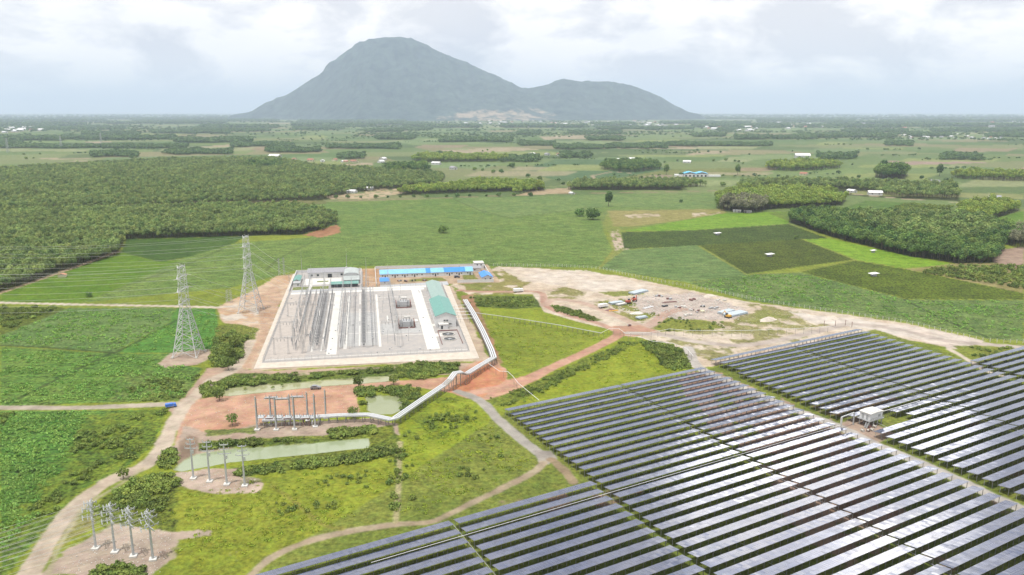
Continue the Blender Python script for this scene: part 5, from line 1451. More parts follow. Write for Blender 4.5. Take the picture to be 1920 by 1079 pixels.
for i, (a, b, lb) in enumerate(((93.8, 32.8, 'round open dark pit with pale rim, the farther of two by the hall'), (93.7, 23.5, 'round open dark pit with pale rim, the nearer of two by the hall'))):
    r = thing('fan_pit', lb, 'pit', Y3(a, b, ZP), 0, 'round pits in the yard')
    mb = MB(); n = 24
    vs = []; fs = []
    for k in range(n):
        t = 2 * math.pi * k / n
        for rr, zz in ((3.6, 0), (3.6, .45), (3.3, .45), (3.3, .1)): vs.append((rr * math.cos(t), rr * math.sin(t), zz))
    for k in range(n):
        j = (k + 1) % n
        for q in range(3): fs.append((k * 4 + q, j * 4 + q, j * 4 + q + 1, k * 4 + q + 1))
    mb.add(vs, fs).build('rim', M_CONC, r)
    MB().tube((0, 0, .02), (0, 0, .12), 3.3, 3.3, 24).build('grating', M_DARK, r)
    mb = MB()
    for k in range(4):
        t = math.pi * k / 4; mb.bar((3.3 * math.cos(t), 3.3 * math.sin(t), .3), (-3.3 * math.cos(t), -3.3 * math.sin(t), .3), .12)
    mb.tube((0, 0, .1), (0, 0, .4), .9, .9, 10); mb.build('crossbars', M_GREY, r)
r = thing('pit_kerb', 'low reddish brick kerb wall enclosing the two round pits', 'wall', Y3(94, 27, ZP), YANG)
mb = MB(); mb.box((-5.2, 0, .3), (.25, 26, .6)); mb.box((5.6, 0, .3), (.25, 26, .6)); mb.box((.2, 13.1, .3), (11, .25, .6)); mb.build('kerb', M_RUST, r)

building('admin_house', 'long grey-roofed office with white pillared front at back of compound', 'building', 24.5, 205.0, 11, 31, 4.0, 2.2, M_WALL, M_GROOF, rot=-math.pi / 2, z=ZP - .1,
         windows=[(0, y, 2.1, 1.6, 1.4, 'e') for y in (-13, -8.5, 8.5, 13)], doors=[(0, 0, 3.0, 2.8, 'e')],
         extra=lambda r: [MB().box((6.3, y, 1.9), (.35, .35, 3.8)).build('pillar', M_WHITE, r) for y in (-10, -5.5, -1.8, 1.8, 5.5, 10)] and MB().box((0, 12, 6.1), (1.2, 1.2, 1.0)).build('roof_tank', M_WHITE, r))
building('arched_shed', 'pale arched-roof shed at the right of the office compound', 'shed', 40.2, 193.0, 10.4, 19, 4.6, 1.7, M_WALL, M_LROOF, roof='arch', z=ZP - .1, doors=[(0, 0, 3.6, 3.4, 's')], windows=[(-3.4, 0, 2.4, 1.2, 1, 's'), (3.4, 0, 2.4, 1.2, 1, 's')])
building('lean_to', 'lower grey sheet lean-to in front of the arched shed', 'shed', 40.4, 178.5, 10.6, 8.5, 3.0, 1.1, M_LROOF, M_LROOF, roof='shed', z=ZP - .1)
building('carport', 'long low teal-roofed carport along the front of the office compound', 'shelter', 35.8, 165.8, 18.4, 4.2, 2.5, .8, M_DARK, M_TEAL, roof='shed', z=ZP - .1)
building('teal_shelter', 'narrow teal-roofed shelter at the left wall of the office compound', 'shelter', 2.6, 188.0, 4.2, 17, 2.7, .9, M_WALL, M_TEAL, z=ZP - .1)
building('guard_house', 'small grey guard house below the teal shelter at the left wall', 'building', 3.0, 174.5, 4.6, 6.0, 2.6, 0, M_WALL, M_GREY, roof='flat', z=ZP - .1, windows=[(1, 0, 1.5, 1, 1, 's')])
for (a0, b0, a1, b1, m, nm, lb) in ((7, 176, 33, 198, M_WHITE, 'courtyard_paving', 'white paved courtyard between office and shelters'), (1, 161, 25, 170, M_LAWN, 'lawn', 'strip of lawn at the front of the office compound'), (1, 154, 47, 160.5, M_GREY, 'yard_road', 'grey roadway crossing in front of the office compound')):
    mb = MB(); mb.sheet(strip(a0, b0, a1, b1), ZP + (.03 if nm != 'yard_road' else .018)); tag(mb.build(nm, m), lb, nm.split('_')[-1], kind='structure')
mb = MB(); mb.sheet([yl(11, 160), yl(13, 160), yl(14, 178), yl(12, 178)], ZP + .04); tag(mb.build('footpath', M_WHITE), 'white path cutting through the compound lawn', 'path', kind='structure')
mb = MB(); mb.sheet(strip(16, 184, 24, 188), ZP + .05); tag(mb.build('lawn', M_LAWN), 'small round-cornered lawn before the office front', 'lawn', kind='structure')

# workers camp with blue roofs
CAMP = [(60.5, 27.0, M_LBLUE, 'pale blue', 0), (88.2, 13.8, M_LBLUE, 'faded blue', 1), (102.4, 18.0, M_BLUE, 'bright blue', 2)]
ax = 60.6
for i, (w, m, lb) in enumerate(((34, M_LBLUE, 'long workers barrack with pale sky-blue roof, leftmost of the terrace'), (3, M_BLUE, 'narrow bright blue link roof between the barracks'), (10.5, M_LBLUE, 'short barrack with pale sky-blue roof in mid terrace'), (15.5, M_BLUE, 'barrack with deep bright blue roof in the terrace'), (6.0, M_LBLUE, 'last barrack of the terrace with streaky light blue roof'))):
    a = ax + w / 2
    building('barrack', lb, 'building', a, 201.0, 11.0, w - .1, 2.9, 2.3, M_WALL, m, rot=-math.pi / 2, over=.25,
             windows=[(0, y, 1.7, .9, .8, 'e') for y in np.arange(-w / 2 + 2, w / 2 - 1.5, 3.6)], doors=[(0, y, .9, 2.0, 'e') for y in np.arange(-w / 2 + 3.8, w / 2 - 1.5, 7.2)])
    ax += w
building('blue_hut', 'small hut with bright blue roof at the left front corner of the camp', 'hut', 63.5, 176.0, 6.4, 7.5, 2.5, 1.1, M_WALL, M_BLUE, over=.35, roof='shed', windows=[(0, 0, 1.5, .8, .7, 's')])
building('blue_house', 'white house with vivid blue roof at the right end of the camp', 'house', 137.0, 180.5, 7.6, 17, 2.9, 1.6, M_WALL, M_BLUE, over=.5, windows=[(2, 0, 1.7, 1, 1, 's')], doors=[(-1.5, 0, 1, 2, 's')])
building('grey_barrack', 'low grey-roofed barrack behind the oval lawn', 'building', 129.6, 211.0, 7.5, 15.5, 2.8, 1.1, M_WALL, M_GROOF, rot=-math.pi / 2, over=.4, windows=[(0, y, 1.6, .9, .8, 'e') for y in (-5, -1, 3)])
building('white_block', 'small white two-level block at the back corner of the camp', 'building', 137.5, 222.0, 7.5, 8, 4.6, 0, M_WALL, M_WHITE, roof='flat', windows=[(-1.5, 0, 3.2, 1, 1, 's'), (1.5, 0, 3.2, 1, 1, 's')])
mb = MB(); mb.sheet([yl(60, 164), yl(108, 163), yl(108, 175), yl(60, 170)], .24); tag(mb.build('camp_forecourt', M_GREY), 'grey paved forecourt strip in front of the camp', 'forecourt', kind='structure')
for i, (a, b, w) in enumerate(((74, 182, 3), (79, 180, 2.4), (84, 181, 2.6), (92, 180.5, 3))):
    r = thing('material_stack', '%s pile of boxes and pipes from the left in the camp courtyard' % nth(i + 1), 'stack', Y3(a, b, .12), YANG, 'stacks of material in the camp courtyard')
    g = random.Random(i)
    for k in range(4):
        MB().box((g.uniform(-w / 2, w / 2), g.uniform(-1, 1), .45), (g.uniform(.6, 1.4), g.uniform(.6, 1.2), .9), g.random()).build('crate', g.choice([M_RUST, M_GREY, M_YEL, M_DARK]), r)


# gantries, equipment ----------------------------------------------------------------------
def lattice(mb, p, q, w0, w1, step=1.6, r=.045, n4=True):
    """square lattice mast or beam between p and q"""
    p, q = Vector(p), Vector(q); d = q - p; L = d.length; d = d.normalized()
    up = Vector((0, 0, 1)) if abs(d.z) < .9 else Vector((0, 1, 0))
    a = d.cross(up).normalized(); b = a.cross(d)
    k = max(2, int(L / step)); prev = None
    for i in range(k + 1):
        t = i / k; w = (w0 + (w1 - w0) * t) / 2; c = p + d * L * t
        cs = [c + a * w + b * w, c - a * w + b * w, c - a * w - b * w, c + a * w - b * w]
        if prev:
            for j in range(4):
                mb.bar(prev[j], cs[j], r * 1.7)
                mb.bar(prev[j], cs[(j + 1) % 4], r) if i % 2 else mb.bar(prev[(j + 1) % 4], cs[j], r)
        for j in range(4): mb.bar(cs[j], cs[(j + 1) % 4], r)
        prev = cs


def gantry(name, label, cols, h, beams=True, spike=0, w=1.0):
    """lattice columns at (a, b) joined by a lattice beam near the top"""
    c0 = cols[0]; root = thing(name, label, 'gantry', Y3(c0[0], c0[1], ZP), YANG, 'lattice gantries of the substation')
    loc = [(a - c0[0], b - c0[1]) for a, b in cols]
    m1 = MB(); lattice(m1, (0, 0, 0), (0, 0, h), w, w * .55, 1.8, .036); me = m1.mesh('column', M_GALV)
    for (x, y) in loc: link('column', me, root, loc=(x, y, 0))
    for (x, y), (x2, y2) in zip(loc[:-1], loc[1:]):
        m2 = MB(); lattice(m2, (x, y, h - .6), (x2, y2, h - .6), .6, .6, 1.8, .03); m2.build('beam', M_GALV, root)
        mi = MB()
        for k in range(3):
            t = (k + 1) / 4; px, py = x + (x2 - x) * t, y + (y2 - y) * t
            mi.tube((px, py, h - .9), (px, py, h - 2.2), .13, .13, 6)
        mi.build('insulator_strings', M_INS, root)
    if spike:
        for (x, y) in loc: MB().tube((x, y, h), (x, y, h + spike), .12, .04, 5).build('lightning_spike', M_GALV, root)
    return root


gl = [('left line of the yard, its tall outer gantry over the gravel', [(19, 13), (18.2, 45), (17, 80), (16, 115), (15, 148)], 15.5, 4),
      ('slim gantry on the left edge of the main white lane', [(27.6, 16), (27.6, 48), (27.6, 80), (27.6, 112), (27.6, 146)], 10.5, 0),
      ('slim gantry on the right edge of the main white lane', [(35.8, 16), (35.8, 48), (35.8, 80), (35.8, 112), (35.8, 147)], 10.5, 0),
      ('gantry standing on the dark trench line in mid yard', [(41.0, 16), (41, 60), (41, 104), (41, 148)], 9.5, 0),
      ('tall central gantry with lightning spikes beside the thin white trench', [(50.3, 16.5), (50.4, 50), (50.5, 84), (50.7, 118), (50.9, 152)], 15.5, 7),
      ('tall gantry just left of the two transformers', [(66.3, 14), (66.2, 46), (66.0, 80), (65.6, 114), (65.2, 148)], 13.5, 5)]
for nm, cols, h, sp_ in gl: gantry('gantry', nm, cols, h, True, sp_, 1.1 if h > 12 else .8)
for i, (b, h) in enumerate(((12, 9), (43.5, 9), (88, 9))):
    gantry('gantry', 'low side gantry over the bare left gravel, %s from the near fence' % nth(i + 1), [(4.7, b), (11.5, b), (18.0, b)], h, True, 0, .7)
gantry('gantry', 'tall gantry line over the outermost left switchgear', [(13.6, 20), (13.0, 52), (12.4, 84), (11.6, 116), (11, 144)], 12.5, True, 2, .9)
gantry('gantry', 'gantry between the first two thin trenches', [(23.8, 17), (23.8, 60), (23.8, 103), (23.8, 144)], 11, True, 0, .8)
gantry('gantry', 'low gantry over the pale stone bed below the transformers', [(58.5, 38.5), (66, 39)], 8, True, 0, .6)


def wire(mb, p, q, sag=.4, r=.035, k=8):
    p, q = Vector(p), Vector(q); prev = p
    for i in range(1, k + 1):
        t = i / k; c = p.lerp(q, t); c.z -= sag * 4 * t * (1 - t)
        mb.tube(prev, c, r, r, 4, False); prev = c


def busbars(label, rows):
    root = None; mb = MB(); x0 = Y3(*rows[0][0][:2], 0)
    for p, q, sg in rows:
        P1 = Vector(Y3(*p)) - Vector(x0); P2 = Vector(Y3(*q)) - Vector(x0); wire(mb, P1, P2, sg)
    o = mb.build('overhead_conductors', M_WIRE); o.location = x0; tag(o, label, 'wires')


zz = 1.2
for i, b in enumerate((16.5, 30, 50, 66, 84, 100, 118, 134)):
    busbars('overhead wires crossing the yard from gantry to gantry, %s set from the near fence' % nth(i + 1),
            [((18, b + k, 13.6 + zz), (50.4, b + k, 13.6 + zz), 1.0) for k in (-1.5, 0, 1.5)] + [((50.4, b + k, 13.2 + zz), (66, b + k, 12 + zz), .6) for k in (-1.5, 0, 1.5)])
for i, (a, h) in enumerate(((24.5, 8.5), (31.5, 8.8), (38.5, 8.2), (46, 7.8), (54, 8.2))):
    busbars('long bus wires running back along the yard, %s set from the left' % nth(i + 1), [((a + k * .9, 14, h + zz), (a + k * .9, 148, h + zz), .8) for k in (-1, 0, 1)])


g = random.Random(3)
mb = MB()
for k in range(60):
    a, b = g.uniform(2, 99), g.uniform(5, 144); p = Y3(a, b, ZP); mb.box((p[0], p[1], p[2] + .2), (g.uniform(.3, .9), g.uniform(.3, 1.2), .5), YANG)
tag(mb.build('small_yard_boxes', M_GREY), 'small grey marshalling boxes dotted through the yard', 'boxes', kind='stuff')
for i, (a, b) in enumerate(((12, 30), (9, 60), (13, 74), (10, 104), (13, 126), (61, 22), (72, 24), (60, 88), (61, 110), (73, 136))):
    r = thing('lamp_mast', 'thin lamp mast in the yard gravel, %s counted from near left' % nth(i + 1), 'lamp mast', Y3(a, b, ZP), 0, 'lamp masts of the yard')
    MB().tube((0, 0, 0), (0, 0, 7.5), .1, .07, 6).build('pole', M_GALV, r); MB().box((.4, 0, 7.5), (.9, .35, .18)).build('lamp', M_PYL, r)


def equip_proto(kind):
    r = thing(kind, kind, 'switchgear')
    if kind == 'circuit_breaker':
        m = MB(); m.bar((-.5, 0, 0), (-.5, 0, 2.3), .18); m.bar((.5, 0, 0), (.5, 0, 2.3), .18); m.bar((-1.0, 0, 2.3), (1.0, 0, 2.3), .25); m.build('frame', M_GALV, r)
        for x in (-.8, 0, .8): MB().tube((x, 0, 2.4), (x, 0, 4.9), .2, .15, 7).build('insulator', M_INS, r)
        MB().box((0, .35, 1.1), (.8, .5, 1.0)).build('control_box', M_GREY, r)
    elif kind == 'disconnector':
        m = MB()
        for x in (-1.1, 1.1): m.bar((x, 0, 0), (x, 0, 2.7), .16)
        m.bar((-1.4, 0, 2.7), (1.4, 0, 2.7), .2); m.build('frame', M_GALV, r)
        for x in (-1.1, 0, 1.1): MB().tube((x, 0, 2.8), (x, 0, 4.2), .16, .13, 7).build('insulator', M_INS, r)
        MB().bar((-1.2, 0, 4.3), (1.2, 0, 4.3), .1).build('blade', M_ALU, r)
    elif kind == 'instrument_transformer':
        MB().bar((0, 0, 0), (0, 0, 2.2), .3).build('pedestal', M_GALV, r)
        MB().tube((0, 0, 2.2), (0, 0, 4.2), .22, .17, 8).build('insulator', M_INS, r)
        MB().tube((0, 0, 4.2), (0, 0, 4.9), .34, .28, 8).build('head', M_ALU, r)
    elif kind == 'surge_arrester':
        MB().bar((0, 0, 0), (0, 0, 2.0), .22).build('pedestal', M_GALV, r)
        MB().tube((0, 0, 2.0), (0, 0, 4.4), .16, .14, 7).build('insulator', M_INS, r)
    elif kind == 'post_insulator':
        MB().bar((0, 0, 0), (0, 0, 2.6), .2).build('pedestal', M_GALV, r)
        MB().tube((0, 0, 2.6), (0, 0, 4.4), .15, .12, 7).build('insulator', M_INS, r)
    return r


lanes = [(21.0, 'instrument_transformer', 4.6, 'just left of the first thin trench'), (24.8, 'circuit_breaker', 5.6, 'between the two thin left trenches'), (28.6, 'disconnector', 5.0, 'on the left edge of the main white lane'),
         (36.9, 'disconnector', 4.6, 'on the right edge of the main white lane'), (43.8, 'post_insulator', 5.5, 'in the bay left of the tall central gantry'), (48.6, 'circuit_breaker', 6.0, 'at the foot of the tall central gantry'),
         (53.0, 'instrument_transformer', 4.6, 'between the central gantry and the thin white trench'), (54.9, 'surge_arrester', 6.0, 'hard against the thin white trench'), (64.6, 'surge_arrester', 8.5, 'in the bay left of the transformers'), (18.2, 'post_insulator', 4.8, 'under the tall outer gantry'), (14.6, 'disconnector', 5.2, 'outermost line on the left gravel'), (12.0, 'instrument_transformer', 9.0, 'sparse outermost line'), (39.0, 'surge_arrester', 6.2, 'beside the trench right of the lane'), (22.8, 'surge_arrester', 5.0, 'along the first thin trench')]
made = {}
for a, kind, st, where in lanes:
    b = 18.0; k = 0
    while b < 146:
        if rnd.random() > .1:
            k += 1
            lb = '%s %s, %s from fence' % (kind.replace('_', ' '), where, nth(k))
            if kind not in made:
                made[kind] = equip_proto(kind); o = made[kind]; o.location = Y3(a, b, ZP); o.rotation_euler = (0, 0, YANG + (0 if kind != 'disconnector' else math.pi / 2)); o['label'] = lb; o['group'] = kind.replace('_', ' ') + ' rows'
            else:
                dup(made[kind], Y3(a, b, ZP), YANG + (0 if kind != 'disconnector' else math.pi / 2), lb)
        b += st


def transformer(label, a, b):
    r = thing('power_transformer', label, 'transformer', Y3(a, b, ZP), YANG, 'transformers of the yard')
    MB().box((0, 0, 1.9), (4.4, 6.4, 3.2)).build('tank', M_GREY, r)
    for x in (-3.1, 3.1):
        m = MB()
        for k in range(8): m.box((x, -2.6 + k * .75, 1.9), (1.2, .28, 2.6))
        m.build('radiator_bank', M_GREY, r)
    m = MB(); m.tube((-1.0, 3.6, 4.6), (2.4, 3.6, 4.6), .62, .62, 12); m.bar((.0, 3.4, 3.4), (.0, 3.4, 4.2), .15); m.bar((1.8, 3.4, 3.4), (1.8, 3.4, 4.2), .15); m.build('conservator', M_WHITE, r)
    for k in (-1.4, 0, 1.4): MB().tube((k, -1.2, 3.5), (k * 1.3, -1.6, 5.4), .24, .14, 8).build('bushing', M_INS, r)
    for x in (-4.4, 4.4):
        MB().box((x, .2, 1.7), (.4, 8.6, 3.4)).build('fire_wall', M_RUST, r)
    MB().box((0, -4.2, .3), (8.6, .35, .6)).build('oil_kerb', M_RUST, r)
    MB().box((0, 0, .12), (8.4, 8.4, .18)).build('plinth', M_CONC, r)
    m = MB(); m.bar((-2.4, 5.6, 0), (-2.4, 5.6, 6.0), .2); m.bar((2.4, 5.6, 0), (2.4, 5.6, 6.0), .2); m.bar((-2.6, 5.6, 6.0), (2.6, 5.6, 6.0), .3); m.build('cable_frame', M_WHITE, r)


transformer('grey transformer between dark red fire walls, the farther of two', 73.0, 101.5)
transformer('grey transformer between dark red fire walls, the nearer of two', 72.4, 54.0)
mb = MB(); mb.box((0, 0, .3), (9, 5, .6)); o = mb.build('concrete_plinth', M_WHITE); o.location = Y3(75, 64, ZP); o.rotation_euler = (0, 0, YANG); tag(o, 'white concrete plinth right behind the nearer transformer', 'plinth')

for i, (a, b, h) in enumerate(((4.2, 208, 20), (20.5, 190, 11), (36.5, 214, 20), (46.2, 176, 12), (-3.5, 190, 9), (52, 168, 13))):
    r = thing('lightning_mast', 'slim lightning mast in the office compound, %s from the left' % nth((2, 3, 4, 5, 1, 6)[i]), 'mast', Y3(a, b, ZP - .5), 0, 'lightning masts')
    MB().tube((0, 0, 0), (0, 0, h * .7), .2, .12, 7).build('pole', M_GALV, r); MB().tube((0, 0, h * .7), (0, 0, h), .06, .03, 5).build('spike', M_GALV, r)


# transmission pylons -----------------------------------------------------------------------
def pylon(label, x, y, h, rz):
    r = thing('pylon', label, 'pylon', (x, y, 0), rz, 'tall lattice pylons')
    hb = h * .52
    m = MB()
    # splayed body as four legs with bracing
    W0, W1, W2 = 6.0, 1.9, 1.35
    def lev(z): return (W0 + (W1 - W0) * (z / hb) ** .92) if z < hb else W1 + (W2 - W1) * (z - hb) / (h - hb)
    zs = [0, 5, 9.5, 13.5, 17, 20, hb]
    legs = []
    for sx, sy in ((1, 1), (-1, 1), (-1, -1), (1, -1)):
        ml = MB()
        for z0, z1 in zip(zs[:-1], zs[1:]):
            a, b_ = lev(z0), lev(z1); ml.bar((sx * a, sy * a, z0), (sx * b_, sy * b_, z1), .36)
        ml.build('leg', M_PYL, r)
        MB().box((sx * W0, sy * W0, .3), (1.1, 1.1, .9)).build('footing', M_CONC, r)
    cs = ((1, 1), (-1, 1), (-1, -1), (1, -1))
    for z0, z1 in zip(zs[:-1], zs[1:]):
        a, b_ = lev(z0), lev(z1)
        for j in range(4):
            c, d = cs[j], cs[(j + 1) % 4]
            m.bar((c[0] * a, c[1] * a, z0), (d[0] * b_, d[1] * b_, z1), .16); m.bar((d[0] * a, d[1] * a, z0), (c[0] * b_, c[1] * b_, z1), .16)
            m.bar((c[0] * b_, c[1] * b_, z1), (d[0] * b_, d[1] * b_, z1), .18)
            if z0 == 0:
                mx_, my_ = (c[0] + d[0]) / 2 * a, (c[1] + d[1]) / 2 * a
                m.bar((c[0] * (a + b_) / 2, c[1] * (a + b_) / 2, z1 / 2), (d[0] * (a + b_) / 2, d[1] * (a + b_) / 2, z1 / 2), .1)
    m.build('bracing', M_PYL, r)
    m = MB(); lattice(m, (0, 0, hb), (0, 0, h), W1 * 2, W2 * 2, 2.0, .1); m.build('upper_body', M_PYL, r)
    att = []
    for z, L in ((h * .60, 6.4), (h * .74, 7.2), (h * .88, 6.4), (h - .5, 4.0)):
        for s in (-1, 1):
            ma = MB(); w = lev(z)
            for q in (-1, 1):
                ma.bar((q * w, s * w, z + 1.4), (0, s * L, z + .3), .22); ma.bar((q * w, s * w, z), (0, s * L, z + .3), .22)
                for k in (1, 2, 3):
                    t = k / 4; ma.bar((q * w * (1 - t), s * (w + (L - w) * t), z + .3 * t), (q * w * (1 - t), s * (w + (L - w) * t), z + 1.4 - 1.1 * t), .08)
            for k in (1, 2, 3):
                t = k / 4; ma.bar((w * (1 - t), s * (w + (L - w) * t), z + .3 * t), (-w * (1 - t), s * (w + (L - w) * t), z + .3 * t), .08)
            ma.build('crossarm', M_PYL, r)
            if z < h - 1:
                mi = MB(); mi.tube((0, s * L, z + .3), (-1.6, s * L, z - .1), .14, .14, 6); mi.tube((0, s * L, z + .3), (1.6, s * L, z - .1), .14, .14, 6); mi.build('insulator', M_WHITE, r)
            att.append((s * L, z + .1))
    for k, s in enumerate((-1, 1)):
        pass
    return r, att


PY = [(-163.0, 381.0, 45.4), (-160.5, 470.0, 46.3)]
gpos = [[(18.5, 30), (18.5, 50)], [(17, 90), (16.5, 118)]]
for i, ((x, y, h), lb) in enumerate(zip(PY, ('nearer tall steel lattice pylon on the pink earth pad', 'farther tall steel lattice pylon beside the yard corner'))):
    r, att = pylon(lb, x, y, h, 0)
    for k, (dy, z) in enumerate(att):
        mb = MB()
        wire(mb, (-1.6, dy, z), (-330, dy + 34 - i * 20, z + 3), 9, .055, 22)
        mb2 = MB(); mb2.v, mb2.f = mb.v, mb.f
        o = mb.build('power_line', M_WIRE); o.location = (x, y, 0)
        tag(o, 'wire leaving the %s pylon leftward, %s level, %s side' % (('nearer', 'farther')[i], nth(k // 2 + 1), ('near', 'far')[k % 2]), 'power line', 'high wires leaving the pylons')
        if k < 6:
            mb = MB(); q = Y3(18 - k * .1, 16 + i * 66 + k * 11, 15.0)
            wire(mb, (1.6, dy, z), (q[0] - x, q[1] - y, q[2]), 3, .05, 12)
            o = mb.build('power_line', M_WIRE); o.location = (x, y, 0)
            tag(o, 'slanting wire from the %s pylon down to the yard, %s level, %s side' % (('nearer', 'farther')[i], nth(k // 2 + 1), ('near', 'far')[k % 2]), 'power line', 'wires dropping from the pylons to the yard')
# small lattice masts at the far left corner of the yard
for i, (u, v, h) in enumerate(((524, 517, 13), (533, 516, 13))):
    x, y = G(u, v); r = thing('lattice_mast', '%s slim lattice mast of the pair at the top left yard corner' % ('left', 'right')[i], 'mast', (x, y, 0), 0, 'slim lattice masts')
    m = MB(); lattice(m, (0, 0, 0), (0, 0, h), 1.2, .5, 1.5, .05); m.build('shaft', M_GALV, r)
    m = MB(); m.bar((-1.6, 0, h * .8), (1.6, 0, h * .8), .15); m.bar((-1.2, 0, h * .95), (1.2, 0, h * .95), .12); m.build('crossarm', M_GALV, r)
for i, (u, v, h) in enumerate(((15, 286, 42), (115, 279, 42), (190, 272, 42))):
    x, y = G(u, v); r = thing('far_pylon', 'faint far pylon on the left plain, %s from the left edge' % nth(i + 1), 'pylon', (x, y, 0), 0, 'faint pylons on the plain')
    m = MB(); lattice(m, (0, 0, 0), (0, 0, h), 7, 1.6, 5, .22); m.build('shaft', M_GALV, r)
    m = MB()
    for z in (.7, .82, .94): m.bar((-5, 0, h * z), (5, 0, h * z), .5)
    m.build('crossarms', M_GALV, r)
r = thing('cable_terminal', 'squat lattice cable terminal frame beside the farther pylon', 'frame', (*G(430, 567), 0), 0)
m = MB(); lattice(m, (0, 0, 0), (0, 0, 8), 3.2, 2.4, 1.6, .07); m.build('frame', M_GALV, r)

# ------------------------------------------------------------------ steel poles
M_PALE = mat('pale_galvanised', (0.44, 0.46, 0.47), 0.5, 0.25, var=.1, scale=2)


def pole_proto(kind, h):
    r = thing('power_pole', 'pole', 'power pole')
    MB().box((0, 0, .25), (1.9, 1.9, .5)).build('footing', M_WHITE, r)
    MB().tube((0, 0, .4), (0, 0, h), .36, .2, 10).build('shaft', M_PALE, r)
    if kind == 'star':
        for z, L in ((h - .3, 1.5), (h - 1.9, 2.1), (h - 4.3, 2.3)):
            for k in range(4):
                a = math.pi / 2 * k + .5
                m = MB(); dx, dy = math.cos(a), math.sin(a)
                m.bar((0, 0, z), (dx * L, dy * L, z + .25), .2)
                arm = m.build('crossarm', M_PALE, r)
                mi = MB()
                for t in (.45, 1.0):
                    mi.tube((dx * L * t, dy * L * t, z - .1), (dx * L * t + dy * .5, dy * L * t - dx * .5, z + .8), .17, .1, 6)
                    mi.tube((dx * L * t, dy * L * t, z - .1), (dx * L * t - dy * .5, dy * L * t + dx * .5, z - .55), .17, .1, 6)
                mi.build('insulator', M_PALE, arm)
    elif kind == 'tee':
        for z, L in ((h - .3, 1.4), (h - 1.9, 1.6), (h - 3.4, 2.2)):
            m = MB(); m.bar((-L, .2, z), (L, .2, z), .16); m.bar((-L * .7, -.2, z), (L * .7, -.2, z), .12)
            arm = m.build('crossarm', M_PALE, r)
            for x in (-L * .92, L * .92): MB().tube((x, .2, z), (x, .2, z + .7), .14, .08, 6).build('insulator', M_PALE, arm)
        MB().box((.5, 0, h - 4.6), (.7, .4, 1.2)).build('control_box', M_PALE, r)
    else:
        m = MB(); m.bar((-.9, 0, h - 1.2), (.9, 0, h - 1.2), .14); m.bar((-.9, 0, h - 4.0), (.9, 0, h - 4.0), .14)
        for z in (3, 5.5, 8): m.bar((-.5, .3, z), (.5, .3, z), .1)
        m.build('brackets', M_GALV, r)
        MB().tube((.35, 0, 3.4), (.35, 0, h - .5), .09, .09, 6).build('cable', M_DARK, r)
    return r


near = [(179.8, 1029), (215.8, 1036), (250.5, 1043.7), (287, 1050)]
midp = [(362.8, 898), (393.5, 903.6), (425.4, 909), (459, 912)]
frontp = [(482.5, 806.7), (518, 806.7), (552.5, 806), (591, 801)]
backp = [(508.5, 797), (544.5, 795), (577, 790), (611, 785)]
prS, prT, prP = pole_proto('star', 14.2), pole_proto('tee', 14.3), pole_proto('plain', 13.7)
for i, (u, v) in enumerate(near):
    x, y = G(u, v); lb = 'pale steel pole with star-shaped crossarms, %s from the left in the nearest row' % nth(i + 1)
    if i == 0: prS.location = (x, y, 0); prS['label'] = lb; prS['group'] = 'nearest row of steel poles'
    else: dup(prS, (x, y, 0), .1 * i, lb)
for i, (u, v) in enumerate(midp):
    x, y = G(u, v); lb = 'grey steel pole with three crossarms by the milky pond, %s from the left' % nth(i + 1)
    if i == 0: prT.location = (x, y, 0); prT['label'] = lb; prT['group'] = 'middle row of steel poles'
    else: dup(prT, (x, y, 0), .05 * i, lb)
k = 0
for row_, nm in ((frontp, 'front'), (backp, 'back')):
    for i, (u, v) in enumerate(row_):
        x, y = G(u, v); lb = 'thick grey pole on the red earth, %s from the left in the %s row' % (nth(i + 1), nm)
        if k == 0: prP.location = (x, y, 0); prP['label'] = lb; prP['group'] = 'thick poles over the cable bridge end'
        else: dup(prP, (x, y, 0), .1 * i, lb, scale=1.0 if nm == 'front' else .9)
        k += 1
# steel trestles and switch frames at the foot of the thick poles
g = random.Random(4)
for i in range(7):
    u = 490 + i * 17; x, y = G(u, 797); r = thing('switch_frame', 'small steel switch frame among the thick poles, %s from the left' % nth(i + 1), 'frame', (x, y, 0), .1, 'switch frames among the thick poles')
    m = MB()
    for sx in (-1.2, 1.2):
        for sy in (-1.6, 1.6): m.bar((sx, sy, -.2), (sx, sy, 3.4), .16)
    m.bar((-1.6, -1.6, 3.4), (1.6, -1.6, 3.4), .18); m.bar((-1.6, 1.6, 3.4), (1.6, 1.6, 3.4), .18); m.bar((-1.2, -1.6, .5), (-1.2, 1.6, 2.8), .09); m.bar((1.2, -1.6, .5), (1.2, 1.6, 2.8), .09)
    m.build('legs', M_RUST if i % 2 else M_GALV, r)
    m = MB()
    for q in (-1, 0, 1): m.tube((q, 0, 3.5), (q, 0, 4.9), .14, .1, 6)
    m.build('insulators', M_INS, r)
    MB().box((0, 0, 3.45), (2.6, 3.2, .12)).build('platform', M_PALE, r)
# raised platforms of switchgear between pole rows
for i, (u, v) in enumerate(((512, 750), (532, 752), (560, 748))):
    x, y = G(u, v + 44); r = thing('pole_platform', 'pale switch platform slung between the tops of thick poles, %s from the left' % nth(i + 1), 'platform', (x, y, 0), .1, 'switch platforms between the poles')
    MB().box((0, 0, 10.8), (5.0, 1.2, .18)).build('deck', M_GALV, r)
    m = MB(); m.bar((-3, 0, 10.3), (3, 0, 10.3), .25)
    for q in (-2, 0, 2): m.tube((q, 0, 10.9), (q, 0, 12.0), .16, .1, 6)
    m.build('switch_gear', M_GALV, r)

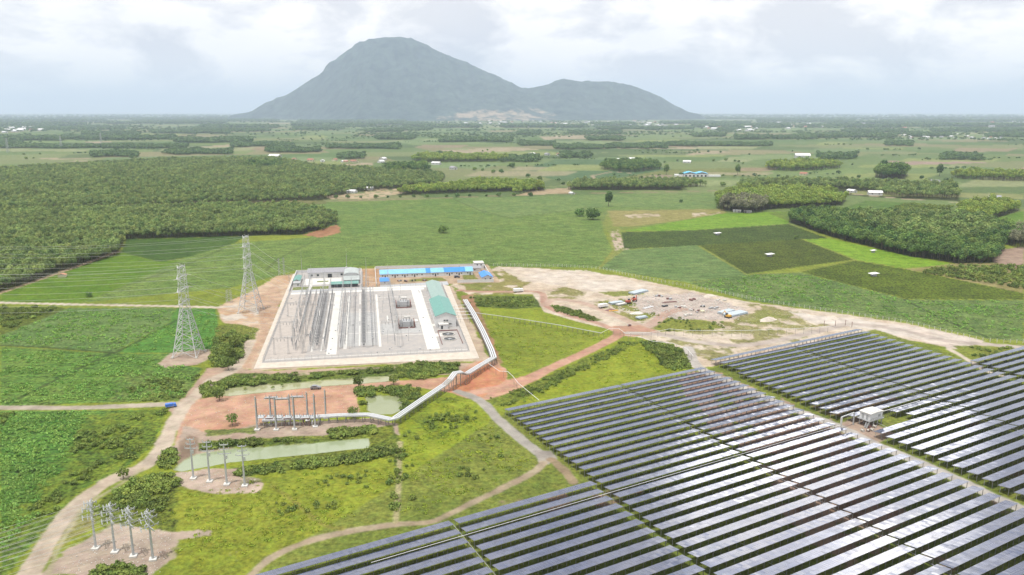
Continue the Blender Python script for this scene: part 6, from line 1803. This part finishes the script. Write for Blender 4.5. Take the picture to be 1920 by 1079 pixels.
# wires off the nearest poles toward the lower left
for i, (u, v) in enumerate(near):
    x, y = G(u, v)
    for k, (z, L) in enumerate(((13.6, 1.8), (12.2, 2.2), (9.8, 2.4))):
        mb = MB()
        for s in (-1, 1): wire(mb, (-1.2, s * L * .8, z), (-78, -48 + s * L * .8, z - 2), 2.2, .028, 12)
        o = mb.build('power_line', M_WIRE); o.location = (x, y, 0)
        tag(o, 'wire pair running off lower left from the nearest row, %s pole, %s level' % (nth(i + 1), ('top', 'middle', 'lower')[k]), 'power line', 'wires from the nearest poles')

# ------------------------------------------------------------------ raised silver cable bridge
z0 = 2.9
br = [(492, 787, z0), (560, 783, z0), (640, 778, z0), (690, 777, z0), (733, 786, z0), (742, 783, z0), (790, 750, z0), (832, 722, z0), (843, 712, 5.2), (853, 699, 6.4), (866, 697, 6.4), (870, 701, 5.0), (876, 700, 3.6), (900, 685, 3.4), (926, 670, 3.4), (921, 655, 3.4), (905, 620, 3.4), (888, 588, 3.4), (872, 562, 3.4)]
bpts = [(*G(u, v, z), z) for u, v, z in br]
M_SILV = mat('silver_sheet', (0.62, 0.64, 0.66), 0.35, 0.35, var=.06, scale=.8)


def cable_bridge():
    x0, y0 = bpts[0][:2]; root = thing('cable_bridge', 'long raised silver cable bridge zigzagging from the yard to the thick poles', 'cable bridge', (x0, y0, 0))
    loc = [Vector((p[0] - x0, p[1] - y0, p[2])) for p in bpts]
    def off(i):
        a = loc[max(i - 1, 0)]; b = loc[min(i + 1, len(loc) - 1)]
        d = Vector((b.x - a.x, b.y - a.y, 0)).normalized(); return Vector((-d.y, d.x, 0))
    nn = [off(i) for i in range(len(loc))]
    for k, o_ in enumerate((-1.0, 0.0, 1.0)):
        mb = MB()
        for i in range(len(loc) - 1):
            mb.bar(loc[i] + nn[i] * o_, loc[i + 1] + nn[i + 1] * o_, .62, .34)
        mb.build('cable_duct', M_SILV, root)
    mb = MB()
    for i in range(len(loc) - 1):
        for s in (-1.5, 1.5):
            mb.bar(loc[i] + nn[i] * s - Vector((0, 0, .3)), loc[i + 1] + nn[i + 1] * s - Vector((0, 0, .3)), .12, .25)
    mb.build('side_beam', M_GALV, root)
    for i in range(len(loc) - 1):
        a, b = loc[i], loc[i + 1]; Ls = (b - a).length; c = max(1, int(round(Ls / 3.4)))
        if i in (8, 9): c = max(c, 1)
        for j in range(c):
            t = (j + .5) / c; p = a.lerp(b, t); n_ = nn[i].lerp(nn[i + 1], t).normalized(); mb = MB()
            for s in (-1.3, 1.3): mb.bar((p.x + n_.x * s, p.y + n_.y * s, -.3), (p.x + n_.x * s, p.y + n_.y * s, p.z - .3), .2)
            mb.bar((p.x - n_.x * 1.5, p.y - n_.y * 1.5, p.z - .42), (p.x + n_.x * 1.5, p.y + n_.y * 1.5, p.z - .42), .2)
            mb.bar((p.x - n_.x * 1.3, p.y - n_.y * 1.3, .8), (p.x + n_.x * 1.3, p.y + n_.y * 1.3, .8), .1)
            mb.build('trestle', M_POST, root)


cable_bridge()
conduit('cable_conduit', 'white conduit on posts crossing the grass triangle from the cable bridge to the red road', 'conduit', zp('887,586 960,596 1050,610 1128,625', 2.6), r=.10, posts=3.6, pr=.05, n=2, gap=.45, m=M_GREYP)
conduit('cable_conduit', 'thin white conduit arching over the haul road and on past the works ground', 'conduit', zp('1128,624 1142,617', 3.2) + zp('1160,616 1172,625 1215,624 1240,620 1256,617 1290,620 1400,620 1500,616 1560,612', 3.4), r=.08, posts=5.5, pr=.05)
conduit('cable_conduit', 'thin white conduit dipping from the crossroads past the dark thicket', 'conduit', zp('1172,629 1200,632 1222,640 1262,644 1288,654 1300,668', 3.0), r=.08, posts=5.0, pr=.05)
conduit('cable_conduit', 'thin white conduit dropping from the cable bridge over the red road to the solar rows', 'conduit', zp('912,679 936,696 952,697 961,705 972,719 1011,751', 3.2), r=.09, posts=6.0, pr=.05)
for i, b in enumerate((58, 66, 74, 82, 90)):
    conduit('cable_conduit', 'short white conduit from the yard fence to the cable bridge, %s from the near end' % nth(i + 1), 'conduit', [(*yl(101, b), 3.2), (*yl(111.5, b), 3.2)], r=.12, posts=5, pr=.05, group='short conduits beside the teal hall')
for i, b in enumerate((59, 73, 87, 104, 131)):
    mb = MB(); p = Vector(Y3(66, b - 6, 8)); wire(mb, (0, 0, 0), Vector(Y3(88.5, b, 6.5)) - p, .5, .06, 6); o = mb.build('overhead_conductor', M_PIPE); o.location = p
    tag(o, 'pale cable spanning the right white lane toward the hall, %s from the near fence' % nth(i + 1), 'cable', 'cables spanning the right white lane')

# ------------------------------------------------------------------ concrete post fence
def post_fence(label, pts, step, h=2.1):
    pl = P(pts); x0, y0 = pl[0]; root = thing('post_fence', label, 'fence', (x0, y0, 0))
    sp = [p[:2] for p in spline(pl, 8)]
    d = [0]
    for a, b in zip(sp[:-1], sp[1:]): d.append(d[-1] + math.hypot(b[0] - a[0], b[1] - a[1]))
    n = min(99, int(d[-1] / step)); pm = MB().bar((0, 0, -.3), (0, 0, h), .2).mesh('post', M_WHITE); prev = None; mb = MB()
    for i in range(n + 1):
        q = d[-1] * i / n; x = float(np.interp(q, d, [p[0] for p in sp])) - x0; y = float(np.interp(q, d, [p[1] for p in sp])) - y0
        o = link('post', pm, root, loc=(x, y, 0)); o.rotation_euler = (rnd.uniform(-.03, .03), rnd.uniform(-.03, .03), rnd.uniform(0, 1))
        if prev:
            for z in (.5, 1.0, 1.5, 1.95): mb.tube((*prev, z), (x, y, z), .012, .012, 3, False)
        prev = (x, y)
    mb.build('wires', M_WIRE, root)


post_fence('concrete post fence behind the haul yard along the wide crop field', '925,499 1000,500 1060,501 1126,506 1180,518 1240,530', 3.4)
post_fence('concrete post fence between sandy ground and the grey-green crop', '1240,530 1330,546 1430,566 1520,580 1600,592', 3.2)
post_fence('concrete post fence bending toward the right edge below the grey-green crop', '1600,592 1700,607 1780,626 1850,641 1930,644', 3.2)
for i, (u, v) in enumerate(((1545, 613), (1566, 613), (1585, 611), (1597, 615))):
    x, y = G(u, v); r = thing('marker_post', 'rusty steel post at the head of the solar rows, %s from the left' % nth(i + 1), 'post', (x, y, 0), 0, 'rusty posts at the head of the rows')
    MB().bar((0, 0, -.3), (0, 0, 3.6), .2).build('post', M_RUST, r); MB().box((0, 0, .1), (.7, .7, .3)).build('footing', M_CONC, r)

# ------------------------------------------------------------------ inverter cabin
cx, cy, _ = sw(267.5, 181.5)
r = thing('inverter_cabin', 'white inverter cabin on stilts with steps between the solar blocks', 'cabin', (cx, cy, 0), RA); r.scale = (.88, .88, .9)
m_ = mat('cabin_white', (0.74, 0.75, 0.76), .5, .1, var=.05, scale=1, wave=('X', 2.2, .12))
MB().box((0, 0, 4.6), (8.6, 5.2, 3.0)).build('cabin_body', m_, r)
MB().gable(5.2, 8.6, 6.12, 6.35, .35, .12).build('roof', M_WHITE, r)
for x in (-1.6, 1.4): MB().box((x, -.6, 6.6), (2.0, 3.2, .5)).build('roof_vent', m_, r)
MB().box((-.2, 0, 2.95), (10.2, 6.4, .25)).build('deck', M_GALV, r)
for x in (-4.2, -1.4, 1.4, 4.2):
    for y in (-2.4, 2.4): MB().bar((x, y, -.3), (x, y, 2.9), .35).build('stilt', M_PALE, r)
m = MB(); m.bar((-6.0, -2.6, 0), (-4.6, -2.6, 2.9), .2, .3); m.bar((-6.0, -1.4, 0), (-4.6, -1.4, 2.9), .2, .3)
for k in range(9): m.box((-6.0 + 1.4 * k / 9 + .1, -2.0, .25 + k * .31), (.35, 1.2, .06))
m.build('stairs', M_PALE, r)
m = MB()
for y in (-3.1, 3.1):
    m.bar((-5.2, y, 4.0), (4.9, y, 4.0), .08); m.bar((-5.2, y, 3.5), (4.9, y, 3.5), .06)
    for k in range(9): m.bar((-5.2 + 10.1 * k / 8, y, 3.05), (-5.2 + 10.1 * k / 8, y, 4.0), .08)
m.build('railing', M_GALV, r)
for y in (-1.2, 1.0): MB().box((-4.34, y, 4.3), (.08, 1.1, 2.1)).build('door', M_GREY, r)
m = MB(); m.box((2.0, -2.66, 4.5), (1.6, .1, 1.0)); m.build('louvre', M_GREY, r)
cx, cy, _ = sw(252.6, 183.6)
r = thing('cable_portal', 'white goalpost-shaped cable portal over the service road by the cabin', 'portal', (cx, cy, 0), RA)
MB().bar((0, 0, -.3), (0, 0, 5.0), .55, .55).build('post', M_WHITE, r); MB().bar((8.2, .6, -.3), (8.2, .6, 5.0), .4).build('post', M_PALE, r); MB().bar((0, 0, 5.1), (8.2, .6, 5.1), .45, .3).build('beam', M_PALE, r)
pts = [(*sw(s, 182.4)[:2], 3.2) for s in (273, 278, 284, 300)]
conduit('cable_run', 'pale cable run leaving the white cabin to the right', 'cable run', pts, r=.12, posts=3.0, pr=.06)
g = random.Random(9)
for i in range(5):
    x, y, _ = sw(258 + i * 1.9, 177.5 + g.uniform(-1, 2)); r = thing('cable_drum', 'wooden cable drum or crate on the earth before the white cabin, %s from the left' % nth(i + 1), 'drum', (x, y, 0), g.random(), 'drums before the white cabin')
    MB().tube((0, -.5, .6), (0, .5, .6), .35, .35, 10).build('core', M_CONC, r)
    for s in (-.5, .5): MB().tube((0, s - .06, .6), (0, s + .06, .6), .62, .62, 14).build('flange', M_RUST if i % 2 else M_CONC, r)

# ------------------------------------------------------------------ vehicles
M_CAR = {'silver': mat('silver_paint', (.26, .27, .29), .3, .4), 'white': mat('white_paint', (.78, .78, .78), .3), 'blue': mat('blue_tarp', (.05, .16, .55), .45), 'red': mat('red_oxide_paint', (.38, .08, .05), .5), 'yel': mat('yellow_paint', (.62, .36, .06), .5), 'dark': mat('dark_paint', (.06, .06, .07), .3)}
M_TYRE = mat('tyre_rubber', (.03, .03, .03), .9)


def car(label, u, v, col, rz, kind='suv'):
    x, y = G(u, v, .1); r = thing('parked_' + ('car' if kind == 'suv' else 'truck'), label, 'car' if kind == 'suv' else 'truck', (x, y, .1), rz)
    Ln, W = (4.6, 1.85) if kind == 'suv' else (6.8, 2.3)
    prof = [(-2.3, .45), (-2.3, 1.0), (-1.95, 1.08), (-1.5, 1.62), (.35, 1.66), (1.05, 1.1), (2.15, .95), (2.3, .5)] if kind == 'suv' else [(1.6, .6), (1.6, 2.3), (2.9, 2.3), (3.35, 1.4), (3.4, .6)]
    m = MB(); n = len(prof); w = W / 2
    m.add([(a, -w, b) for a, b in prof] + [(a, w, b) for a, b in prof], [tuple(range(n)), tuple(range(2 * n - 1, n - 1, -1))] + [(i, n + i, n + (i + 1) % n, (i + 1) % n) for i in range(n)])
    m.build('body' if kind == 'suv' else 'cab', M_CAR[col], r)
    if kind == 'suv':
        m = MB()
        for s in (-1, 1): m.add([(-1.35, s * (w + .01), 1.12), (-1.15, s * (w + .01), 1.55), (.25, s * (w + .01), 1.58), (.8, s * (w + .01), 1.12)], [(0, 1, 2, 3)])
        m.add([(.42, -w * .85, 1.66), (.42, w * .85, 1.66), (1.06, w * .85, 1.14), (1.06, -w * .85, 1.14)], [(0, 1, 2, 3)])
        m.add([(-1.53, -w * .85, 1.62), (-1.53, w * .85, 1.62), (-1.97, w * .85, 1.12), (-1.97, -w * .85, 1.12)], [(3, 2, 1, 0)])
        m.build('windows', M_WIN, r)
        wx = (-1.45, 1.4)
    else:
        MB().box((-1.0, 0, .8), (4.8, 2.2, .3)).build('chassis', M_GREY, r)
        MB().box((-1.1, 0, 1.75), (4.9, 2.3, 1.6)).build('load_body', M_CAR['white' if col != 'blue' else 'blue'], r)
        MB().add([(3.02, -1.0, 2.15), (3.02, 1.0, 2.15), (3.36, 1.0, 1.45), (3.36, -1.0, 1.45)], [(0, 1, 2, 3)]).build('windscreen', M_WIN, r)
        wx = (-2.3, 2.3)
    for a in wx:
        for s in (-1, 1): MB().tube((a, s * (w - .22), .35), (a, s * (w + .02), .35), .37, .37, 12).build('wheel', M_TYRE, r)
    return r


car('silver car parked on the red earth above the steel poles', 592, 729.5, 'silver', .1)
car('small blue truck under a tarpaulin where the lane meets the track', 321, 764, 'blue', .5, 'truck').scale = (.62, .7, .7)
car('white tank truck parked beside the haul road behind the yard', 972, 548, 'white', .4, 'truck')
car('dark car parked in the camp courtyard by the grey wall', 857, 521, 'dark', .2)
car('silver car parked below the blue barracks, middle of the courtyard', 820, 514.5, 'silver', .3)
car('white van at the left part of the sandy storage yard', 1131, 577, 'white', .6, 'truck')

# ------------------------------------------------------------------ storage yard
M_TARP = mat('blue_grey_sheet', (.36, .42, .46), .6, var=.15, scale=1)
def rot_pile(i, name, label, cat, u, v, mt, kind, s=1.0, rz=0.0, group=None):
    x, y = G(u, v, .1); r = thing(name, label, cat, (x, y, .05), rz, group); g = random.Random(i + 50)
    if kind == 'boxes':
        for k in range(g.randint(4, 7)):
            MB().box((g.uniform(-2, 2) * s, g.uniform(-1.4, 1.4) * s, .5), (g.uniform(.8, 1.6), g.uniform(.8, 1.4), g.uniform(.6, 1.1)), g.uniform(-.3, .3)).build('crate', mt if g.random() < .7 else g.choice([M_GREY, M_WHITE, M_RUST]), r)
    elif kind == 'pipes':
        for k in range(6): MB().tube((-3 * s, k * .34 - .9, .18 + .1 * (k % 2)), (3 * s, k * .34 - .9 + g.uniform(-.2, .2), .18 + .1 * (k % 2)), .14, .14, 6).build('pipe', mt, r)
    elif kind == 'sheet':
        for k in range(4): MB().box((g.uniform(-.4, .4), g.uniform(-.3, .3), .15 + k * .28), (6.5 * s, 2.4 * s, .24), g.uniform(-.05, .05)).build('sheet_stack', mt, r)
    elif kind == 'mound':
        m = MB(); n = 14; vs = [(0, 0, 1.3 * s)]; fs = []
        for ring, (rr, zz_) in enumerate(((1.3, 1.0), (2.4, .5), (3.4, -.1))):
            for k in range(n): a = 2 * math.pi * k / n; q = g.uniform(.82, 1.15); vs.append((rr * q * s * math.cos(a) * 1.3, rr * q * s * math.sin(a) * .8, max(zz_ * s * g.uniform(.8, 1.15), -.1)))
        for k in range(n): fs.append((0, 1 + k, 1 + (k + 1) % n))
        for ring in range(2):
            o = 1 + ring * n
            for k in range(n): fs.append((o + k, o + n + k, o + n + (k + 1) % n, o + (k + 1) % n))
        m.add(vs, fs).build('heap', mt, r, smooth=False)
    return r


def excavator(label, u, v, rz, m1):
    x, y = G(u, v, .1); r = thing('excavator', label, 'excavator', (x, y, .1), rz, 'machines in the storage yard')
    for s in (-1, 1): MB().box((0, s * 1.1, .4), (3.4, .5, .8)).build('track', M_TYRE, r)
    MB().box((-.3, 0, 1.35), (2.8, 2.2, 1.1)).build('body', m1, r)
    MB().box((.6, .6, 2.3), (1.2, 1.0, 1.3)).build('cab', M_WIN, r)
    a = MB(); a.bar((1.0, -.3, 1.6), (3.0, -.3, 3.6), .35); a.bar((3.0, -.3, 3.6), (4.4, -.3, 1.6), .28); a.build('boom', m1, r)
    MB().box((4.5, -.3, 1.2), (.6, .9, .7)).build('bucket', M_GREY, r)


excavator('dark red machine with raised boom in the left of the storage yard', 1190, 565, 1.2, M_CAR['red'])
excavator('second dark red machine just left of the tall one', 1178, 569, .3, M_CAR['red'])
excavator('orange machine at the lower right of the storage yard', 1365, 596, 2.2, M_CAR['yel'])
items = [('white block pile by the end of the yard lane', 1277, 577, M_WHITE, 'boxes', 1.3), ('white bags heaped right beside the white block pile', 1292, 582, M_WHITE, 'boxes', 1.0), ('pale sheet stacks at the left end of the storage yard', 1155, 569, M_TARP, 'sheet', 1.2), ('white sheet stacks in the left of the storage yard', 1165, 572, M_WHITE, 'sheet', .9),
         ('blue-grey sheeting laid out at the top of the storage yard', 1197, 549, M_TARP, 'sheet', 1.8), ('rusty pipes stacked in the middle of the storage yard', 1255, 567, M_RUST, 'pipes', 1.3), ('lilac-grey pallets above the rusty pipes', 1258, 561, M_GREY, 'boxes', 1.0), ('dark crate cluster beside the yard lane', 1247, 575, M_DARK, 'boxes', .6),
         ('long grey sheet row along the lower right of the yard', 1378, 590, M_TARP, 'sheet', 2.0), ('grey sheet row continuing left of the long one', 1362, 586, M_TARP, 'sheet', 1.5), ('white boxes in a row at the upper right of the yard', 1348, 563, M_WHITE, 'boxes', 1.6), ('dark drums right of the yard middle', 1319, 575, M_DARK, 'boxes', .7),
         ('rust-brown scraps near the top right fence', 1300, 563, M_RUST, 'boxes', .8), ('grey crate row below the top right boxes', 1340, 579, M_GREY, 'boxes', 1.2), ('mixed crates in the lower middle of the yard', 1312, 585, M_YEL, 'boxes', 1.2), ('pale rubble in the lower left of the yard', 1195, 588, M_CONC, 'mound', .8), ('brown scrap heap at the yard left verge', 1145, 582, M_RUST, 'mound', .7),
         ('small white shed-like crate at the crossroads', 1180, 611, M_WHITE, 'boxes', .35), ('pale sheet pile below the left machines', 1203, 597, M_TARP, 'sheet', .9), ('white pipes strewn across the yard left', 1215, 577, M_PIPE, 'pipes', 1.2), ('orange netting roll beside the haul road', 1150, 583, M_CAR['yel'], 'pipes', .8), ('pale concrete rings below the white pile', 1290, 592, M_CONC, 'boxes', 1.0),
         ('pale spoil heap at the top of the sandy ground', 1330, 556, M_SKIRT, 'mound', 1.0), ('low spoil heap beside the service road', 1440, 600, M_SKIRT, 'mound', 1.2), ('reddish spoil heap by the fence corner', 1560, 598, M_SKIRT, 'mound', .9), ('grey pallet stack near the far fence', 1235, 556, M_GREY, 'boxes', .9)]
for i, (lb, u, v, mt, kd, s) in enumerate(items):
    rot_pile(i, {'boxes': 'crate_pile', 'pipes': 'pipe_stack', 'sheet': 'sheet_pile', 'mound': 'spoil_heap'}[kd], lb, {'boxes': 'crates', 'pipes': 'pipes', 'sheet': 'sheets', 'mound': 'heap'}[kd], u, v, mt, kd, s * 1.25, .25 + (i % 5) * .12)
g = random.Random(77); k = 0
rub = MB()
pl = P('1130,565 1200,548 1310,552 1400,580 1385,600 1290,600 1200,600')
xs_, ys_, rs = fill(pl, 1.6, 7, jit=.5)
for x, y in zip(xs_, ys_):
    if rs.rand() < .30:
        s = rs.uniform(.15, .55); rub.box((x, y, s * .4), (s * rs.uniform(1, 2.4), s * 1.2, s), rs.uniform(0, 3))
tag(rub.build('rubble', M_CONC), 'loose rubble and scraps strewn over the storage yard', 'rubble', kind='stuff')
rub = MB()
for pl_, st in (('1010,505 1160,520 1400,566 1600,592 1560,606 1440,625 1340,640 1250,620 1400,600 1380,560 1200,545 1060,540', 3.2), ('325,890 400,878 485,900 485,925 400,925', 1.4), ('90,1079 215,985 330,1000 300,1079', 1.3), ('480,560 520,530 530,560 470,690 450,690', 2.4), ('340,800 350,755 660,722 668,770 480,800', 3.0)):
    xs_, ys_, rs = fill(P(pl_), st, 3, jit=.5)
    for x, y in zip(xs_, ys_):
        s = rs.uniform(.05, .2); rub.box((x, y, s * .3), (s * rs.uniform(1, 2), s * 1.2, s), rs.uniform(0, 3))
tag(rub.build('stones', M_CONC), 'small stones scattered on the bare earth pads', 'stones', kind='stuff')

# ------------------------------------------------------------------ huts and houses
def house_proto(name, cat, W, L, h, rd, wm, rm):
    r = thing(name, name, cat); MB().gwall(L, W, h, h + rd).build('wall', wm, r); MB().gable(L, W, h + .02, h + rd + .02, .5, .15).build('roof', rm, r)
    MB().box((0, -L / 2 - .03, 1.1), (1.2, .06, 2.2)).build('door', M_DARK, r)
    for y in (-L / 4, L / 4):
        for s in (-1, 1): MB().box((s * (W / 2 + .03), y, 1.7), (.06, 1.4, 1.1)).build('window', M_WIN, r)
    return r


M_RROOF = mat('red_tile_roof', (.30, .13, .09), .8, var=.15, scale=1)
M_WROOF = mat('white_sheet_roof', (.70, .70, .70), .4, .2)
pw = house_proto('farm_house', 'house', 9, 15, 3.2, 2.0, M_WALL, M_WROOF)
prr = house_proto('farm_house', 'house', 8, 12, 3.2, 2.2, M_YEL, M_RROOF)
pg = house_proto('farm_house', 'house', 8, 13, 3.2, 2.0, M_WALL, M_GROOF)
first_h = {0: True, 1: True, 2: True}; PH = [pw, prr, pg]


def put_house(t, u, v, s, rz, label, group=None):
    x, y = G(u, v)
    if first_h[t]:
        o = PH[t]; first_h[t] = False; o.location = (x, y, 0); o.rotation_euler = (0, 0, rz); o.scale = (s,) * 3; o['label'] = label
        if group: o['group'] = group
    else:
        o = dup(PH[t], (x, y, 0), rz, label, group, s)
        if not group and 'group' in o: del o['group']


put_house(0, 1640, 366, 1.25, 1.4, 'white-roofed house on the road behind the thin grove')
put_house(0, 1597, 361, .9, .4, 'small white house just left of the white-roofed one')
put_house(0, 660, 362, .95, 1.2, 'white roadside house by the sandy clearing, left one')
put_house(0, 692, 356, .9, 1.5, 'pale green-white house at the back of the sandy clearing')
put_house(0, 516, 297, 2.0, 1.2, 'long white shed behind the plantation')
put_house(1, 553, 302, 1.3, .6, 'red-roofed farmhouse behind the plantation, left of two')
put_house(1, 583, 303, 1.3, 1.2, 'red-roofed farmhouse behind the plantation, right of two')
put_house(0, 605, 304, 1.1, .2, 'small white house right of the red-roofed farmhouses')
put_house(0, 1168, 305, 1.9, 1.5, 'white house in front of the dark farm grove')
put_house(0, 1184, 302, 1.6, .9, 'white house half hidden in the dark farm grove')
put_house(1, 817, 301, 1.2, 1.0, 'small white-walled red house on the field edge')
put_house(2, 850, 318, 1.3, .6, 'grey-roofed farm building right of the dark block')
put_house(0, 818, 309, 1.3, 1.2, 'pale farm building above the grey-roofed one')
put_house(0, 1072, 364, .6, .5, 'tiny white roadside shelter below the long grove')
put_house(0, 1504, 297, 2.4, 1.45, 'long white shed above the oval grove')
put_house(2, 1752, 344, 1.2, .6, 'grey house beside the tall slender tree')
put_house(2, 1865, 374, 1.1, 1.0, 'grey-roofed house at the right behind the bright grove')
put_house(1, 1507, 329, 1.1, .8, 'small red-roofed house below the oval grove')
put_house(0, 1288, 306, 1.2, 1.3, 'pale farm building above the blue roof')
put_house(0, 1382, 398, .6, 1.2, 'small white house under the greyish trees, left')
put_house(0, 1402, 399, .55, .9, 'small white house under the greyish trees, right')
# hut with collapsed red roof in the lime field
x, y = G(117, 520); r = thing('field_hut', 'low field hut with rust-red roof in the lime green crop', 'hut', (x, y, 0), .2)
MB().box((0, 0, 1.0), (5, 3.4, 2.0)).build('wall', M_YEL, r); MB().gable(3.4, 5, 2.0, 2.9, .5, .1).build('roof', mat('rust_roof', (.42, .2, .12), .8, var=.2, scale=1), r)
for i, (u, v, s, lb) in enumerate(((1345, 441, 1.0, 'white-roofed well house in the farther dark orchard plot'), (1443, 481, 1.0, 'white-roofed well house in the dark olive plot'), (1638, 518, 1.0, 'white-roofed well house in the long orchard strip'), (1637, 474, .7, 'grey well slab in the lime green field'))):
    x, y = G(u, v); r = thing('well_house', lb, 'hut', (x, y, 0), .3)
    MB().box((0, 0, .9), (3.0 * s, 3.0 * s, 1.8)).build('wall', M_GREY, r)
    MB().add([(-3.4 * s, -2.6 * s, 1.9), (3.4 * s, -2.6 * s, 2.3), (3.4 * s, 2.6 * s, 2.3), (-3.4 * s, 2.6 * s, 1.9), (-3.4 * s, -2.6 * s, 2.0), (3.4 * s, -2.6 * s, 2.4), (3.4 * s, 2.6 * s, 2.4), (-3.4 * s, 2.6 * s, 2.0)], [(3, 2, 1, 0), (4, 5, 6, 7), (0, 1, 5, 4), (1, 2, 6, 5), (2, 3, 7, 6), (3, 0, 4, 7)]).build('roof', M_WROOF, r)
# the big blue roofed farm hall
x, y = G(1303, 331); r = thing('blue_roof_hall', 'wide farm hall with bright cyan-blue roofs alone on the plain', 'hall', (x, y, 0), -.1)
MB().box((0, 0, 3), (44, 26, 6)).build('wall', M_WALL, r); m2 = mat('cyan_blue_roof', (.05, .42, .72), .45, .1, var=.06, scale=.3)
MB().gable(26, 22, 6.0, 9.0, .6, .2, cx=-11).build('roof', m2, r); MB().gable(26, 22, 6.0, 9.0, .6, .2, cx=11).build('roof', m2, r)
MB().box((-31, -5, 2), (16, 12, 4)).build('side_shed', M_WROOF, r); MB().box((34, -12, 2), (22, 8, 3.4)).build('side_shed', M_WROOF, r)
for k in range(6): MB().box((-18 + k * 7.2, -13.05, 2), (3.4, .12, 3.2)).build('door', M_DARK, r)

# villages far out: every house its own thing
g = random.Random(21); cnt_h = 0
vill = [(960, 1250, 228, 240, 62, 'village under the saddle of the mountain'), (1240, 1420, 233, 247, 30, 'village right of the mountain foot'), (1680, 1900, 251, 262, 34, 'village on the right plain'), (760, 960, 228, 236, 24, 'houses below the mountain peak'), (1440, 1700, 228, 244, 24, 'houses far on the right plain'), (0, 90, 240, 250, 14, 'houses at the left edge of the plain'), (620, 720, 300, 306, 7, 'houses along the road behind the plantation'), (990, 1060, 289, 294, 7, 'houses beside the long field trees'), (1850, 1919, 224, 240, 10, 'houses far out at the right edge')]
for u0, u1, v0, v1, n, gp in vill:
    for i in range(n):
        u, v = g.uniform(u0, u1), g.uniform(v0, v1); t = g.choice([0, 0, 0, 1, 2]); far_ = v < 250
        put_house(t, u, v, g.uniform(1.8, 3.0) if far_ else g.uniform(.9, 1.4), g.uniform(0, 3), '%s-roofed house among the %s' % (('white', 'red', 'grey')[t], gp.replace('village', 'village houses') if 'village' in gp else gp), gp)

# ------------------------------------------------------------------ haze
def build_haze():
    mb = MB(); mb.box((0, 34500, 629.0), (96000, 73000, 1262.0))
    m = bpy.data.materials.new('haze'); m.use_nodes = True
    t = m.node_tree; t.nodes.clear()
    out = N(t, 'ShaderNodeOutputMaterial'); pv = N(t, 'ShaderNodeVolumePrincipled')
    pv.inputs['Color'].default_value = (0.67, 0.79, 1.0, 1)
    pv.inputs['Density'].default_value = 6.3e-5
    pv.inputs['Anisotropy'].default_value = 0.0
    t.links.new(pv.outputs[0], out.inputs['Volume'])
    o = mb.build('haze', m); tag(o, 'pale blue haze lying over the whole plain', 'haze', kind='stuff')


build_haze()
